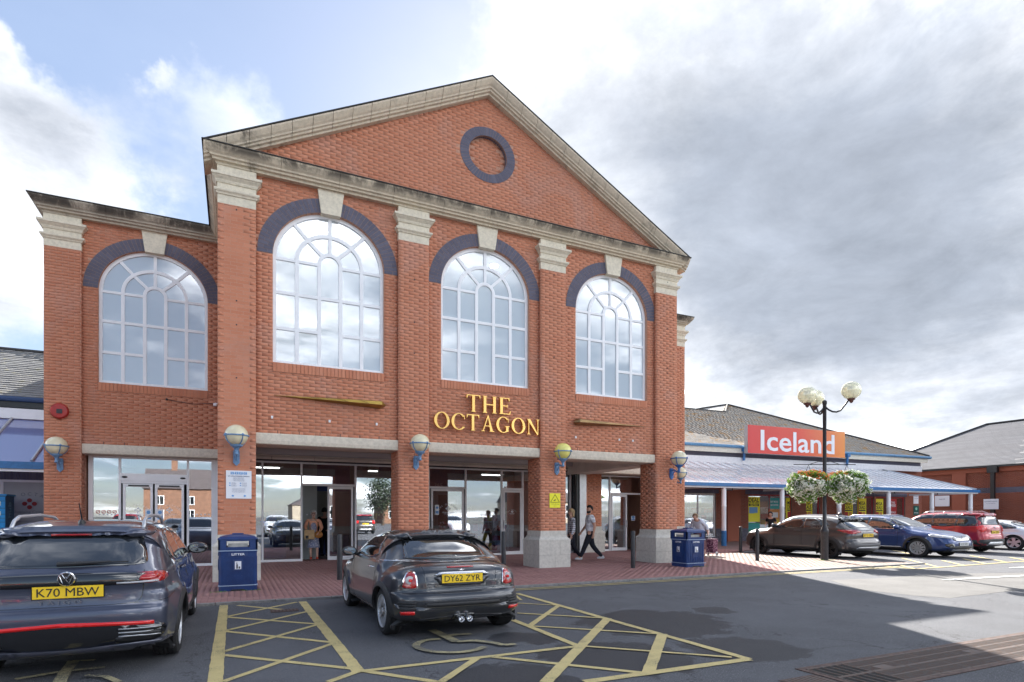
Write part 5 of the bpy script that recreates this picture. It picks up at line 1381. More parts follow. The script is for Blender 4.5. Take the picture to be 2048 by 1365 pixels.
# notices on the right part
for px0, py0, px1, py1, lab in ((1826,990,1836,1008,'white notice on the brickwork just right of the red poster'), ):
    poster(px0, py0, px1, py1, lab, [('NOTICE', .3, .08, .7, M_navy), ('parking terms apply', .1, .05, .8, M_navy)], M_wsign, None, v=-.02)
tt = poster(1826,1012,1837,1031,'dark green sign with a pale circle on the wall beside the supermarket doors', [('PAY HERE', -.25, .1, .7, M_wsign)], mat('dark_green_sign', (.01,.09,.08), .5), None, v=-.02)
m = MB(); m.lathe([(.0001,-.012),(.1,-.012),(.1,-.006)], (0,0,.12), 14, axis='y'); m.build('pale_circle', mat('mint_print', (.25,.6,.45), .5), tt)

# ------------------------------------------------------------------ large brick building far right, wall faces left
Rb = thing('brick_hall', 'long brick hall with grey slate roof and blue brick bands at the right edge', 'building')
RX = 48.4; EZR = 5.0
m = MB(); m.box(RX, 6, 0, RX+14, 46, EZR); m.build('wall_core', M_mortar_d, Rb)
bs = []; bb = []
z = 0.; k = 0
while z < EZR-.02:
    y = 14-(.125 if k % 2 else 0)
    while y < 33:
        col = bb if (3.05 < z < 3.42 and y < 24) or (abs((z-3.3)-(y-24)*.22) < .16 and 24 <= y < 29) else bs
        rec = 0.0 if (k*BH > 4.4 or int((y-14)/1.0) % 9 in (4,)) else -.0
        col.append((Vector((RX-.004, y+.125, z+BH/2)), math.pi/2, .24, .02, BH-.01, 0)); y += .25
    z += BH; k += 1
pieces(bs, 'brick', M_brick2, Rb, 20); pieces(bb, 'band_brick', M_blue, Rb, 40)
for y in (15.3, 19.8, 24.4, 29):
    MB().box(RX-.18, y, 0, RX-.02, y+.9, EZR-.4).build('pilaster', M_brick2, Rb)
MB().box(RX-.2, 6, EZR-.42, RX-.02, 46, EZR-.02).build('corbel_band', M_brick2, Rb)
rf = MB(); ph = 3.9
rf.add([(RX-.3, 5, EZR), (RX-.3, 33.5, EZR), (RX+7, 26.5, EZR+ph), (RX+7, 5, EZR+ph), (RX+14.3, 33.5, EZR), (RX+14.3, 5, EZR)], [(0,3,2,1), (1,2,4), (2,3,5,4)]); rf.build('roof_deck', M_under, Rb)
tiles = []; pit = math.atan(ph/7.3); L = math.hypot(7.3, ph); r = 0; s = .12
while s < L-.1:
    y1 = 33.5-s*math.cos(pit)*7./7.3; y = 13-rr.uniform(0, 2.)
    while y < y1:
        q = min(y+2.4, y1); tiles.append((Vector((RX-.3+s*math.cos(pit), (y+q)/2, EZR+s*math.sin(pit)+.015)), -math.pi/2, q-y-.0015, .26, .010, pit-.06)); y += 2.4
    s += .22; r += 1
pieces(tiles, 'slate_course', M_slate, Rb, 360)
m = MB(); m.tube([(RX-.3, 33.5, EZR+.06), (RX+7, 26.5, EZR+ph+.06), (RX+7, 5, EZR+ph+.06)], .08, 6); m.build('ridge_tiles', M_lead, Rb)
m = MB(); m.box(RX-.46, 5, EZR-.1, RX-.3, 33.6, EZR+.04); m.build('gutter', M_black, Rb)
def rp(px, z_): 
    t_ = (px-1024)/F; Y_ = RX*(CS-t_*SN)/(t_*CS+SN); return Y_
yy = rp(1992, 0); m = MB(); m.box(RX-.5, yy-.12, .0, RX-.3, yy+.12, EZR-.5); m.box(RX-.56, yy-.3, EZR-.5, RX-.26, yy+.3, EZR-.05); m.build('downpipe', M_black, Rb)
yy2 = rp(1991, 0); t = thing('wall_notice', 'white lettered notice fixed on the black downpipe of the far right hall', 'sign', (RX-.56, yy2, 2.3), -math.pi/2); MB().box(-.45,-.02,-.36,.45,0,.36).build('board', M_wsign, t); text('lettering', 'CUSTOMER PARKING', .08, (0,-.03,.16), M_navy, t, .001, fit=None); text('lettering', 'terms and conditions apply', .05, (0,-.03,.03), M_navy, t, .001)
yy3 = rp(1886, 0); t = thing('wall_notice', 'white square notice on the brick wall between the last two white canopy posts', 'sign', (RX-.1, yy3, 2.6), -math.pi/2); MB().box(-.5,-.02,-.4,.5,0,.4).build('board', M_wsign, t); text('lettering', 'PARKING', .1, (0,-.03,.1), M_navy, t, .001)
a_, b_ = rp(1842, 0), rp(1933, 0)
m = MB(); m.box(RX-.03, b_, .6, RX+.02, a_, 1.75); wn = m.build('window', M_black, Rb); m = MB(); n = 3
for i in range(n): m = MB(); y0_ = b_+(a_-b_)*i/n+.1; m.box(RX-.04, y0_, .7, RX-.032, b_+(a_-b_)*(i+1)/n-.1, 1.66); m.build('pane', M_wglass, wn)

# ------------------------------------------------------------------ left neighbour with glazed canopy
Lb = thing('left_store', 'low brick shop unit with slate roof and glazed canopy at the left edge', 'building')
LWY = 24.6
m = MB(); m.box(-16, LWY, 0, -4.35, LWY+.3, 5.2); m.build('wall_core', M_mortar_d, Lb)
bs = []; sold = []
k = 0; z = 0.
while z < 5.1:
    u = -12-(BW/2 if k % 2 else 0)
    while u < -4.4:
        if z > 2.95 or u > -4.9: (sold if 4.75 < z < 5.1 else bs).append((Vector((u+BW/2, LWY+.004, z+BH/2)), 0, BW-.01, .02, BH-.01, 0))
        u += BW
    z += BH; k += 1
n = int(6/.085)
sl_ = [(Vector((-10+(i+.5)*.085, LWY-.004, 2.80)), 0, .075, .03, .27, 0) for i in range(n)]
pieces(bs, 'brick', M_brick2, Lb, 60); pieces(sold+sl_, 'blue_brick', M_blue, Lb, 40)
xg0 = WP(8, 0, LWY).x
MB().box(xg0-.1, LWY-.05, 0, xg0, LWY+.05, 2.66).box(xg0, LWY-.05, 2.58, -4.4, LWY+.05, 2.66).build('panel_frame', M_white, Lb)
MB().box(xg0, LWY-.02, 0, -4.4, LWY-.01, 2.58).build('grey_panel', mat('grey_vinyl', (.40,.42,.45), .35, noise=.06, nscale=2), Lb)
p = WP(59, 1008, LWY-.03); centre_logo(p.x, LWY-.03, p.z, 2.1, mat('grey_print', (.16,.19,.24), .5), mat('maroon_print', (.30,.02,.025), .5), Lb, 'panel_logo')
MB().box(-16, LWY-.4, 5.0, -4.4, LWY-.3, 5.2).build('fascia_board', M_black, Lb)
m = MB(); m.tube([(-16, LWY-.45, 5.28), (-4.4, LWY-.45, 5.28)], .09, 8); m.build('gutter', mat('navy_gutter', (.04,.08,.18), .5), Lb)
m = MB(); m.box(-16, LWY-.55, 4.62, -4.4, LWY-.3, 4.95); m.build('flashing_board', M_white, Lb)
pl_, rh = math.atan(.52), 3.6
m = MB(); m.add([(-18,LWY-.45,5.33),(-4.4,LWY-.45,5.33),(-4.4,LWY-.45+5,5.33+2.6),(-18,LWY-.45+5,5.33+2.6)], [(0,1,2,3)]); m.build('roof_deck', M_under, Lb)
tiles = []; s = .1; r = 0
while s < 5.55:
    u = -13-rr.uniform(0, .3)
    while u < -4.5:
        tiles.append((Vector((u+.15, LWY-.45+s*math.cos(pl_), 5.35+s*math.sin(pl_)+.015+rr.uniform(-.003,.005))), 0, .298, .29, .02, pl_-.10)); u += .3
    s += .235; r += 1
pieces(tiles, 'slate', M_slate2, Lb, 200)
m = MB(); m.tube([(-18,LWY+4.55,7.98),(-4.4,LWY+4.55,7.98)], .08, 6); m.build('ridge_tiles', M_lead, Lb)
cy0, cz0, cz1 = 21.1, 3.0, 4.6
u = -14.
while u < -4.5:
    ub = min(u+1.25, -4.4); m = MB(); m.add([(u,cy0,cz0),(ub,cy0,cz0),(ub,LWY-.5,cz1),(u,LWY-.5,cz1)], [(0,1,2,3)]); m.build('canopy_sheet', M_canopy_b, Lb)
    m = MB(); m.tube([(u,cy0,cz0+.04),(u,LWY-.5,cz1+.04)], .04, 6); m.build('canopy_bar', M_alu, Lb); u = ub
m = MB(); m.box(-16,cy0-.14,2.80,-4.4,cy0+.02,3.0); m.build('canopy_gutter', M_bluepaint, Lb)
m = MB(); m.box(-16,cy0-.07,2.72,-4.4,cy0+.0,2.795); m.build('canopy_rail', M_white, Lb)
# parcel lockers
lx1 = WP(12, 0, 22.6).x; t = thing('parcel_locker', 'bright blue bank of parcel lockers lettered amazon hub at the left edge', 'locker', (lx1-1.0, 22.6, .02))
M_lock = mat('locker_blue', (.0,.30,.72), .4, noise=.08); M_lockd = mat('locker_side_blue', (.01,.10,.24), .45)
zt = WP(12, 990, 22.6).z; MB().box(-1.0,.01,0,.995,.75,zt-.03).build('cabinet', M_lockd, t)
zz = .05; hs = [.55,.3,.18,.18,.12,.12,.18,.22,.2,.2]; i = 0
while zz < zt-.15:
    h_ = min(hs[i % 10], zt-.06-zz)
    for cidx in range(3): MB().box(-.99+cidx*.66,-.02,zz,-.34+cidx*.66,.01,zz+h_-.015).build('locker_door', M_lock, t)
    zz += h_; i += 1
for k in range(2): MB().box(.6,-.03,zt-.35-.3*k,.88,-.022,zt-.22-.3*k).build('pale_label', M_wsign, t)
MB().box(-1.02,-.03,zt-.05,1.02,.78,zt).build('top_cap', M_lock, t)
me = text_mesh('amazon hub', .34, .003, .004); me.transform(Matrix.Rotation(R(90), 4, 'Z')); me.transform(Matrix.Rotation(R(90), 4, 'Y') if False else Matrix.Identity(4))
# stand the text upright on the right side face (+x)
me.transform(Matrix(((0,0,1,0),(1,0,0,0),(0,1,0,0),(0,0,0,1)))); me.materials.clear(); me.materials.append(mat('locker_text', (.12,.28,.42), .5)); o = link('lettering', me, t); o.location = (1.0, .45, zt*.5)

# ------------------------------------------------------------------ street lamp with flower baskets
lp = thing('street_lamp', 'tall black street lamp with three round globes and two hanging flower baskets', 'lamp', (17.23, 12.75, .0))
MB().lathe([(.115,0),(.11,.9),(.125,.93),(.125,1.0),(.10,1.04),(.085,1.1),(.06,1.15),(.055,5.05),(.07,5.07),(.07,5.16),(.03,5.2)], n=16).build('column', M_boll, lp, smooth=40)
M_globe = glass_mat('globe_glass', tint=(.9,.9,.8), refl=.12, body=(.86,.85,.66), bodyf=.72, trans=True); M_brn = mat('brown_cup', (.10,.035,.03), .5); M_core = mat('lamp_core', (.35,.34,.26), .5)
for dl, dd, rz_ in ((.60,-.45,5.42),(-.56,.0,5.36),(-.06,.50,5.36)):
    dx, dy = dl*CS+dd*SN, dd*CS-dl*SN
    a = [(0,0,5.0)]+[(dx*k, dy*k, 4.98-.22*math.sin(math.pi*min(1,k*1.15))*.9+(.18*max(0,k-.6)/.4)) for k in (.15,.3,.45,.6,.75,.9)]+[(dx,dy,rz_-.36)]
    MB().tube(a, .028, 8).build('arm', M_boll, lp, smooth=True)
    MB().lathe([(.02,-.40),(.05,-.37),(.06,-.33),(.11,-.29),(.12,-.26)], (dx,dy,rz_), 14).build('cup', M_brn, lp, smooth=True)
    m = MB(); m.ball((dx,dy,rz_), .29, .29, .28, 26, 18); m.build('globe', M_globe, lp, smooth=True)
    MB().box(dx-.06,dy-.06,rz_-.24,dx+.06,dy+.06,rz_+.12).build('lamp_core', M_core, lp)
MB().tube([(-1.0*CS, 1.0*SN, 3.12), (1.0*CS, -1.0*SN, 3.12)], .014, 6).tube([(-.5*CS,.5*SN,3.12),(-.2*CS,.2*SN,3.22),(0,0,3.2),(.2*CS,-.2*SN,3.22),(.5*CS,-.5*SN,3.12)], .012, 6).build('basket_bracket', M_boll, lp)
M_leaf = petal_mat('leaf', (.15,.27,.05), .4, .5); M_petw = petal_mat('white_petal', (.86,.86,.78), .45, .08); M_peto = petal_mat('orange_petal', (.85,.24,.05), .45)
def basket(lat, label, seed, orange, rx=.62, rz_=.42):
    dx, dy = lat*CS, -lat*SN; t = thing('flower_basket', label, 'flower basket', (17.23+dx, 12.75+dy, 2.5), 0, 'hanging baskets on the street lamp')
    MB().lathe([(.05,-.30),(.22,-.22),(.30,-.05),(.30,.0)], n=14).build('basket_bowl', M_dark, t)
    MB().tube([(-.28,0,0),(0,0,.62)], .006, 4).tube([(.28,0,0),(0,0,.62)], .006, 4).tube([(0,.28,0),(0,0,.62)], .006, 4).build('chain', M_black, t)
    rg = np.random.RandomState(seed); N = 6000
    d = rg.normal(size=(N, 3)); d /= np.linalg.norm(d, axis=1)[:, None]
    bump = 1+.20*np.sin(d[:, 0]*5+seed)*np.sin(d[:, 2]*6+1)+.14*np.sin(d[:, 1]*9+d[:, 0]*7)+.10*np.sin(d[:, 0]*13+d[:, 2]*11)
    rad = (rg.uniform(.62, 1.0, N)**.5)*bump
    P = d*np.array([rx, .52, rz_])*rad[:, None]; P[:, 2] -= .04; P[:, 2] = np.where(P[:, 2] < 0, P[:, 2]*(1+.14*np.sin(P[:, 0]*11+seed)), P[:, 2]*(1-.1*np.sin(P[:, 0]*7+seed)))
    def quads(P, size, jit, up=0):
        n = len(P); a = rg.normal(size=(n, 3)); a /= np.linalg.norm(a, axis=1)[:, None]; b = np.cross(a, rg.normal(size=(n, 3))); b /= np.linalg.norm(b, axis=1)[:, None]
        s = size*(1+jit*rg.uniform(-1, 1, n))[:, None]
        V = np.stack([P-a*s, P-b*s*.55, P+a*s, P+b*s*.55], 1).reshape(-1, 3); return V
    V = quads(P, .040, .5); Fc = np.arange(len(V)).reshape(-1, 4)
    me = bpy.data.meshes.new('foliage'); me.from_pydata(V.tolist(), [], Fc.tolist()); me.materials.append(M_leaf); link('foliage', me, t, kind='stuff')
    M2 = 2900; d = rg.normal(size=(M2, 3)); d /= np.linalg.norm(d, axis=1)[:, None]
    bump = 1+.20*np.sin(d[:, 0]*5+seed)*np.sin(d[:, 2]*6+1)+.14*np.sin(d[:, 1]*9+d[:, 0]*7)+.10*np.sin(d[:, 0]*13+d[:, 2]*11)
    P = d*np.array([rx, .52, rz_])*(bump*rg.uniform(.93, 1.06, M2))[:, None]; P[:, 2] -= .04; P[:, 2] = np.where(P[:, 2] < 0, P[:, 2]*(1+.14*np.sin(P[:, 0]*11+seed)), P[:, 2]*(1-.1*np.sin(P[:, 0]*7+seed)))
    vs, fs, ms = [], [], []
    for i in range(M2):
        if math.sin(P[i][0]*17+seed)*math.sin(P[i][2]*19+P[i][1]*13) > .72: continue
        n_ = Vector(d[i]); a = n_.orthogonal().normalized(); b = n_.cross(a); o = len(vs); p = Vector(P[i]); r = .034*rg.uniform(.7, 1.25)
        vs.append(tuple(p+n_*.008))
        for k in range(5):
            an = 2*math.pi*k/5; vs.append(tuple(p+(a*math.cos(an)+b*math.sin(an))*r+n_*.004)); an += math.pi/5; vs.append(tuple(p+(a*math.cos(an)+b*math.sin(an))*r*.45))
        isor = orange(P[i]); 
        for k in range(10): fs.append((o, o+1+k, o+1+(k+1) % 10)); ms.append(1 if isor else 0)
    me = bpy.data.meshes.new('blossoms'); me.from_pydata(vs, [], fs); me.materials.append(M_petw); me.materials.append(M_peto); me.polygons.foreach_set('material_index', ms); link('blossoms', me, t, kind='stuff')
basket(-.52, 'hanging basket of white flowers with orange blooms on top, left of the lamp post', 3, lambda p: p[2] > .10 and p[0] > -.25 or (p[2] > .2 and p[0] > -.5))
basket(.72, 'hanging basket of mostly white flowers, right of the lamp post', 9, lambda p: p[2] > .28 and p[0] < -.2)
wd = MB(); rr = random.Random(2)
for i in range(160):
    a = rr.uniform(0, 6.28); r = rr.uniform(.11, .5)*rr.uniform(.4,1); x, y = 17.23+r*math.cos(a), 12.72+r*.5*math.sin(a); h_ = rr.uniform(.02,.06); wd.add([(x,y,.02),(x+.012,y,.02),(x+rr.uniform(-.04,.04),y+rr.uniform(-.03,.03),.02+h_)], [(0,1,2)])
for (bx, by) in ((11.95,12.58),(.3,12.25),(-.25,12.2)):
    for i in range(40): x, y = bx+rr.uniform(-.15,.15), by+rr.uniform(-.04,.04); wd.add([(x,y,.02),(x+.01,y,.02),(x+rr.uniform(-.03,.03),y+rr.uniform(-.02,.02),.06)], [(0,1,2)])
o = wd.build('weeds', M_leaf); tag(o, 'small tufts of weeds growing at the foot of the street lamp and bins', 'weeds'); o['kind'] = 'stuff'
# ------------------------------------------------------------------ cars
def car_paint(name, col, flake=.5, rough=.28):
    m = bpy.data.materials.new(name); MATS[name] = m; m.use_nodes = True; b = m.node_tree.nodes['Principled BSDF']; t = NT(m.node_tree)
    tc = t.new('ShaderNodeTexCoord'); n = t.noise(tc.outputs['Object'], 900, 1, .5); c = t.mix(t.sstep(n, .35, .7, 0, .35), col, tuple(min(1, x*1.9+.01) for x in col))
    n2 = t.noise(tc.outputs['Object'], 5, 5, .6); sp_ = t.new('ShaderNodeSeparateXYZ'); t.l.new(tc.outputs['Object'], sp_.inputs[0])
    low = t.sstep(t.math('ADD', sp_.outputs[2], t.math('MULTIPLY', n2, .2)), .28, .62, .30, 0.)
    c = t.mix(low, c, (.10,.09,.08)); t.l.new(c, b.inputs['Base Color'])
    b.inputs['Metallic'].default_value = flake; b.inputs['Roughness'].default_value = rough; b.inputs['Coat Weight'].default_value = 1; b.inputs['Coat Roughness'].default_value = .02
    bn = t.new('ShaderNodeBump'); bn.inputs['Strength'].default_value = .02; bn.inputs['Distance'].default_value = .004
    t.l.new(t.noise(tc.outputs['Object'], 9, 3, .5), bn.inputs['Height']); t.l.new(bn.outputs[0], b.inputs['Coat Normal'])
    return m
M_cglass = mat('car_glass', (.012,.014,.016), .02, spec=.9, coat=1.)
M_tyre = mat('tyre_rubber', (.022,.022,.023), .8, noise=.3, nscale=40, bump=.3, bscale=90)
M_clad = mat('black_cladding', (.028,.028,.030), .55, noise=.2, nscale=30, bump=.2, bscale=300)
M_gloss = mat('gloss_black', (.008,.008,.009), .08, spec=.7, coat=1.)
M_chrome = mat('chrome', (.75,.75,.77), .12, metal=1.)
M_rim = mat('alloy_rim', (.62,.63,.65), .35, metal=.6); M_rimd = mat('dark_alloy', (.03,.03,.032), .35, metal=.5)
M_tail = mat('red_lamp_lens', (.42,.008,.010), .12, coat=1., noise=.15, nscale=14); M_tail2 = mat('red_reflector', (.80,.012,.01), .15, coat=1., emit=.0, noise=.1, nscale=30); M_clear = mat('clear_lamp_lens', (.50,.50,.52), .1, coat=1.)
M_plate = mat('yellow_plate', (.90,.60,.02), .4); M_platew = mat('white_plate', (.75,.76,.74), .4); M_well = mat('wheel_well', (.008,.008,.008), .95)
M_mirror = mat('mirror_glass', (.22,.25,.28), .05, metal=1.)
M_seat = mat('seat_cloth', (.03,.03,.03), .9)
def catmull(P, n=6, closed=True):
    out = []; N = len(P)
    for i in range(N if closed else N-1):
        p0, p1, p2, p3 = (P[(i-1) % N], P[i], P[(i+1) % N], P[(i+2) % N]) if closed else (P[max(i-1,0)], P[i], P[i+1], P[min(i+2,N-1)])
        for k in range(n):
            t = k/n
            out.append(tuple(.5*((2*b)+(-a+c)*t+(2*a-5*b+4*c-d)*t*t+(-a+3*b-3*c+d)*t**3) for a, b, c, d in zip(p0, p1, p2, p3)))
    if not closed: out.append(tuple(P[-1]))
    return out
def sm(x, a, b):
    t = min(1, max(0, (x-a)/(b-a))); return t*t*(3-2*t)
class Car:
    def __init__(s, name, label, L, W, prof, belt, wheels, wr, paint, tumble=.42, plan=(.10,.14), roofw=None, flare=.02, well=.035, r=.22, n=5., crease=None, rearr=None, waist=0.):
        s.L, s.W, s.wheels, s.wr, s.paint, s.belt = L, W, wheels, wr, paint, belt
        s.tumble, s.plan, s.flare, s.crease = tumble, plan, flare, crease; s.waist = waist
        s.t = thing(name, label, 'car')
        ring = catmull(prof, 9)
        # make uniform
        N = len(ring); verts = []; q = [0, .12, .24, .36, .48, .6, .7, .78, .85, .90, .94, .97, .99, 1.0]; K = 15
        rows = []
        for (y, z) in ring:
            S_ = (min(max(y, .70), L-.75), .60)
            D = math.hypot(S_[0]-y, S_[1]-z); rr_ = r if z > .4 else .13
            row = []
            for k, qq in enumerate(q):
                d = rr_*(1-(1-min(qq,.9999)**n)**.5) if qq < 1 else rr_
                t = min(d/D, .8); yy, zz = y+(S_[0]-y)*t, z+(S_[1]-z)*t
                row.append((s.w(yy, zz)*qq, yy, zz))
            t1 = min(rr_/D, .8)
            for k in range(1, K+1):
                t = t1+(1-t1)*k/K; yy, zz = y+(S_[0]-y)*t, z+(S_[1]-z)*t; row.append((s.w(yy, zz), yy, zz))
            rows.append(row)
        M_ = len(rows[0]); vs = []; fs = []
        for row in rows: vs += row
        for row in rows: vs += [(-x, y, z) for x, y, z in row]
        off = N*M_
        for i in range(N):
            j = (i+1) % N
            for k in range(M_-1):
                a, b, c, d = i*M_+k, j*M_+k, j*M_+k+1, i*M_+k+1
                fs.append((a, b, c, d)); fs.append((off+d, off+c, off+b, off+a))
        import bmesh
        me = bpy.data.meshes.new('body'); me.from_pydata(vs, [], fs)
        bm = bmesh.new(); bm.from_mesh(me); bmesh.ops.remove_doubles(bm, verts=bm.verts, dist=.0006); bmesh.ops.recalc_face_normals(bm, faces=bm.faces)
        bm.to_mesh(me)
        s.bvh = BVHTree.FromBMesh(bm); bm.free()
        me.materials.append(paint); me.materials.append(M_well)
        # wheel arches: snap the surface to a circle and open it
        Rc = wr+well; bm = bmesh.new(); bm.from_mesh(me); ins = {}
        for v in bm.verts:
            for wy in wheels:
                d = math.hypot(v.co.y-wy, v.co.z-wr)
                if abs(v.co.x) > W/2-.30 and d < Rc+.022:
                    if d > Rc-.022: v.co.y = wy+(v.co.y-wy)*Rc/d; v.co.z = wr+(v.co.z-wr)*Rc/d
                    ins[v] = 1
        bmesh.ops.delete(bm, geom=[f for f in bm.faces if all(v in ins for v in f.verts)], context='FACES')
        bm.to_mesh(me); bm.free()
        me.polygons.foreach_set('use_smooth', [True]*len(me.polygons)); me.set_sharp_from_angle(angle=R(48))
        link('body', me, s.t)
        wl = MB(); xi, xo = W/2-.32, W/2-.045
        for wy in wheels:
            for sd_ in (-1, 1):
                o_ = len(wl.v); n_ = 24; ring_ = []
                for i in range(n_+1):
                    a_ = R(-20+220*i/n_); ring_ += [(sd_*xi, wy+(Rc+.015)*math.cos(a_), max(.15, wr+(Rc+.015)*math.sin(a_))), (sd_*xo, wy+(Rc+.015)*math.cos(a_), max(.15, wr+(Rc+.015)*math.sin(a_)))]
                wl.add(ring_, [(2*i, 2*i+1, 2*i+3, 2*i+2) for i in range(n_)]); wl.add([ring_[2*i] for i in range(n_+1)], [tuple(range(n_+1))])
        wl.box(-W/2+.3, .3, .2, W/2-.3, L-.3, .24)
        wl.build('wheel_well', M_well, s.t)
    def w(s, y, z):
        b = s.belt(y) if callable(s.belt) else s.belt
        hw = s.W/2; a = hw
        # plan taper
        k = 1-s.plan[0]*(1-sm(y, -.05, .95))**1.6-s.plan[1]*sm(y, s.L-1.15, s.L+.05)**1.6
        # section
        if z > b: f = .972-(1-math.exp(-(z-b)/.045))*.022-(z-b)*s.tumble/hw
        else: f = 1-.028*sm(z, b-.28, b)-.05*(1-sm(z, .16, .45))-s.waist*math.exp(-((z-.52)/.14)**2)*sm(y, s.wheels[0]+.3, s.wheels[0]+.8)*(1-sm(y, s.wheels[1]-.8, s.wheels[1]-.3))
        if s.crease and z < b: f += .010*math.tanh((z-s.crease)/.02)*-1
        fl = 0
        for wy in s.wheels:
            d = math.hypot(y-wy, z-s.wr); fl += s.flare*math.exp(-(d/(s.wr+.13))**6)
        return a*k*f+fl
    def ray(s, axis, u, v, sgn=1):
        if axis == 'x': o, d = Vector((sgn*3, u, v)), Vector((-sgn, 0, 0))
        elif axis == 'y': o, d = Vector((u, -2 if sgn > 0 else s.L+2, v)), Vector((0, sgn, 0))
        else: o, d = Vector((u, v, 4)), Vector((0, 0, -1))
        h = s.bvh.ray_cast(o, d)
        return (h[0], h[1]) if h[0] is not None else (None, None)
    def patch(s, name, axis, poly, m, off=.004, sgn=1, res=.05, smooth=4, parent=None, label=None, clampn=None, hard=False):
        pl = poly if hard else catmull(poly, smooth)
        # densify
        P = []
        for i in range(len(pl)):
            a, b = Vector(pl[i]), Vector(pl[(i+1) % len(pl)]); k = max(1, int((b-a).length/res))
            for j in range(k): P.append(a.lerp(b, j/k))
        us = [p.x for p in P]; vs_ = [p.y for p in P]; nb = len(P); pts = list(P); PP = [(p.x, p.y) for p in P]
        u = min(us)+res/2
        while u < max(us):
            v = min(vs_)+res/2
            while v < max(vs_):
                if inpoly(u, v, PP) and min((Vector((u, v))-p).length for p in P) > res*.4: pts.append(Vector((u, v)))
                v += res
            u += res
        r_ = delaunay_2d_cdt([Vector((p.x, p.y)) for p in pts], [(i, (i+1) % nb) for i in range(nb)], [list(range(nb))], 1, 1e-5)
        vv, ff = r_[0], r_[2]
        out = []; nor = []; lastn = Vector((sgn, 0, 0)) if axis == 'x' else (Vector((0, -sgn, 0)) if axis == 'y' else Vector((0, 0, 1))); last = None; ax = lastn.copy()
        for p in vv:
            h, n_ = s.ray(axis, p[0], p[1], sgn)
            if h is None:
                # step in towards the middle until the body is met
                uu, vv_ = p[0], p[1]
                for _k in range(40):
                    if axis == 'x': vv_ += (.7-vv_)*.04
                    elif axis == 'y': uu *= .97
                    else: uu *= .97
                    h, n_ = s.ray(axis, uu, vv_, sgn)
                    if h is not None: break
                if h is None: h, n_ = Vector((0, .1, .8)), ax
            if n_.dot(ax) < 0: n_ = -n_
            out.append(h+n_*off); nor.append(n_)
        n0 = len(out); full = out+[o-n_*(off+.012) for o, n_ in zip(out, nor)]
        fs = []
        for f in ff:
            a, b, c = [Vector(out[i]) for i in f[:3]]
            f = tuple(f) if (b-a).cross(c-a).dot(ax) > 0 else tuple(reversed(f)); fs.append(f)
        # skirt on boundary edges
        cnt = {}
        for f in fs:
            for i in range(len(f)): e_ = (f[i], f[(i+1) % len(f)]); cnt[e_] = 1
        sk = [(b, a, a+n0, b+n0) for (a, b) in cnt if (b, a) not in cnt]
        me = bpy.data.meshes.new(name); me.from_pydata([tuple(v) for v in full], [], fs+sk); me.materials.append(m)
        me.polygons.foreach_set('use_smooth', [True]*len(fs)+[False]*len(sk)); me.update()
        return link(name, me, parent or s.t, label=label)
    def both(s, name, poly, m, off=.004, **kw): return [s.patch(name, 'x', poly, m, off, sg, **kw) for sg in (-1, 1)]
    def line(s, name, axis, pts, wdt=.006, m=None, off=.0025, sgn=1, parent=None):
        pts = [Vector(p) for p in catmull(pts, 8, False)]; v = []
        for i, p in enumerate(pts):
            h, n_ = s.ray(axis, p.x, p.y, sgn)
            if h is None: continue
            ax = Vector((sgn, 0, 0)) if axis == 'x' else (Vector((0, -sgn, 0)) if axis == 'y' else Vector((0, 0, 1)))
            if n_.dot(ax) < 0: n_ = -n_
            v.append((h+n_*off, n_))
        mb = MB(); vs = []
        for i, (p, n_) in enumerate(v):
            t = (v[min(i+1, len(v)-1)][0]-v[max(i-1, 0)][0]); t = t.normalized() if t.length > 1e-6 else Vector((0,0,1)); sd_ = n_.cross(t).normalized()*wdt/2; vs += [p+sd_, p-sd_, p-sd_-n_*.01, p+sd_-n_*.01]
        fs = []
        for i in range(len(v)-1):
            for k in range(4): fs.append((4*i+k, 4*i+(k+1) % 4, 4*i+4+(k+1) % 4, 4*i+4+k))
        mb.add(vs, fs); return mb.build(name, m or M_gloss, parent or s.t)
    def arch(s, m=M_clad, wd=.06, ext=.02):
        for wy in s.wheels:
            for sd_ in (-1, 1):
                pts = []; vs = []; n = 26; a0, a1 = R(-28), R(208)
                for i in range(n+1):
                    a = a0+(a1-a0)*i/n; rowv = []
                    for rr_ in (s.wr+.02, s.wr+.02+wd*.5, s.wr+.02+wd):
                        y, z = wy+rr_*math.cos(a), s.wr+rr_*math.sin(a)
                        h, n_ = s.ray('x', y, max(z, .17), sd_); x = abs(h.x) if h is not None else s.W/2-.05
                        rowv.append((sd_*(x+(ext if rr_ < s.wr+.02+wd*.9 else .004)), y, max(z, .10)))
                    vs += [(sd_*(abs(rowv[0][0])-.06), rowv[0][1], rowv[0][2])]+rowv+[(sd_*(abs(rowv[2][0])-.03), rowv[2][1], rowv[2][2])]
                fs = [(i*5+k, i*5+k+1, (i+1)*5+k+1, (i+1)*5+k) for i in range(n) for k in range(4)]
                if sd_ > 0: fs = [tuple(reversed(f)) for f in fs]
                MB().add(vs, fs).build('arch_trim', m, s.t, smooth=50)
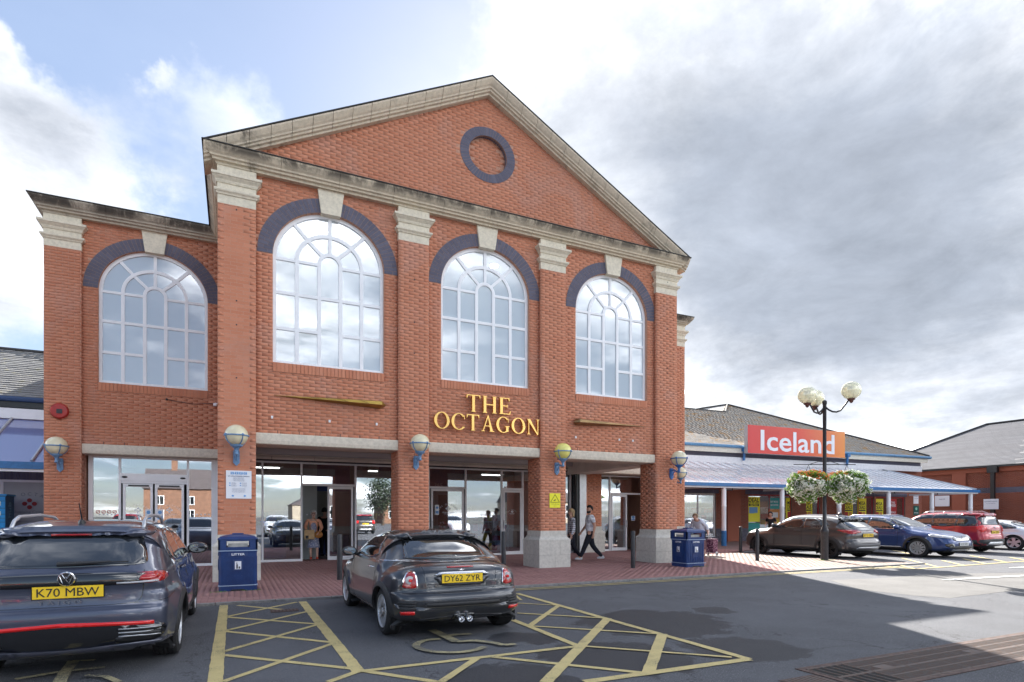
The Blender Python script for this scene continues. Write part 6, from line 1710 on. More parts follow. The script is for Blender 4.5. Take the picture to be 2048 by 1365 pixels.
    def wheel(s, style='mesh', rimm=None, tw=.2, inset=.02):
        rimm = rimm or M_rim
        for wy in s.wheels:
            for sd_ in (-1, 1):
                xo = s.W/2-inset; c = (0, wy, s.wr); w = MB(); R_ = s.wr
                t = thing2('wheel', s.t, (0,0,0))
                pr = [(R_*.66, xo-tw+.01), (R_*.86, xo-tw-.0), (R_-.012, xo-tw+.02), (R_, xo-tw+.045)]
                # tread grooves
                for g_ in range(4):
                    xg = xo-tw+.045+(tw-.09)*(g_+.5)/4; pr += [(R_, xg-.006), (R_-.009, xg-.004), (R_-.009, xg+.004), (R_, xg+.006)]
                pr += [(R_, xo-.045), (R_-.012, xo-.018), (R_*.86, xo), (R_*.72, xo-.006), (R_*.69, xo-.02), (R_*.66, xo-.04)]
                if sd_ < 0: pr = [(a, -b) for a, b in pr]
                MB().lathe(pr, c, 44, axis='x', cap=False).build('tyre', M_tyre, t, smooth=35)
                rb = MB(); pr = [(R_*.70, xo-.012), (R_*.685, xo-.004), (R_*.66, xo-.008), (R_*.63, xo-.05), (R_*.62, xo-tw+.02)]
                if sd_ < 0: pr = [(a, -b) for a, b in pr]
                rb.lathe(pr, c, 40, axis='x', cap=False)
                xs = xo-.022; ns = {'mesh': 10, 'five': 5, 'ten': 10, 'star': 5}[style]
                for k in range(ns):
                    a = 2*math.pi*k/ns+.2
                    for da, wa, wb in (((-.13, .02, .012), (.13, .02, .012)) if style in ('mesh', 'ten') else (((0, .045, .07),) if style == 'star' else ((-.10, .022, .03), (.12, .022, .03)))):
                        p = (math.cos(a)*R_*.13, math.sin(a)*R_*.13); q_ = (math.cos(a+da)*R_*.67, math.sin(a+da)*R_*.67)
                        d = Vector((q_[0]-p[0], q_[1]-p[1])).normalized(); nn = Vector((-d.y, d.x))
                        poly = [(wy+p[0]+nn.x*wa, R_+p[1]+nn.y*wa), (wy+q_[0]+nn.x*wb, R_+q_[1]+nn.y*wb), (wy+q_[0]-nn.x*wb, R_+q_[1]-nn.y*wb), (wy+p[0]-nn.x*wa, R_+p[1]-nn.y*wa)]
                        rb.prism(poly, 'x', sd_*(xs-.02), sd_*(xs+.004))
                rb.lathe([(.001, sd_*(xs+.012)), (.045, sd_*(xs+.010)), (.06, sd_*(xs-.01)), (.06, sd_*(xs-.04))], c, 16, axis='x')
                rb.build('rim', rimm, t, smooth=35)
                MB().lathe([(R_*.45, sd_*(xo-.10)), (R_*.45, sd_*(xo-.11))], c, 24, axis='x').lathe([(R_*.64, sd_*(xo-.135)), (R_*.64, sd_*(xo-.14))], c, 24, axis='x').build('brake_disc', M_well, t)
    def mirror(s, y, z, m, sz=(.13,.08,.085), glass=True, sides=(-1, 1)):
        for sd_ in sides:
            h, _ = s.ray('x', y, z, sd_); x = abs(h.x) if h is not None else s.W/2*.92
            cx = sd_*(x+.13); mb = MB(); mb.ball((cx, y, z+.03), sz[0], sz[1], sz[2], 18, 12)
            mb.v = [(vx, max(vy, y-.045), vz) for vx, vy, vz in mb.v]
            mb.tube([(sd_*(x-.03), y+.02, z-.04), (sd_*(x+.06), y+.02, z)], .028, 8)
            mo = mb.build('wing_mirror', m, s.t, smooth=50)
            if glass: MB().lathe([(.0001, -.048), (1, -.0475), (1, -.046)], (0,0,0), 20, axis='y').xform(Matrix.Translation((cx, y, z+.03)) @ Matrix.Diagonal((sz[0]*.78, 1, sz[2]*.74, 1))).build('mirror_glass', M_mirror, mo)
    def plate(s, txt, z, rear=True, m=None, w=.52, h=.111, x=0., tilt=0.):
        sg = 1 if rear else -1; hh, _ = s.ray('y', x, z, sg); y = hh.y-.015*sg
        pt = MB().box(-w/2, -.005, -h/2, w/2, .02, h/2).build('number_plate', m or M_plate, s.t)
        MB().box(-w/2-.008, .0, -h/2-.008, w/2+.008, .035, h/2+.008).build('plate_holder', M_gloss, pt)
        pt.location = (x, y, z); pt.rotation_euler = (tilt, 0, 0 if rear else math.pi)
        text('plate_characters', txt, .1, (0, -.007, 0), M_bk, pt, .001, .0, fit=(w*.88, h*.70))
        return pt
    def place(s, loc, rz, sc=(1,1,1)):
        s.t.location = loc; s.t.rotation_euler = (0,0,rz); s.t.scale = sc; return s.t
def thing2(name, parent, loc):
    o = bpy.data.objects.new(name, None); COL.objects.link(o); o.parent = parent; o.location = loc; return o

# --- slate blue crossover at the left (rear view)
P_vw = car_paint('slate_blue_paint', (.062,.070,.105))
c = Car('parked_car', 'slate blue crossover at the left edge, rear plate K70 MBW', 4.27, 1.76,
    [(.09,.26),(.02,.36),(-.005,.52),(.0,.64),(.035,.70),(.045,.84),(.03,.93),(.05,1.00),(.10,1.06),(.26,1.20),(.44,1.35),(.42,1.40),(.55,1.435),(1.0,1.50),(1.7,1.515),(2.2,1.49),(2.6,1.40),(3.05,1.12),(3.3,1.02),(3.7,.98),(4.05,.89),(4.22,.74),(4.27,.5),(4.2,.28),(3.9,.2),(3.2,.19),(1.2,.19),(.4,.21)],
    lambda y: 1.0-.02*sm(y, .5, 3), (.83, 3.40), .335, P_vw, tumble=.40, plan=(.10,.16), flare=.022, crease=.80, r=.17, n=5.5)
c.arch(); c.wheel('five', M_rim, .24, .005)
c.patch('rear_window', 'y', [(-.60,1.075),(-.3,1.065),(.0,1.062),(.3,1.065),(.60,1.075),(.64,1.13),(.585,1.30),(.54,1.345),(.0,1.365),(-.54,1.345),(-.585,1.30),(-.64,1.13)], M_cglass, .004, res=.06)
c.patch('roof_spoiler', 'y', [(-.60,1.352),(.0,1.372),(.60,1.352),(.56,1.405),(.0,1.425),(-.56,1.405)], P_vw, .03, res=.06)
c.patch('high_brake_light', 'y', [(-.16,1.357),(.16,1.357),(.16,1.372),(-.16,1.372)], M_tail, .036, hard=True)
lb = c.patch('light_bar', 'y', [(-.60,.90),(.0,.89),(.60,.90),(.64,.94),(.60,.995),(.0,1.005),(-.60,.995),(-.64,.94)], M_gloss, .010, res=.06)
for sg in (-1, 1):
    c.patch('tail_light', 'x', [(.02,.90),(.16,.905),(.34,.94),(.28,.975),(.16,1.0),(.03,.985)], M_tail, .008, sg, res=.04)
    c.patch('tail_light', 'y', [(sg*.60,.925),(sg*.72,.93),(sg*.745,.955),(sg*.71,.985),(sg*.62,.972)][::sg], M_tail, .014, res=.04)
    c.patch('reversing_light', 'y', [(sg*.42,.898),(sg*.74,.902),(sg*.74,.918),(sg*.42,.914)][::sg], M_clear, .014, hard=True)
MB().lathe([(.0001,-.02),(.062,-.018),(.068,-.008),(.068,.01)], (0,0,0), 28, axis='y').build('badge_ring', M_chrome, lb).location = (.05, .005, .965)
b_ = MB(); b_.lathe([(.0001,-.022),(.058,-.0205),(.058,.0)], (0,0,0), 28, axis='y'); o = b_.build('badge', M_gloss, lb); o.location = (.05, .005, .965)
v_ = MB()
for pts in ([(-.030,.045),(-.008,.006)], [(.030,.045),(.008,.006)], [(-.008,.006),(0,.02),(.008,.006)], [(-.045,.025),(-.022,-.042),(0,-.004),(.022,-.042),(.045,.025)]): v_.tube([(x, -.024, z) for x, z in pts], .0045, 4)
o = v_.build('badge_letters', M_chrome, lb); o.location = (.05, .005, .965)
c.line('tailgate_gap', 'y', [(-.63,1.02),(-.625,.85),(-.60,.74),(-.5,.705),(0,.70),(.5,.705),(.60,.74),(.625,.85),(.63,1.02)], .007)
c.line('light_gap', 'y', [(-.62,.895),(0,.884),(.62,.895)], .01)
c.line('bumper_gap', 'x', [(.03,.70),(.25,.73),(.42,.76)], .006, sgn=1)
c.patch('bumper_trim', 'y', [(-.74,.50),(-.4,.53),(0,.54),(.4,.53),(.74,.50),(.80,.44),(.76,.36),(.62,.315),(.4,.325),(.2,.30),(-.2,.30),(-.4,.325),(-.62,.315),(-.76,.36),(-.80,.44)], M_gloss, .012, res=.06)
c.patch('reflector_strip', 'y', [(-.71,.492),(0,.518),(.71,.492),(.71,.526),(0,.554),(-.71,.526)], M_tail2, .018, res=.06, hard=True)
for sg in (-1, 1):
    for k in range(3): c.patch('bumper_fin', 'y', [(sg*.44,.46-.035*k),(sg*.76,.455-.035*k),(sg*.76,.465-.035*k),(sg*.44,.47-.035*k)][::sg], M_alu, .020, hard=True)
    c.patch('fake_exhaust', 'y', [(sg*.42,.34),(sg*.72,.34),(sg*.77,.40),(sg*.72,.425),(sg*.48,.42)][::sg], M_rimd, .017)
c.patch('lower_valance', 'y', [(-.76,.33),(0,.30),(.76,.33),(.72,.235),(0,.215),(-.72,.235)], P_vw, .02, res=.06)
c.plate('K70 MBW', .84, x=.06)
text('lettering', 'TAIGO', .05, (0, c.ray('y', 0, .71)[0].y-.022, .728), M_chrome, c.t, .002, .0, 1.5, space=1.6)
for sg in (-1, 1):
    c.patch('window_trim', 'x', [(.62,1.13),(.75,1.25),(1.0,1.375),(1.5,1.42),(2.05,1.41),(2.45,1.33),(2.80,1.14),(2.9,1.045),(2.0,1.02),(1.2,1.04),(.75,1.07)], M_gloss, .003, sg, res=.07)
    c.patch('side_window', 'x', [(1.80,1.06),(1.82,1.385),(2.1,1.375),(2.4,1.29),(2.66,1.13),(2.68,1.07),(2.2,1.055)], M_cglass, .007, sg)
    c.patch('side_window', 'x', [(1.02,1.08),(1.02,1.34),(1.3,1.38),(1.72,1.385),(1.72,1.06),(1.3,1.06)], M_cglass, .007, sg)
    c.patch('side_window', 'x', [(.72,1.11),(.80,1.23),(.94,1.31),(.94,1.09)], M_cglass, .007, sg)
    c.line('door_gap', 'x', [(.98,1.05),(.96,.85),(1.15,.5),(1.2,.28)], .006, sgn=sg); c.line('door_gap', 'x', [(1.78,1.03),(1.78,.28)], .006, sgn=sg); c.line('door_gap', 'x', [(2.78,1.03),(2.84,.8),(2.83,.28)], .006, sgn=sg)
    c.patch('sill_cladding', 'x', [(1.2,.22),(3.0,.22),(3.0,.34),(1.2,.34)], M_clad, .015, sg, hard=True)
    h, _ = c.ray('x', 1.2, .97, sg); MB().tube([(h.x+sg*.01,1.1,.95),(h.x+sg*.035,1.14,.955),(h.x+sg*.035,1.28,.955),(h.x+sg*.01,1.32,.95)], .013, 6).build('door_handle', P_vw, c.t, smooth=True)
    xs_ = sg*.545; MB().tube([(xs_,.72,1.425),(xs_,.80,1.50),(xs_,.95,1.545),(xs_,1.6,1.565),(xs_,2.1,1.54),(xs_,2.3,1.49),(xs_,2.36,1.45)], .018, 8).build('roof_rail', M_alu, c.t, smooth=True)
c.patch('windscreen', 'z', [(-.58,2.50),(0,2.44),(.58,2.50),(.66,3.05),(0,3.12),(-.66,3.05)], M_cglass, .005, res=.08)
m = MB(); m.lathe([(.035,1.47),(.03,1.50),(.012,1.52)], (0,.80,0), 10, sy=1.8); m.tube([(0,.80,1.51),(0,.68,1.69)], [.008,.004], 6); m.build('aerial', M_black, c.t)
m = MB(); h, _ = c.ray('y', 0, 1.10); m.tube([(-.04,h.y-.03,1.095),(.08,h.y-.045,1.10),(.36,h.y-.03,1.11)], [.026,.022,.01], 8); m.tube([(.2,h.y-.03,1.105),(.50,h.y-.02,1.105)], .007, 4); m.build('rear_wiper', M_clad, c.t)
c.mirror(2.72, 1.06, M_gloss)
m = MB(); m.box(-.6,1.0,.6,.6,1.1,1.05); m.box(-.6,2.0,.6,.6,2.1,1.1); m.build('seats', M_seat, c.t)
c.place((-1.37, 6.28, 0), 0, (.98, 1.05, .935))

# --- black two-seat coupe (rear view)
P_mini = car_paint('dark_graphite_paint', (.035,.038,.045), .55)
c = Car('parked_car', 'small dark grey two-seat coupe parked by the bollard, rear plate DY62 ZYR', 3.73, 1.70,
    [(.10,.24),(.01,.34),(-.01,.50),(.015,.585),(.055,.62),(.07,.76),(.10,.87),(.20,.945),(.40,.985),(.58,1.03),(.80,1.17),(.98,1.285),(.94,1.31),(1.06,1.345),(1.35,1.38),(1.75,1.378),(2.1,1.32),(2.4,1.16),(2.65,1.0),(2.85,.955),(3.2,.92),(3.5,.83),(3.68,.66),(3.72,.45),(3.66,.27),(3.4,.20),(2.4,.18),(1.2,.18),(.4,.19)],
    lambda y: .945, (.62, 3.05), .315, P_mini, tumble=.40, plan=(.10,.14), flare=.035, r=.25, n=3.6, crease=None)
c.arch(M_clad, .065, .018); c.wheel('mesh', M_rim, .21, .0)
P_roof = P_mini
c.patch('rear_window', 'y', [(-.53,1.005),(0,.995),(.53,1.005),(.55,1.03),(.50,1.20),(.47,1.245),(0,1.262),(-.47,1.245),(-.50,1.20),(-.55,1.03)], M_cglass, .004, res=.05)
c.patch('roof_spoiler', 'y', [(-.60,1.262),(0,1.285),(.60,1.262),(.59,1.305),(.3,1.335),(0,1.34),(-.3,1.335),(-.59,1.305)], P_mini, .035, res=.05)
c.line('window_base_strip', 'y', [(-.66,.985),(0,.975),(.66,.985)], .014, M_chrome, .006)
for sg in (-1, 1):
    c.patch('side_window', 'x', [(1.14,1.0),(1.18,1.20),(1.30,1.28),(1.6,1.295),(1.95,1.26),(2.2,1.15),(2.42,1.0)], M_cglass, .006, sg)
    c.line('chrome_waist_strip', 'x', [(.50,.975),(1.4,.975),(2.5,.97)], .016, M_chrome, .006, sg)
    c.line('door_gap', 'x', [(1.04,.97),(1.0,.8),(1.08,.45),(1.15,.3)], .006, sgn=sg); c.line('door_gap', 'x', [(2.36,.97),(2.40,.6),(2.38,.3)], .006, sgn=sg)
    h, _ = c.ray('x', 1.25, .86, sg); MB().tube([(h.x-sg*.01,1.12,.86),(h.x+sg*.03,1.16,.865),(h.x+sg*.03,1.30,.865),(h.x-sg*.01,1.34,.86)], .012, 6).build('door_handle', M_chrome, c.t, smooth=True)
    c.patch('side_skirt', 'x', [(1.1,.19),(2.6,.19),(2.6,.30),(1.1,.30)], M_clad, .02, sg, hard=True)
    c.patch('tail_light_rim', 'y', [(sg*x, z) for x, z in ((.555,.655),(.705,.66),(.715,.70),(.685,.80),(.645,.865),(.59,.875),(.555,.84),(.545,.74))][::sg], M_chrome, .008, res=.03)
    c.patch('tail_light', 'y', [(sg*x, z) for x, z in ((.568,.668),(.692,.672),(.70,.70),(.672,.795),(.638,.852),(.594,.86),(.567,.832),(.558,.74))][::sg], M_tail, .013, res=.03)
    h, _ = c.ray('y', sg*.628, .765); MB().lathe([(.0001,-.03),(.02,-.03),(.022,-.024),(.05,-.022),(.052,-.016),(.055,-.01)], (0,0,0), 20, axis='y').build('lamp_ring', M_clear, c.t).location = (sg*.628, h.y, .765)
    MB().lathe([(.0001,-.036),(.02,-.034),(.022,-.024)], (0,0,0), 16, axis='y').build('lamp_centre', M_tail2, c.t).location = (sg*.628, h.y, .765)
    for k in range(3): c.patch('bumper_slat', 'y', [(sg*.58,.475-.034*k),(sg*.76,.475-.034*k),(sg*.76,.497-.034*k),(sg*.58,.497-.034*k)][::sg], M_clad, .014, hard=True)
    c.patch('fog_light', 'y', [(sg*.60,.345),(sg*.74,.345),(sg*.755,.385),(sg*.60,.385)][::sg], M_tail2, .014, hard=True)
c.patch('lower_grille', 'y', [(-.44,.435),(.44,.435),(.46,.46),(.44,.485),(-.44,.485),(-.46,.46)], M_clad, .010, res=.05)
c.line('grille_surround', 'y', [(-.46,.43),(0,.425),(.46,.43),(.48,.46),(.46,.49),(0,.495),(-.46,.49),(-.48,.46),(-.46,.43)], .012, P_mini, .012)
c.line('boot_gap', 'y', [(-.47,.95),(-.455,.80),(-.43,.665),(-.36,.625),(0,.612),(.36,.625),(.43,.665),(.455,.80),(.47,.95)], .008)
c.line('bumper_gap', 'y', [(-.74,.632),(-.42,.625)], .008); c.line('bumper_gap', 'y', [(.74,.632),(.42,.625)], .008)
c.patch('handle_strip', 'y', [(-.30,.815),(.30,.815),(.295,.84),(.24,.85),(-.24,.85),(-.295,.84)], M_chrome, .026, res=.04)
c.patch('plate_recess', 'y', [(-.31,.81),(.31,.81),(.30,.73),(.26,.69),(0,.68),(-.26,.69),(-.30,.73)], P_mini, .006, res=.04)
c.patch('brake_light', 'y', [(-.17,.905),(.17,.905),(.17,.922),(-.17,.922)], M_tail, .006, hard=True)
c.plate('DY62 ZYR', .775)
bw = MB(); 
for sg in (-1, 1): bw.prism([(0,.0),(sg*.018,.012),(sg*.045,.014),(sg*.04,.004),(sg*.02,-.010),(0,-.014)], 'y', -.006, .0)
bw.lathe([(.0001,-.010),(.014,-.008),(.014,0)], (0,0,0), 14, axis='y'); h, _ = c.ray('y', 0, .875); bw.build('winged_badge', M_chrome, c.t).location = (0, h.y-.004, .878)
h, _ = c.ray('y', .44, .82); text('lettering', 'COOPER SD', .042, (.37, h.y-.004, .80), M_chrome, c.t, .002, .001, 1.0)
for x in (-.052, .052):
    MB().lathe([(.036,.05),(.040,-.045),(.036,-.05),(.030,-.045),(.028,.03),(.0001,.035)], (x, -.0, .262), 20, axis='y').build('exhaust_tip', M_chrome, c.t, smooth=50)
c.patch('exhaust_surround', 'y', [(-.12,.21),(.12,.21),(.13,.30),(.10,.325),(-.10,.325),(-.13,.30)], M_gloss, .008)
c.line('diffuser_edge', 'y', [(-.52,.27),(-.3,.285),(-.14,.29)], .03, P_mini, .01); c.line('diffuser_edge', 'y', [(.14,.29),(.3,.285),(.52,.27)], .03, P_mini, .01)
c.patch('windscreen', 'z', [(-.56,2.16),(0,2.10),(.56,2.16),(.62,2.55),(0,2.66),(-.62,2.55)], M_cglass, .005, res=.08)
c.mirror(2.30, .99, M_clad, (.11,.08,.075))
sn = MB()
c.place((2.47, 6.52, 0), 0, (.99, 1.05, .92))

# --- grey crossover (right, rear three quarter)
P_gr = car_paint('mid_grey_paint', (.075,.070,.070), .5)
def suv_sides(c, sw_, trim, gaps, handles, sill, m, rail=None, chrome=False):
    for sg in (-1, 1):
        c.patch('window_trim', 'x', trim, M_gloss, .003, sg, res=.08)
        for p in sw_: c.patch('side_window', 'x', p, M_cglass, .008, sg, res=.07)
        for g_ in gaps: c.line('door_gap', 'x', g_, .008, sgn=sg)
        for (y, z) in handles:
            h, _ = c.ray('x', y, z, sg); MB().tube([(h.x-sg*.01,y-.11,z),(h.x+sg*.035,y-.07,z+.005),(h.x+sg*.035,y+.07,z+.005),(h.x-sg*.01,y+.11,z)], .014, 6).build('door_handle', m, c.t, smooth=True)
        if sill: c.patch('sill_cladding', 'x', sill, M_clad, .016, sg, hard=True)
c = Car('parked_car', 'metallic grey crossover seen from behind, nearest the street lamp', 4.21, 1.80,
    [(.10,.32),(.0,.44),(-.01,.60),(.04,.72),(.03,.86),(.06,1.0),(.16,1.09),(.36,1.24),(.56,1.38),(.50,1.43),(.7,1.49),(1.2,1.575),(1.8,1.59),(2.25,1.54),(2.6,1.40),(2.95,1.17),(3.15,1.08),(3.6,1.03),(4.0,.92),(4.16,.74),(4.21,.5),(4.12,.3),(3.8,.22),(3.0,.22),(1.2,.22),(.4,.24)],
    lambda y: 1.06, (.78, 3.42), .35, P_gr, tumble=.42, plan=(.14,.16), flare=.03, crease=.86)
c.arch(M_clad, .085, .022); c.wheel('five', M_rimd)
suv_sides(c, [[(1.74,1.10),(1.76,1.44),(2.05,1.44),(2.4,1.34),(2.72,1.13),(2.4,1.10)], [(.98,1.13),(1.08,1.30),(1.3,1.42),(1.66,1.45),(1.66,1.10),(1.2,1.10)]], [(.78,1.18),(1.0,1.36),(1.3,1.46),(1.8,1.485),(2.1,1.475),(2.5,1.36),(2.88,1.12),(2.9,1.07),(1.8,1.07),(1.0,1.09)],
          [[(1.06,1.08),(1.05,.9),(1.2,.5),(1.22,.32)],[(1.7,1.06),(1.7,.32)],[(2.72,1.06),(2.78,.8),(2.75,.32)]], [(1.88,.98)], [(1.2,.24),(3.0,.24),(3.0,.40),(1.2,.40)], P_gr)
c.patch('rear_window', 'y', [(-.56,1.10),(0,1.09),(.56,1.10),(.60,1.14),(.53,1.33),(0,1.36),(-.53,1.33),(-.60,1.14)], M_cglass, .005, res=.08)
c.patch('roof_spoiler', 'y', [(-.56,1.36),(0,1.385),(.56,1.36),(.54,1.43),(0,1.46),(-.54,1.43)], M_gloss, .05, res=.08)
for sg in (-1, 1):
    c.patch('tail_light', 'y', [(sg*.38,.98),(sg*.80,1.02),(sg*.82,.99),(sg*.76,.90),(sg*.58,.90)][::sg], M_tail, .012, res=.05)
    c.patch('tail_light', 'x', [(.06,.91),(.26,.93),(.48,1.03),(.3,1.035),(.08,1.02)], M_tail, .012, sg, res=.05)
c.patch('rear_bumper', 'y', [(-.80,.62),(-.5,.56),(.5,.56),(.80,.62),(.80,.36),(.5,.30),(-.5,.30),(-.80,.36)], mat('grey_plastic', (.10,.10,.105), .5), .014, res=.08)
c.patch('skid_plate', 'y', [(-.5,.44),(.5,.44),(.56,.37),(-.56,.37)], M_alu, .024, res=.08, hard=True)
c.plate('BT73 UMG', .84); c.mirror(2.72, 1.12, M_gloss)
c.patch('windscreen', 'z', [(-.6,2.32),(0,2.25),(.6,2.32),(.68,2.85),(0,2.98),(-.68,2.85)], M_cglass, .005, res=.08)
m = MB(); m.lathe([(.05,1.56),(.03,1.62),(.001,1.65)], (0,.95,0), 10, sy=2); m.build('aerial', M_black, c.t)
h, _ = c.ray('y', 0, .95); text('lettering', 'NISSAN', .045, (0, h.y-.006, 1.0), M_chrome, c.t, .002, .001, 1.2)
c.place((19.3, 12.65, 0), 0, (1.0, 1.11, .96)); grey_car = c.t

# --- blue crossover (front towards the road)
P_bl = car_paint('deep_blue_paint', (.006,.032,.14), .4)
c = Car('parked_car', 'deep blue crossover, nose towards the road, between the grey and red cars', 4.45, 1.84,
    [(.10,.32),(.0,.46),(.0,.70),(.05,.90),(.12,1.04),(.34,1.30),(.48,1.46),(.8,1.56),(1.3,1.61),(1.9,1.60),(2.35,1.53),(2.8,1.33),(3.15,1.12),(3.35,1.06),(3.9,.98),(4.25,.86),(4.40,.70),(4.45,.5),(4.38,.3),(4.0,.22),(3.0,.22),(1.2,.22),(.4,.24)],
    lambda y: 1.05, (.82, 3.50), .355, P_bl, tumble=.42, plan=(.12,.17), flare=.028, crease=.88)
c.arch(M_clad, .08, .02); c.wheel('ten', M_rim)
suv_sides(c, [[(1.80,1.09),(1.82,1.47),(2.1,1.46),(2.5,1.34),(2.84,1.12),(2.4,1.09)], [(.98,1.12),(1.02,1.42),(1.3,1.47),(1.72,1.475),(1.72,1.09)], [(.55,1.14),(.65,1.30),(.9,1.40),(.9,1.12)]], [(.45,1.13),(.6,1.36),(.95,1.48),(1.6,1.51),(2.15,1.49),(2.6,1.35),(3.0,1.12),(3.0,1.06),(1.8,1.06),(.8,1.08)],
          [[(1.0,1.06),(1.0,.85),(1.2,.5),(1.22,.3)],[(1.76,1.05),(1.76,.3)],[(2.82,1.05),(2.88,.8),(2.85,.3)]], [(1.94,.97),(1.1,.98)], [(1.2,.24),(3.05,.24),(3.05,.36),(1.2,.36)], P_bl)
for sg in (-1, 1):
    c.line('chrome_sill_strip', 'x', [(1.25,.38),(3.0,.38)], .02, M_chrome, .018, sg)
    c.line('window_chrome', 'x', [(.5,1.09),(1.8,1.065),(3.0,1.06)], .016, M_chrome, .01, sg)
    c.patch('headlight', 'x', [(3.86,.80),(4.05,.77),(4.33,.74),(4.36,.79),(4.15,.85),(3.88,.89)], M_clear, .010, sg, res=.05)
    c.patch('headlight', 'y', [(sg*.50,.73),(sg*.72,.75),(sg*.74,.82),(sg*.52,.79)][::sg], M_clear, .010, sgn=-1, res=.05)
    c.patch('fog_surround', 'y', [(sg*.52,.40),(sg*.74,.42),(sg*.76,.54),(sg*.56,.54)][::sg], M_gloss, .010, sgn=-1, res=.05)
    MB().tube([(sg*.60,.9,1.53),(sg*.60,1.1,1.60),(sg*.60,2.0,1.60),(sg*.60,2.2,1.55)], .016, 6).build('roof_rail', M_alu, c.t, smooth=True)
c.patch('grille', 'y', [(-.42,.64),(.42,.64),(.46,.78),(0,.80),(-.46,.78)], M_gloss, .008, sgn=-1, res=.06)
for k in range(3): c.line('grille_bar', 'y', [(-.40,.67+.035*k),(0,.665+.035*k),(.40,.67+.035*k)], .012, M_chrome, .012, sgn=-1)
h, _ = c.ray('y', 0, .74, -1); MB().prism([(-.05,0),(0,.085),(.05,0),(0,-.085)], 'y', 0, .02).build('diamond_badge', M_chrome, c.t).location = (0, h.y, .745)
c.patch('lower_bumper', 'y', [(-.6,.28),(.6,.28),(.66,.40),(.4,.46),(-.4,.46),(-.66,.40)], M_clad, .010, sgn=-1, res=.08)
c.patch('skid_plate', 'y', [(-.5,.27),(.5,.27),(.5,.32),(-.5,.32)], M_alu, .018, sgn=-1, hard=True)
c.plate('GD20 WFC', .52, rear=False, m=M_platew); c.mirror(2.86, 1.10, P_bl, glass=False)
c.patch('windscreen', 'z', [(-.60,2.42),(0,2.34),(.60,2.42),(.70,2.98),(0,3.13),(-.70,2.98)], M_cglass, .005, res=.08)
c.patch('rear_window', 'y', [(-.56,1.12),(.56,1.12),(.54,1.38),(-.54,1.38)], M_cglass, .005, res=.08)
c.place((22.72, 11.55+4.45*1.06, 0), math.pi, (1.0, 1.06, .94)); blue_car = c.t

# --- red tall estate (rear view)
P_rd = car_paint('bright_red_paint', (.33,.010,.022), .35)
c = Car('parked_car', 'bright red tall estate car with silver rear skid plate, right of the blue car', 4.22, 1.79,
    [(.10,.30),(.0,.42),(-.005,.66),(.03,.82),(.05,1.05),(.10,1.15),(.18,1.40),(.26,1.55),(.26,1.60),(.5,1.655),(1.2,1.69),(1.9,1.68),(2.35,1.61),(2.75,1.38),(3.0,1.17),(3.2,1.09),(3.7,1.03),(4.05,.92),(4.19,.72),(4.22,.5),(4.1,.3),(3.8,.22),(3.0,.22),(1.2,.22),(.4,.24)],
    lambda y: 1.09, (.84, 3.42), .345, P_rd, tumble=.30, plan=(.09,.15), flare=.02)
c.arch(M_clad, .06, .018); c.wheel('five', M_rim)
suv_sides(c, [[(1.80,1.13),(1.82,1.56),(2.2,1.53),(2.6,1.34),(2.78,1.15)], [(.98,1.13),(.98,1.57),(1.72,1.575),(1.72,1.13)], [(.30,1.16),(.38,1.52),(.55,1.56),(.90,1.57),(.90,1.13)]], [(.24,1.15),(.34,1.55),(.6,1.59),(1.8,1.595),(2.3,1.55),(2.7,1.35),(2.9,1.12),(1.8,1.10),(.4,1.12)],
          [[(.95,1.1),(.95,.85),(1.15,.5),(1.2,.3)],[(1.76,1.09),(1.76,.3)],[(2.78,1.09),(2.84,.8),(2.8,.3)]], [(1.9,.98),(1.1,.98)], [(1.2,.24),(3.0,.24),(3.0,.36),(1.2,.36)], P_rd)
c.patch('rear_window', 'y', [(-.62,1.16),(.62,1.16),(.64,1.24),(.56,1.50),(-.56,1.50),(-.64,1.24)], M_cglass, .005, res=.08)
c.patch('roof_spoiler', 'y', [(-.60,1.53),(.60,1.53),(.58,1.59),(-.58,1.59)], P_rd, .05, res=.08)
for sg in (-1, 1):
    c.patch('tail_light', 'y', [(sg*.55,1.09),(sg*.78,1.11),(sg*.79,.90),(sg*.70,.88),(sg*.56,.98)][::sg], M_tail2, .012, res=.05); c.patch('tail_light', 'x', [(.06,.90),(.22,.95),(.26,1.10),(.10,1.12)], M_tail2, .012, sg, res=.05)
    MB().tube([(sg*.60,.5,1.62),(sg*.60,.7,1.72),(sg*.60,2.0,1.72),(sg*.60,2.2,1.64)], .018, 6).build('roof_rail', M_alu, c.t, smooth=True)
c.patch('rear_bumper', 'y', [(-.80,.56),(.80,.56),(.80,.34),(.4,.28),(-.4,.28),(-.80,.34)], M_clad, .012, res=.08)
c.patch('skid_plate', 'y', [(-.46,.47),(.46,.47),(.56,.34),(-.56,.34)], M_alu, .024, res=.08, hard=True)
c.plate('LH61 OMU', .86); c.mirror(2.72, 1.14, P_rd)
h, _ = c.ray('y', 0, 1.06); MB().lathe([(.0001,-.02),(.045,-.015),(.045,0)], (0,0,0), 16, axis='y').build('badge', M_chrome, c.t).location = (0, h.y, 1.06)
c.patch('windscreen', 'z', [(-.6,2.44),(0,2.38),(.6,2.44),(.68,2.9),(0,3.0),(-.68,2.9)], M_cglass, .005, res=.08)
m = MB(); m.tube([(0,.62,1.67),(0,.45,1.82)], [.006,.004], 6); m.build('aerial', M_black, c.t)
c.place((27.0, 12.6, 0), 0, (1.0, 1.06, .96)); red_car = c.t

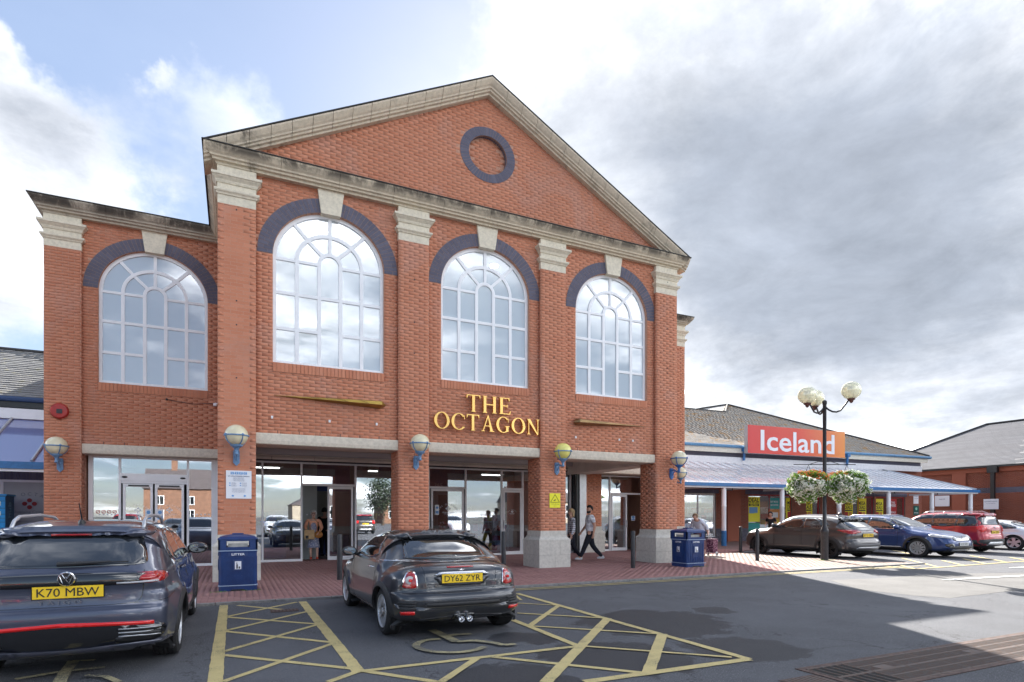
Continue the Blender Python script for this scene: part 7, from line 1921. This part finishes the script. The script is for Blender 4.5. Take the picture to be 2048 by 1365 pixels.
# --- white coupe at the right edge
P_wh = car_paint('silver_white_paint', (.66,.68,.71), .2)
c = Car('parked_car', 'silvery white coupe cut off by the right edge, behind the red car', 4.30, 1.80,
    [(.10,.28),(.0,.42),(.0,.62),(.05,.82),(.16,.95),(.45,1.02),(.8,1.17),(1.2,1.33),(1.7,1.41),(2.1,1.39),(2.5,1.24),(2.9,1.03),(3.1,.97),(3.7,.92),(4.1,.80),(4.28,.60),(4.28,.42),(4.2,.25),(3.8,.2),(3.0,.2),(1.2,.2),(.4,.22)],
    lambda y: .97, (.88, 3.48), .345, P_wh, tumble=.40, plan=(.12,.16), flare=.03, crease=.78)
c.wheel('star', M_rim)
suv_sides(c, [[(1.75,1.0),(1.75,1.30),(2.1,1.28),(2.5,1.10),(2.6,1.01)], [(.80,1.04),(1.1,1.17),(1.4,1.27),(1.66,1.30),(1.66,1.0),(1.1,1.0)]], [(.70,1.02),(1.1,1.20),(1.5,1.32),(2.1,1.31),(2.5,1.14),(2.75,.99),(1.7,.98)], [[(1.3,.98),(1.35,.6),(1.4,.3)],[(2.62,.98),(2.66,.6),(2.62,.3)]], [(1.5,.88)], None, P_wh)
c.patch('rear_window', 'y', [(-.55,1.06),(.55,1.06),(.50,1.30),(-.50,1.30)], M_cglass, .005, res=.08)
c.plate('YD14 KXV', .62); c.mirror(2.5, 1.0, P_wh)
for sg in (-1, 1): c.patch('tail_light', 'y', [(sg*.5,.80),(sg*.78,.80),(sg*.78,.90),(sg*.5,.90)][::sg], M_tail, .010, res=.05)
c.patch('windscreen', 'z', [(-.56,2.2),(0,2.14),(.56,2.2),(.62,2.72),(0,2.85),(-.62,2.72)], M_cglass, .005, res=.08)
c.place((31.0, 12.5, 0), 0, (1.0, 1.04, .92)); white_car = c.t
# ------------------------------------------------------------------ people
M_skin = mat('skin', (.55,.30,.21), .55, noise=.1, nscale=20); M_skin2 = mat('skin_pale', (.62,.38,.29), .55, noise=.1, nscale=20)
def cloth(name, col, col2=None, sc=12, kind='noise'):
    if name in MATS: return MATS[name]
    m = bpy.data.materials.new(name); MATS[name] = m; m.use_nodes = True; b = m.node_tree.nodes['Principled BSDF']; b.inputs['Roughness'].default_value = .9; t = NT(m.node_tree)
    tc = t.new('ShaderNodeTexCoord'); v = tc.outputs['Object']; col2 = col2 or tuple(x*.7 for x in col)
    if kind == 'noise': c = t.mix(t.sstep(t.noise(v, sc, 4, .6), .4, .6), col, col2)
    elif kind == 'spots':
        vo = t.new('ShaderNodeTexVoronoi'); vo.inputs['Scale'].default_value = sc; t.l.new(v, vo.inputs['Vector']); c = t.mix(t.sstep(vo.outputs[0], .2, .45), col2, col)
    else:
        sp_ = t.new('ShaderNodeSeparateXYZ'); t.l.new(v, sp_.inputs[0]); w1 = t.math('SINE', t.math('MULTIPLY', sp_.outputs[2], sc)); w2 = t.math('SINE', t.math('MULTIPLY', sp_.outputs[0], sc)); 
        a = t.sstep(w1, -.2, .2); b2 = t.sstep(w2, -.2, .2); c = t.mix(t.math('MULTIPLY', t.math('ADD', a, b2), .5), col, col2)
    t.l.new(c, b.inputs['Base Color']); bn = t.new('ShaderNodeBump'); bn.inputs['Strength'].default_value = .5; bn.inputs['Distance'].default_value = .02; t.l.new(t.noise(v, 9, 4, .6), bn.inputs['Height']); t.l.new(bn.outputs[0], b.inputs['Normal'])
    return m
def skin_obj(name, nodes, edges, m, parent, sub=2, root=0):
    """nodes: (pos, rx, ry)"""
    me = bpy.data.meshes.new(name); me.from_pydata([tuple(n[0]) for n in nodes], edges, []); me.materials.append(m)
    o = link(name, me, parent); md = o.modifiers.new('skin', 'SKIN'); md.use_smooth_shade = True; md.branch_smoothing = .3
    sv = me.skin_vertices[0].data
    for i, n in enumerate(nodes): sv[i].radius = (n[1], n[2] if len(n) > 2 else n[1]); sv[i].use_root = (i == root)
    s2 = o.modifiers.new('sub', 'SUBSURF'); s2.levels = sub; s2.render_levels = sub
    return o
def V(*a): return Vector(a)
def person(label, loc, rz, H, pose, skinm, hair, shoes, top=None, bottom=None, skirt=None, hairlen=0, beard=False, sleeves=.5, glasses=False, group=None, curly=False, female=False, headturn=0., bulk=1.):
    """local frame: faces -y ; pose: dict of joints in units of height"""
    t = thing('person', label, 'person', loc, rz, group)
    J = {'pelvis':V(0,0,.52),'chest':V(0,0,.70),'neck':V(0,0,.835),'head':V(0,-.01,.93),'shL':V(.11,0,.81),'shR':V(-.11,0,.81),'elL':V(.14,.01,.64),'elR':V(-.14,.01,.64),'wrL':V(.15,-.04,.49),'wrR':V(-.15,-.04,.49),
         'hipL':V(.05,0,.51),'hipR':V(-.05,0,.51),'knL':V(.055,-.005,.28),'knR':V(-.055,-.005,.28),'anL':V(.055,.01,.045),'anR':V(-.055,.01,.045)}
    J.update(pose); J = {k: Vector(v)*H for k, v in J.items()}; h = H/1.7
    nodes = []; edges = []; ix = {}
    def add(k, p, r, r2=None, par=None):
        ix[k] = len(nodes); k_ = 1 if k[:2] in ('he','ja','ne') or k[0] in 'fgkt' and k[1:2].isdigit() else bulk; nodes.append((p, r*h*k_, (r2 or r)*h*k_))
        if par: edges.append((ix[par], ix[k]))
    add('pelvis', J['pelvis'], .12, .095); mid = J['pelvis'].lerp(J['chest'], .5); add('waist', mid, .105 if female else .115, .085, 'pelvis'); add('chest', J['chest'], .14, .10, 'waist')
    add('upper', J['chest'].lerp(J['neck'], .6), .12, .085, 'chest'); add('neck', J['neck'], .052, .052, 'upper')
    hd = J['head']; add('jaw', J['neck'].lerp(hd, .45)+V(0,-.02,0)*H, .055, .062, 'neck'); add('headm', hd, .078, .092, 'jaw'); add('headt', hd+V(0,.006,.045)*H, .062, .075, 'headm')
    for s in 'LR':
        sx = 1 if s == 'L' else -1
        add('sh'+s, J['sh'+s], .058, .055, 'upper'); add('el'+s, J['el'+s], .040, .040, 'sh'+s); add('wr'+s, J['wr'+s], .026, .022, 'el'+s)
        d = (J['wr'+s]-J['el'+s]).normalized(); pm = J['wr'+s]+d*.045*h; add('pa'+s, pm, .030, .018, 'wr'+s)
        side_ = V(0,1,0) if abs(d.y) < .8 else V(0,0,1); sd_ = d.cross(V(1,0,0) if abs(d.x) < .8 else V(0,1,0)).normalized(); cur = V(-sx,0,0)*.3
        for f, (o, L_) in enumerate(((-.024,.060),(-.008,.070),(.008,.066),(.022,.052))):
            b0 = pm+sd_*o*h+d*.03*h; add('f%d%s' % (f, s), b0, .010, .009, 'pa'+s); add('g%d%s' % (f, s), b0+(d+cur*.6).normalized()*L_*.55*h, .009, .009, 'f%d%s' % (f, s)); add('k%d%s' % (f, s), b0+(d+cur).normalized()*L_*h+cur*.03*h, .007, .007, 'g%d%s' % (f, s))
        add('t0'+s, pm-sd_*.032*h-d*.005*h, .011, .010, 'pa'+s); add('t1'+s, pm-sd_*.052*h+d*.025*h, .009, .009, 't0'+s)
        add('hip'+s, J['hip'+s], .085, .085, 'pelvis'); add('th'+s, J['hip'+s].lerp(J['kn'+s], .5), .070, .072, 'hip'+s); add('kn'+s, J['kn'+s], .050, .052, 'th'+s); add('ca'+s, J['kn'+s].lerp(J['an'+s], .35), .048, .052, 'kn'+s); add('an'+s, J['an'+s], .031, .034, 'ca'+s)
        add('to'+s, J['an'+s]+V(0,-.115,-.035)*h, .032, .022, 'an'+s)
    body = skin_obj('body', nodes, edges, skinm, t)
    # face
    fd = Matrix.Rotation(headturn, 3, 'Z'); 
    def hp(x, y, z): return hd+fd @ (V(x, y, z)*h)
    f = MB()
    for sx in (-1, 1): f.ball(hp(sx*.03,-.088,.012), .012*h, .007*h, .007*h, 8, 6)
    f.build('eyes', M_bk, t)
    f = MB(); f.ball(hp(0,-.098,-.012), .012*h, .018*h, .022*h, 8, 6)
    for sx in (-1, 1): f.ball(hp(sx*.080,.005,-.005), .012*h, .020*h, .030*h, 8, 6)
    f.build('nose_and_ears', skinm, t, smooth=True)
    f = MB(); f.ball(hp(0,-.088,-.045), .022*h, .008*h, .006*h, 8, 6); f.build('mouth', mat('lips', (.35,.10,.08), .5), t)
    if glasses:
        f = MB()
        for sx in (-1, 1):
            c_ = hp(sx*.032,-.102,.012); f.tube([c_+V(.022*math.cos(a),0,.018*math.sin(a))*h for a in [2*math.pi*k/12 for k in range(13)]], .003, 5)
        f.tube([hp(-.012,-.103,.014), hp(.012,-.103,.014)], .003, 5); f.build('glasses', M_bk, t)
    # hair: cap of clumps
    hb = MB(); rr = random.Random(int(abs(loc[0]*100)))
    for i in range(220):
        a = rr.uniform(0, 2*math.pi); e = rr.uniform(-.25 if not hairlen else -.5, 1.5)
        dx, dy, dz = math.cos(e)*math.cos(a), math.cos(e)*math.sin(a), math.sin(e)
        if dy < -.35 and dz < .62: continue
        if dz < -.1 and dy < .1: continue
        k = .082*(1.12 if curly else 1.04)
        p = hp(dx*k, dy*.098+.008, dz*.105+.022); r = (.020 if curly else .022)*h; hb.ball(p, r, r, r*1.1, 6, 5)
    if hairlen:
        for i in range(60):
            a = rr.uniform(.25, math.pi-.25); z = rr.uniform(-hairlen, 0); hb.ball(hp(.075*math.cos(a), .07*math.sin(a)+.02, z), .024*h, .024*h, .05*h, 6, 5)
    if beard:
        for i in range(70):
            a = rr.uniform(math.pi+.2, 2*math.pi-.2); z = rr.uniform(-.095, -.045); hb.ball(hp(.06*math.cos(a), .082*math.sin(a), z), .016*h, .016*h, .018*h, 6, 5)
    hb.build('hair', hair, t, smooth=True)
    g = 1.13
    if top:
        ns = []; es = []; ii = {}
        def ad(k, p, r, r2=None, par=None):
            ii[k] = len(ns); ns.append((p, r*h*bulk, (r2 or r)*h*bulk))
            if par: es.append((ii[par], ii[k]))
        ad('hem', J['pelvis']+V(0,0,-.015)*H, .150, .125); ad('waist', mid, .145 if not female else .135, .118, 'hem'); ad('chest', J['chest'], .165, .125, 'waist'); ad('upper', J['chest'].lerp(J['neck'], .6), .135, .10, 'chest'); ad('col', J['neck']-V(0,0,.02)*H, .075, .07, 'upper')
        for s in 'LR':
            ad('sh'+s, J['sh'+s], .074, .070, 'upper'); e_ = J['sh'+s].lerp(J['el'+s], min(1, sleeves*1.3)); ad('e'+s, e_, .060, .058, 'sh'+s)
            if sleeves > .7: ad('w'+s, J['el'+s].lerp(J['wr'+s], (sleeves-.7)/.3*.92), .042, .040, 'e'+s)
        skin_obj('top', ns, es, top, t)
    if bottom:
        ns = []; es = []; ii = {}
        ad('p', J['pelvis'], .118, .10); ad('w', J['pelvis']+V(0,0,.05)*H, .085, .07, 'p')
        for s in 'LR': ad('h'+s, J['hip'+s], .103, .105, 'p'); ad('t'+s, J['hip'+s].lerp(J['kn'+s], .5), .090, .092, 'h'+s); ad('k'+s, J['kn'+s], .068, .070, 't'+s); ad('c'+s, J['kn'+s].lerp(J['an'+s], .4), .062, .064, 'k'+s); ad('a'+s, J['an'+s]+V(0,0,.02)*h, .045, .05, 'c'+s)
        skin_obj('trousers', ns, es, bottom, t)
    if skirt:
        m_, zlo, r0, r1 = skirt; mb = MB(); n = 30; vs = []; pz = J['pelvis']
        for k in range(7):
            kk = k/6; z = pz.z+.03*H-(pz.z+.03*H-zlo*H)*kk
            for i in range(n):
                a = 2*math.pi*i/n; r = (r0+(r1-r0)*kk)*h*(1+.06*kk*math.sin(a*9)); vs.append((pz.x*(1-kk)+r*math.cos(a), pz.y*(1-kk)+r*.82*math.sin(a), z))
        mb.add(vs, [(k*n+i, (k+1)*n+i, (k+1)*n+(i+1) % n, k*n+(i+1) % n) for k in range(6) for i in range(n)]); mb.build('skirt', m_, t, smooth=True)
    sh = []
    for s in 'LR':
        a = J['an'+s]; mb = MB(); mb.ball((a.x, a.y-.045*h, a.z-.018*h), .046*h, .125*h, .045*h, 14, 10); mb.v = [(x, y, max(z, a.z-.045*h)) for x, y, z in mb.v]; mb.ball((a.x, a.y+.02*h, a.z+.01*h), .045*h, .05*h, .045*h, 10, 8); mb.build('shoe', shoes, t, smooth=True)
    return t, J, h
M_hairb = mat('black_hair', (.012,.010,.010), .6); M_hairg = mat('grey_hair', (.66,.64,.62), .7, noise=.3, nscale=30); M_hairs = mat('sandy_hair', (.42,.30,.18), .7, noise=.4, nscale=30); M_hairbl = mat('blond_hair', (.45,.33,.18), .7)
dk = cloth('navy_trousers', (.012,.014,.025)); whs = mat('white_trainers', (.6,.62,.65), .6, noise=.2, nscale=40)
# man walking left, seen from behind: faces -x and slightly away
PZ = .022
p = G(1180, 1122, PZ)
person('man in pale patterned T-shirt and black trousers walking left past the right arcade', (p.x, p.y, PZ), R(-108), 1.76,
    {'knL':(.05,-.10,.285),'anL':(.05,-.20,.05),'knR':(-.05,.06,.275),'anR':(-.05,.24,.06),'elL':(.15,.05,.64),'wrL':(.16,.02,.49),'elR':(-.15,-.03,.64),'wrR':(-.14,-.13,.52)}, M_skin, M_hairb, whs,
    cloth('patterned_tee', (.80,.83,.88), (.42,.44,.50), 9), dk, beard=True, sleeves=.6, headturn=R(30), bulk=1.22)
p = G(1146, 1122, PZ)
person('woman in black and white checked shirt half hidden behind the third pillar', (p.x-.02, p.y+.05, PZ), R(-108), 1.66,
    {'knL':(.05,-.09,.285),'anL':(.05,-.16,.05),'knR':(-.05,.05,.275),'anR':(-.05,.19,.06)}, M_skin2, M_hairbl, mat('tan_shoes', (.45,.38,.30), .7),
    cloth('checked_shirt', (.02,.022,.04), (.62,.64,.70), 95, 'check'), dk, hairlen=.10, sleeves=1., female=True, bulk=1.12)
p = WP(627, 1119, 19.78)
t, J, h = person('older woman in peach cardigan and patterned skirt standing in the open doorway', (p.x, 19.78, .05), R(-6), 1.58,
    {'elR':(-.165,0,.66),'wrR':(-.12,-.12,.60),'elL':(.165,.0,.65),'wrL':(.10,-.13,.56),'anL':(.07,.0,.045),'anR':(-.05,.0,.045),'knL':(.07,-.01,.28)}, M_skin2, M_hairg, mat('coral_sandals', (.62,.08,.04), .5),
    cloth('peach_cardigan', (.88,.44,.28), (.78,.36,.22)), None, (cloth('patterned_skirt', (.20,.22,.32), (.50,.52,.60), 26, 'spots'), .25, .13, .21), sleeves=.95, glasses=True, curly=True, female=True)
m = MB(); m.ball((0,-.10,1.03), .10,.045,.17,14,10); m.build('blouse_front', cloth('patterned_blouse', (.25,.26,.36), (.6,.6,.66), 30, 'spots'), t, smooth=True)
bg = thing('shopping_bag', 'beige canvas shopping bag hanging from the arm of the woman in the doorway', 'bag', (p.x-.14, 19.55, .72))
MB().box(-.16,-.04,0,.14,.04,.30).build('bag_body', cloth('canvas', (.55,.38,.20), (.48,.32,.16)), bg); MB().tube([(-.08,0,.3),(-.06,0,.42),(.04,0,.42),(.06,0,.3)], .008, 5).build('handle', cloth('canvas', (.55,.38,.20)), bg); MB().box(-.13,-.045,.02,-.04,-.04,.12).build('print', M_bk, bg)
hb_ = thing('handbag', 'tan leather handbag on a long strap worn by the woman in the doorway', 'bag', (p.x+.12, 19.57, .78))
M_tan = mat('tan_leather', (.42,.17,.03), .5, noise=.2); m = MB(); m.ball((0,0,.08), .14,.05,.11,16,12); m.build('bag_body', M_tan, hb_, smooth=True); MB().tube([(.1,.0,.15),(.05,-.02,.3),(-.02,-.0,.48),(-.12,.03,.60),(-.14,.12,.62)], .010, 5).build('strap', M_tan, hb_)
p2 = WP(649, 1119, 21.0)
person('person in black clothes standing in shadow behind the woman in the doorway', (p2.x, 21.0, .05), R(150), 1.68, {}, M_skin, M_hairb, M_bk, cloth('black_top', (.012,.012,.014)), cloth('black_trousers', (.012,.012,.014)), sleeves=1.)
p = G(1402, 1113, PZ)
t, J, h = person('stooping woman in pale blue cardigan and plum skirt behind the right litter bin', (p.x, p.y, PZ), R(-75), 1.62,
    {'chest':(0,-.07,.69),'neck':(0,-.17,.80),'head':(0,-.235,.865),'shL':(.10,-.15,.785),'shR':(-.10,-.15,.785),'elL':(.15,-.02,.66),'elR':(-.15,-.10,.66),'wrL':(.16,-.0,.55),'wrR':(-.15,-.15,.55)}, M_skin2, M_hairs, M_bk,
    cloth('pale_blue_cardigan', (.60,.66,.78), (.52,.58,.70)), None, (cloth('plum_skirt', (.13,.06,.07), (.22,.11,.12), 20), .16, .16, .22), sleeves=.95, curly=True, female=True, bulk=1.22)
tr = thing('shopping_trolley', 'pink flowered wheeled shopping trolley pulled behind the stooping woman', 'trolley', (p.x+.36, p.y-.16, PZ), R(20))
M_bag = cloth('flowered_bag', (.10,.03,.06), (.55,.30,.38), 22, 'spots')
m = MB(); m.prism([(-.17,.14),(.17,.14),(.19,.62),(-.15,.62)], 'y', -.13, .13); m.build('bag', M_bag, tr)
m = MB(); m.tube([(-.26,0,1.0),(.02,-.11,.12),(.2,-.11,.12)], .011, 6); m.tube([(-.26,0,1.0),(.02,.11,.12),(.2,.11,.12)], .011, 6); m.build('trolley_frame', M_white, tr)
for sy in (-1, 1):
    w_ = MB(); w_.lathe([(.055,-.012),(.085,-.012),(.085,.012),(.055,.012)], (.04,sy*.16,.085), 20, axis='y'); w_.build('wheel', M_white, tr); w_ = MB(); w_.lathe([(.0001,-.014),(.055,-.014),(.055,.014),(.0001,.014)], (.04,sy*.16,.085), 16, axis='y'); w_.build('hub', M_black, tr)
p = V(23.1, 19.9, 0)
person('dark haired woman in black uniform top walking in front of the supermarket posters', (p.x, p.y, PZ), R(-70), 1.64,
    {'wrR':(-.10,-.15,.60),'wrL':(.12,-.12,.52),'head':(0,-.035,.925)}, M_skin, M_hairb, M_bk, cloth('black_top', (.012,.012,.014)), cloth('black_trousers', (.012,.012,.014)), hairlen=.06, sleeves=.5, female=True)
# ------------------------------------------------------------------ across the car park: what the shop glass mirrors
M_hwall = mat('house_brick', (.26,.14,.09), .9, noise=.3, nscale=3, coords='World'); M_hcream = mat('cream_render', (.42,.36,.28), .9, noise=.15, nscale=2, coords='World'); M_hroof = mat('house_roof', (.12,.10,.10), .85, noise=.4, nscale=4, coords='World')  # brick walls: one brown tone varied only by noise
def house(x, y, w, d, hw, hr, wall, label, gable=False, chim=True):
    t = thing('house', label, 'house', (x, y, 0), 0, 'houses across the car park')
    MB().box(-w/2, -d/2, 0, w/2, d/2, hw).build('wall', wall, t)
    if gable:
        m = MB(); m.prism([(-w/2-.2, hw), (w/2+.2, hw), (0, hw+hr)], 'y', -d/2-.2, d/2+.2)
    else:
        m = MB(); m.prism([(-d/2-.3, hw), (d/2+.3, hw), (0, hw+hr)], 'x', -w/2-.2, w/2+.2)
    rf = m.build('roof', M_hroof, t)
    if chim: MB().box(-w*.2-.4, -.3, hw+hr*.6, -w*.2+.4, .3, hw+hr+1.3).tube([(-w*.2-.2,0,hw+hr+1.3),(-w*.2-.2,0,hw+hr+1.7)], .12, 8).tube([(-w*.2+.2,0,hw+hr+1.3),(-w*.2+.2,0,hw+hr+1.7)], .12, 8).build('chimney', M_hwall, rf)
    n = max(2, int(w/3.2))
    for i in range(n):
        for z in (1.0, hw*.56):
            xx_ = -w/2+w*(i+.5)/n; f = MB().box(xx_-.6, d/2, z, xx_+.6, d/2+.06, z+1.4).build('window', M_white, t); MB().box(xx_-.5, d/2+.061, z+.1, xx_-.04, d/2+.07, z+1.3).box(xx_+.04, d/2+.061, z+.1, xx_+.5, d/2+.07, z+1.3).build('pane', M_cglass, f)
house(-33, -63, 16, 8, 5.4, 3.4, M_hcream, 'long cream terrace with grey roof mirrored in the left shop glass')
house(-6, -67.2, 12, 8, 5.6, 3.2, M_hwall, 'brick terrace with chimney mirrored in the glass beside the open door')
house(13.5, -71.4, 9, 9, 3.4, 2.8, M_hcream, 'low cream gabled house mirrored in the middle shop glass', True, False)
house(33, -79.8, 13, 9, 4.2, 3.6, M_hwall, 'brick house with broad gable mirrored in the shop glass behind the second pillar', True)
house(60, -75.6, 14, 9, 4.5, 3.4, M_hcream, 'cream house mirrored in the glass near the third pillar')
house(90, -32, 12, 12, 4.2, 3.6, M_hwall, 'brick hall with grey roof mirrored in the right hand entrance')
house(-60, -19.2, 12, 14, 4.2, 3.4, M_hwall, 'dark roofed brick building mirrored in the left doors')
M_tl = mat('tree_leaf', (.02,.035,.012), .7, island=.5); M_tb = mat('bark', (.10,.07,.05), .9, noise=.4)
def tree(x, y, h_, r_, label, seed):
    t = thing('tree', label, 'tree', (x, y, 0), 0, 'trees across the car park'); m = MB(); m.tube([(0,0,0),(.1,0,h_*.3),(0,.1,h_*.6)], [.25,.18,.08], 8)
    rr = random.Random(seed)
    for i in range(7): a = rr.uniform(0,6.28); m.tube([(.05,0,h_*.35),(r_*.5*math.cos(a),r_*.5*math.sin(a),h_*rr.uniform(.5,.75))], [.09,.03], 6)
    m.build('trunk', M_tb, t)
    rg = np.random.RandomState(seed); N = 2600; cl = rg.normal(size=(22, 3)); cl /= np.linalg.norm(cl, axis=1)[:, None]; cl = cl*np.array([r_*.62, r_*.62, h_*.26])+np.array([0,0,h_*.64])
    P = cl[rg.randint(0, 22, N)]+rg.normal(size=(N, 3))*r_*.20; a = rg.normal(size=(N, 3)); a /= np.linalg.norm(a, axis=1)[:, None]; b = np.cross(a, rg.normal(size=(N, 3))); b /= np.linalg.norm(b, axis=1)[:, None]; s_ = .17
    Vv = np.stack([P-a*s_, P-b*s_*.6, P+a*s_, P+b*s_*.6], 1).reshape(-1, 3); me = bpy.data.meshes.new('crown'); me.from_pydata(Vv.tolist(), [], np.arange(len(Vv)).reshape(-1, 4).tolist()); me.materials.append(M_tl); link('crown', me, t)
tree(21, -52, 7.5, 3.2, 'dense round tree mirrored in the middle shop glass', 1)
# parked cars facing the shops, mirrored in the glass
def recolor(c, paint):
    for ch in c.children:
        if ch.name.startswith('body'): ch.data = ch.data.copy(); ch.data.materials[0] = paint
P_w2 = P_wh; P_r2 = P_rd
spots = [(-9.5,-9,blue_car,P_wh,'white car parked across the road, mirrored in the left doors'),(-6.6,-8.6,red_car,P_rd,'red car parked across the road, mirrored in the left doors'),(-3.4,-9,white_car,P_gr,'grey coupe parked across the road, mirrored in the left glass'),(-.4,-8.8,grey_car,P_bl,'blue car parked across the road, mirrored beside the doorway'),(2.8,-9,blue_car,P_wh,'white car parked across the road, mirrored beside the doorway'),
         (6.2,-8.8,white_car,P_vw,'dark coupe parked across the road, mirrored in the middle glass'),(9.6,-8.6,red_car,P_gr,'grey estate parked across the road, mirrored in the middle glass'),(12.9,-9,blue_car,P_rd,'red car parked across the road, mirrored in the right entrance'),(16.2,-8.8,grey_car,P_wh,'silver car parked across the road, mirrored in the right entrance')]
for x, y, src, pt, lab in spots:
    o = copy_tree(src); o.location = (x, y, 0); o.rotation_euler = (0,0,math.pi if x % 2 > 1 else 0); o['label'] = lab; o['group'] = 'cars parked across the road'; recolor(o, pt)
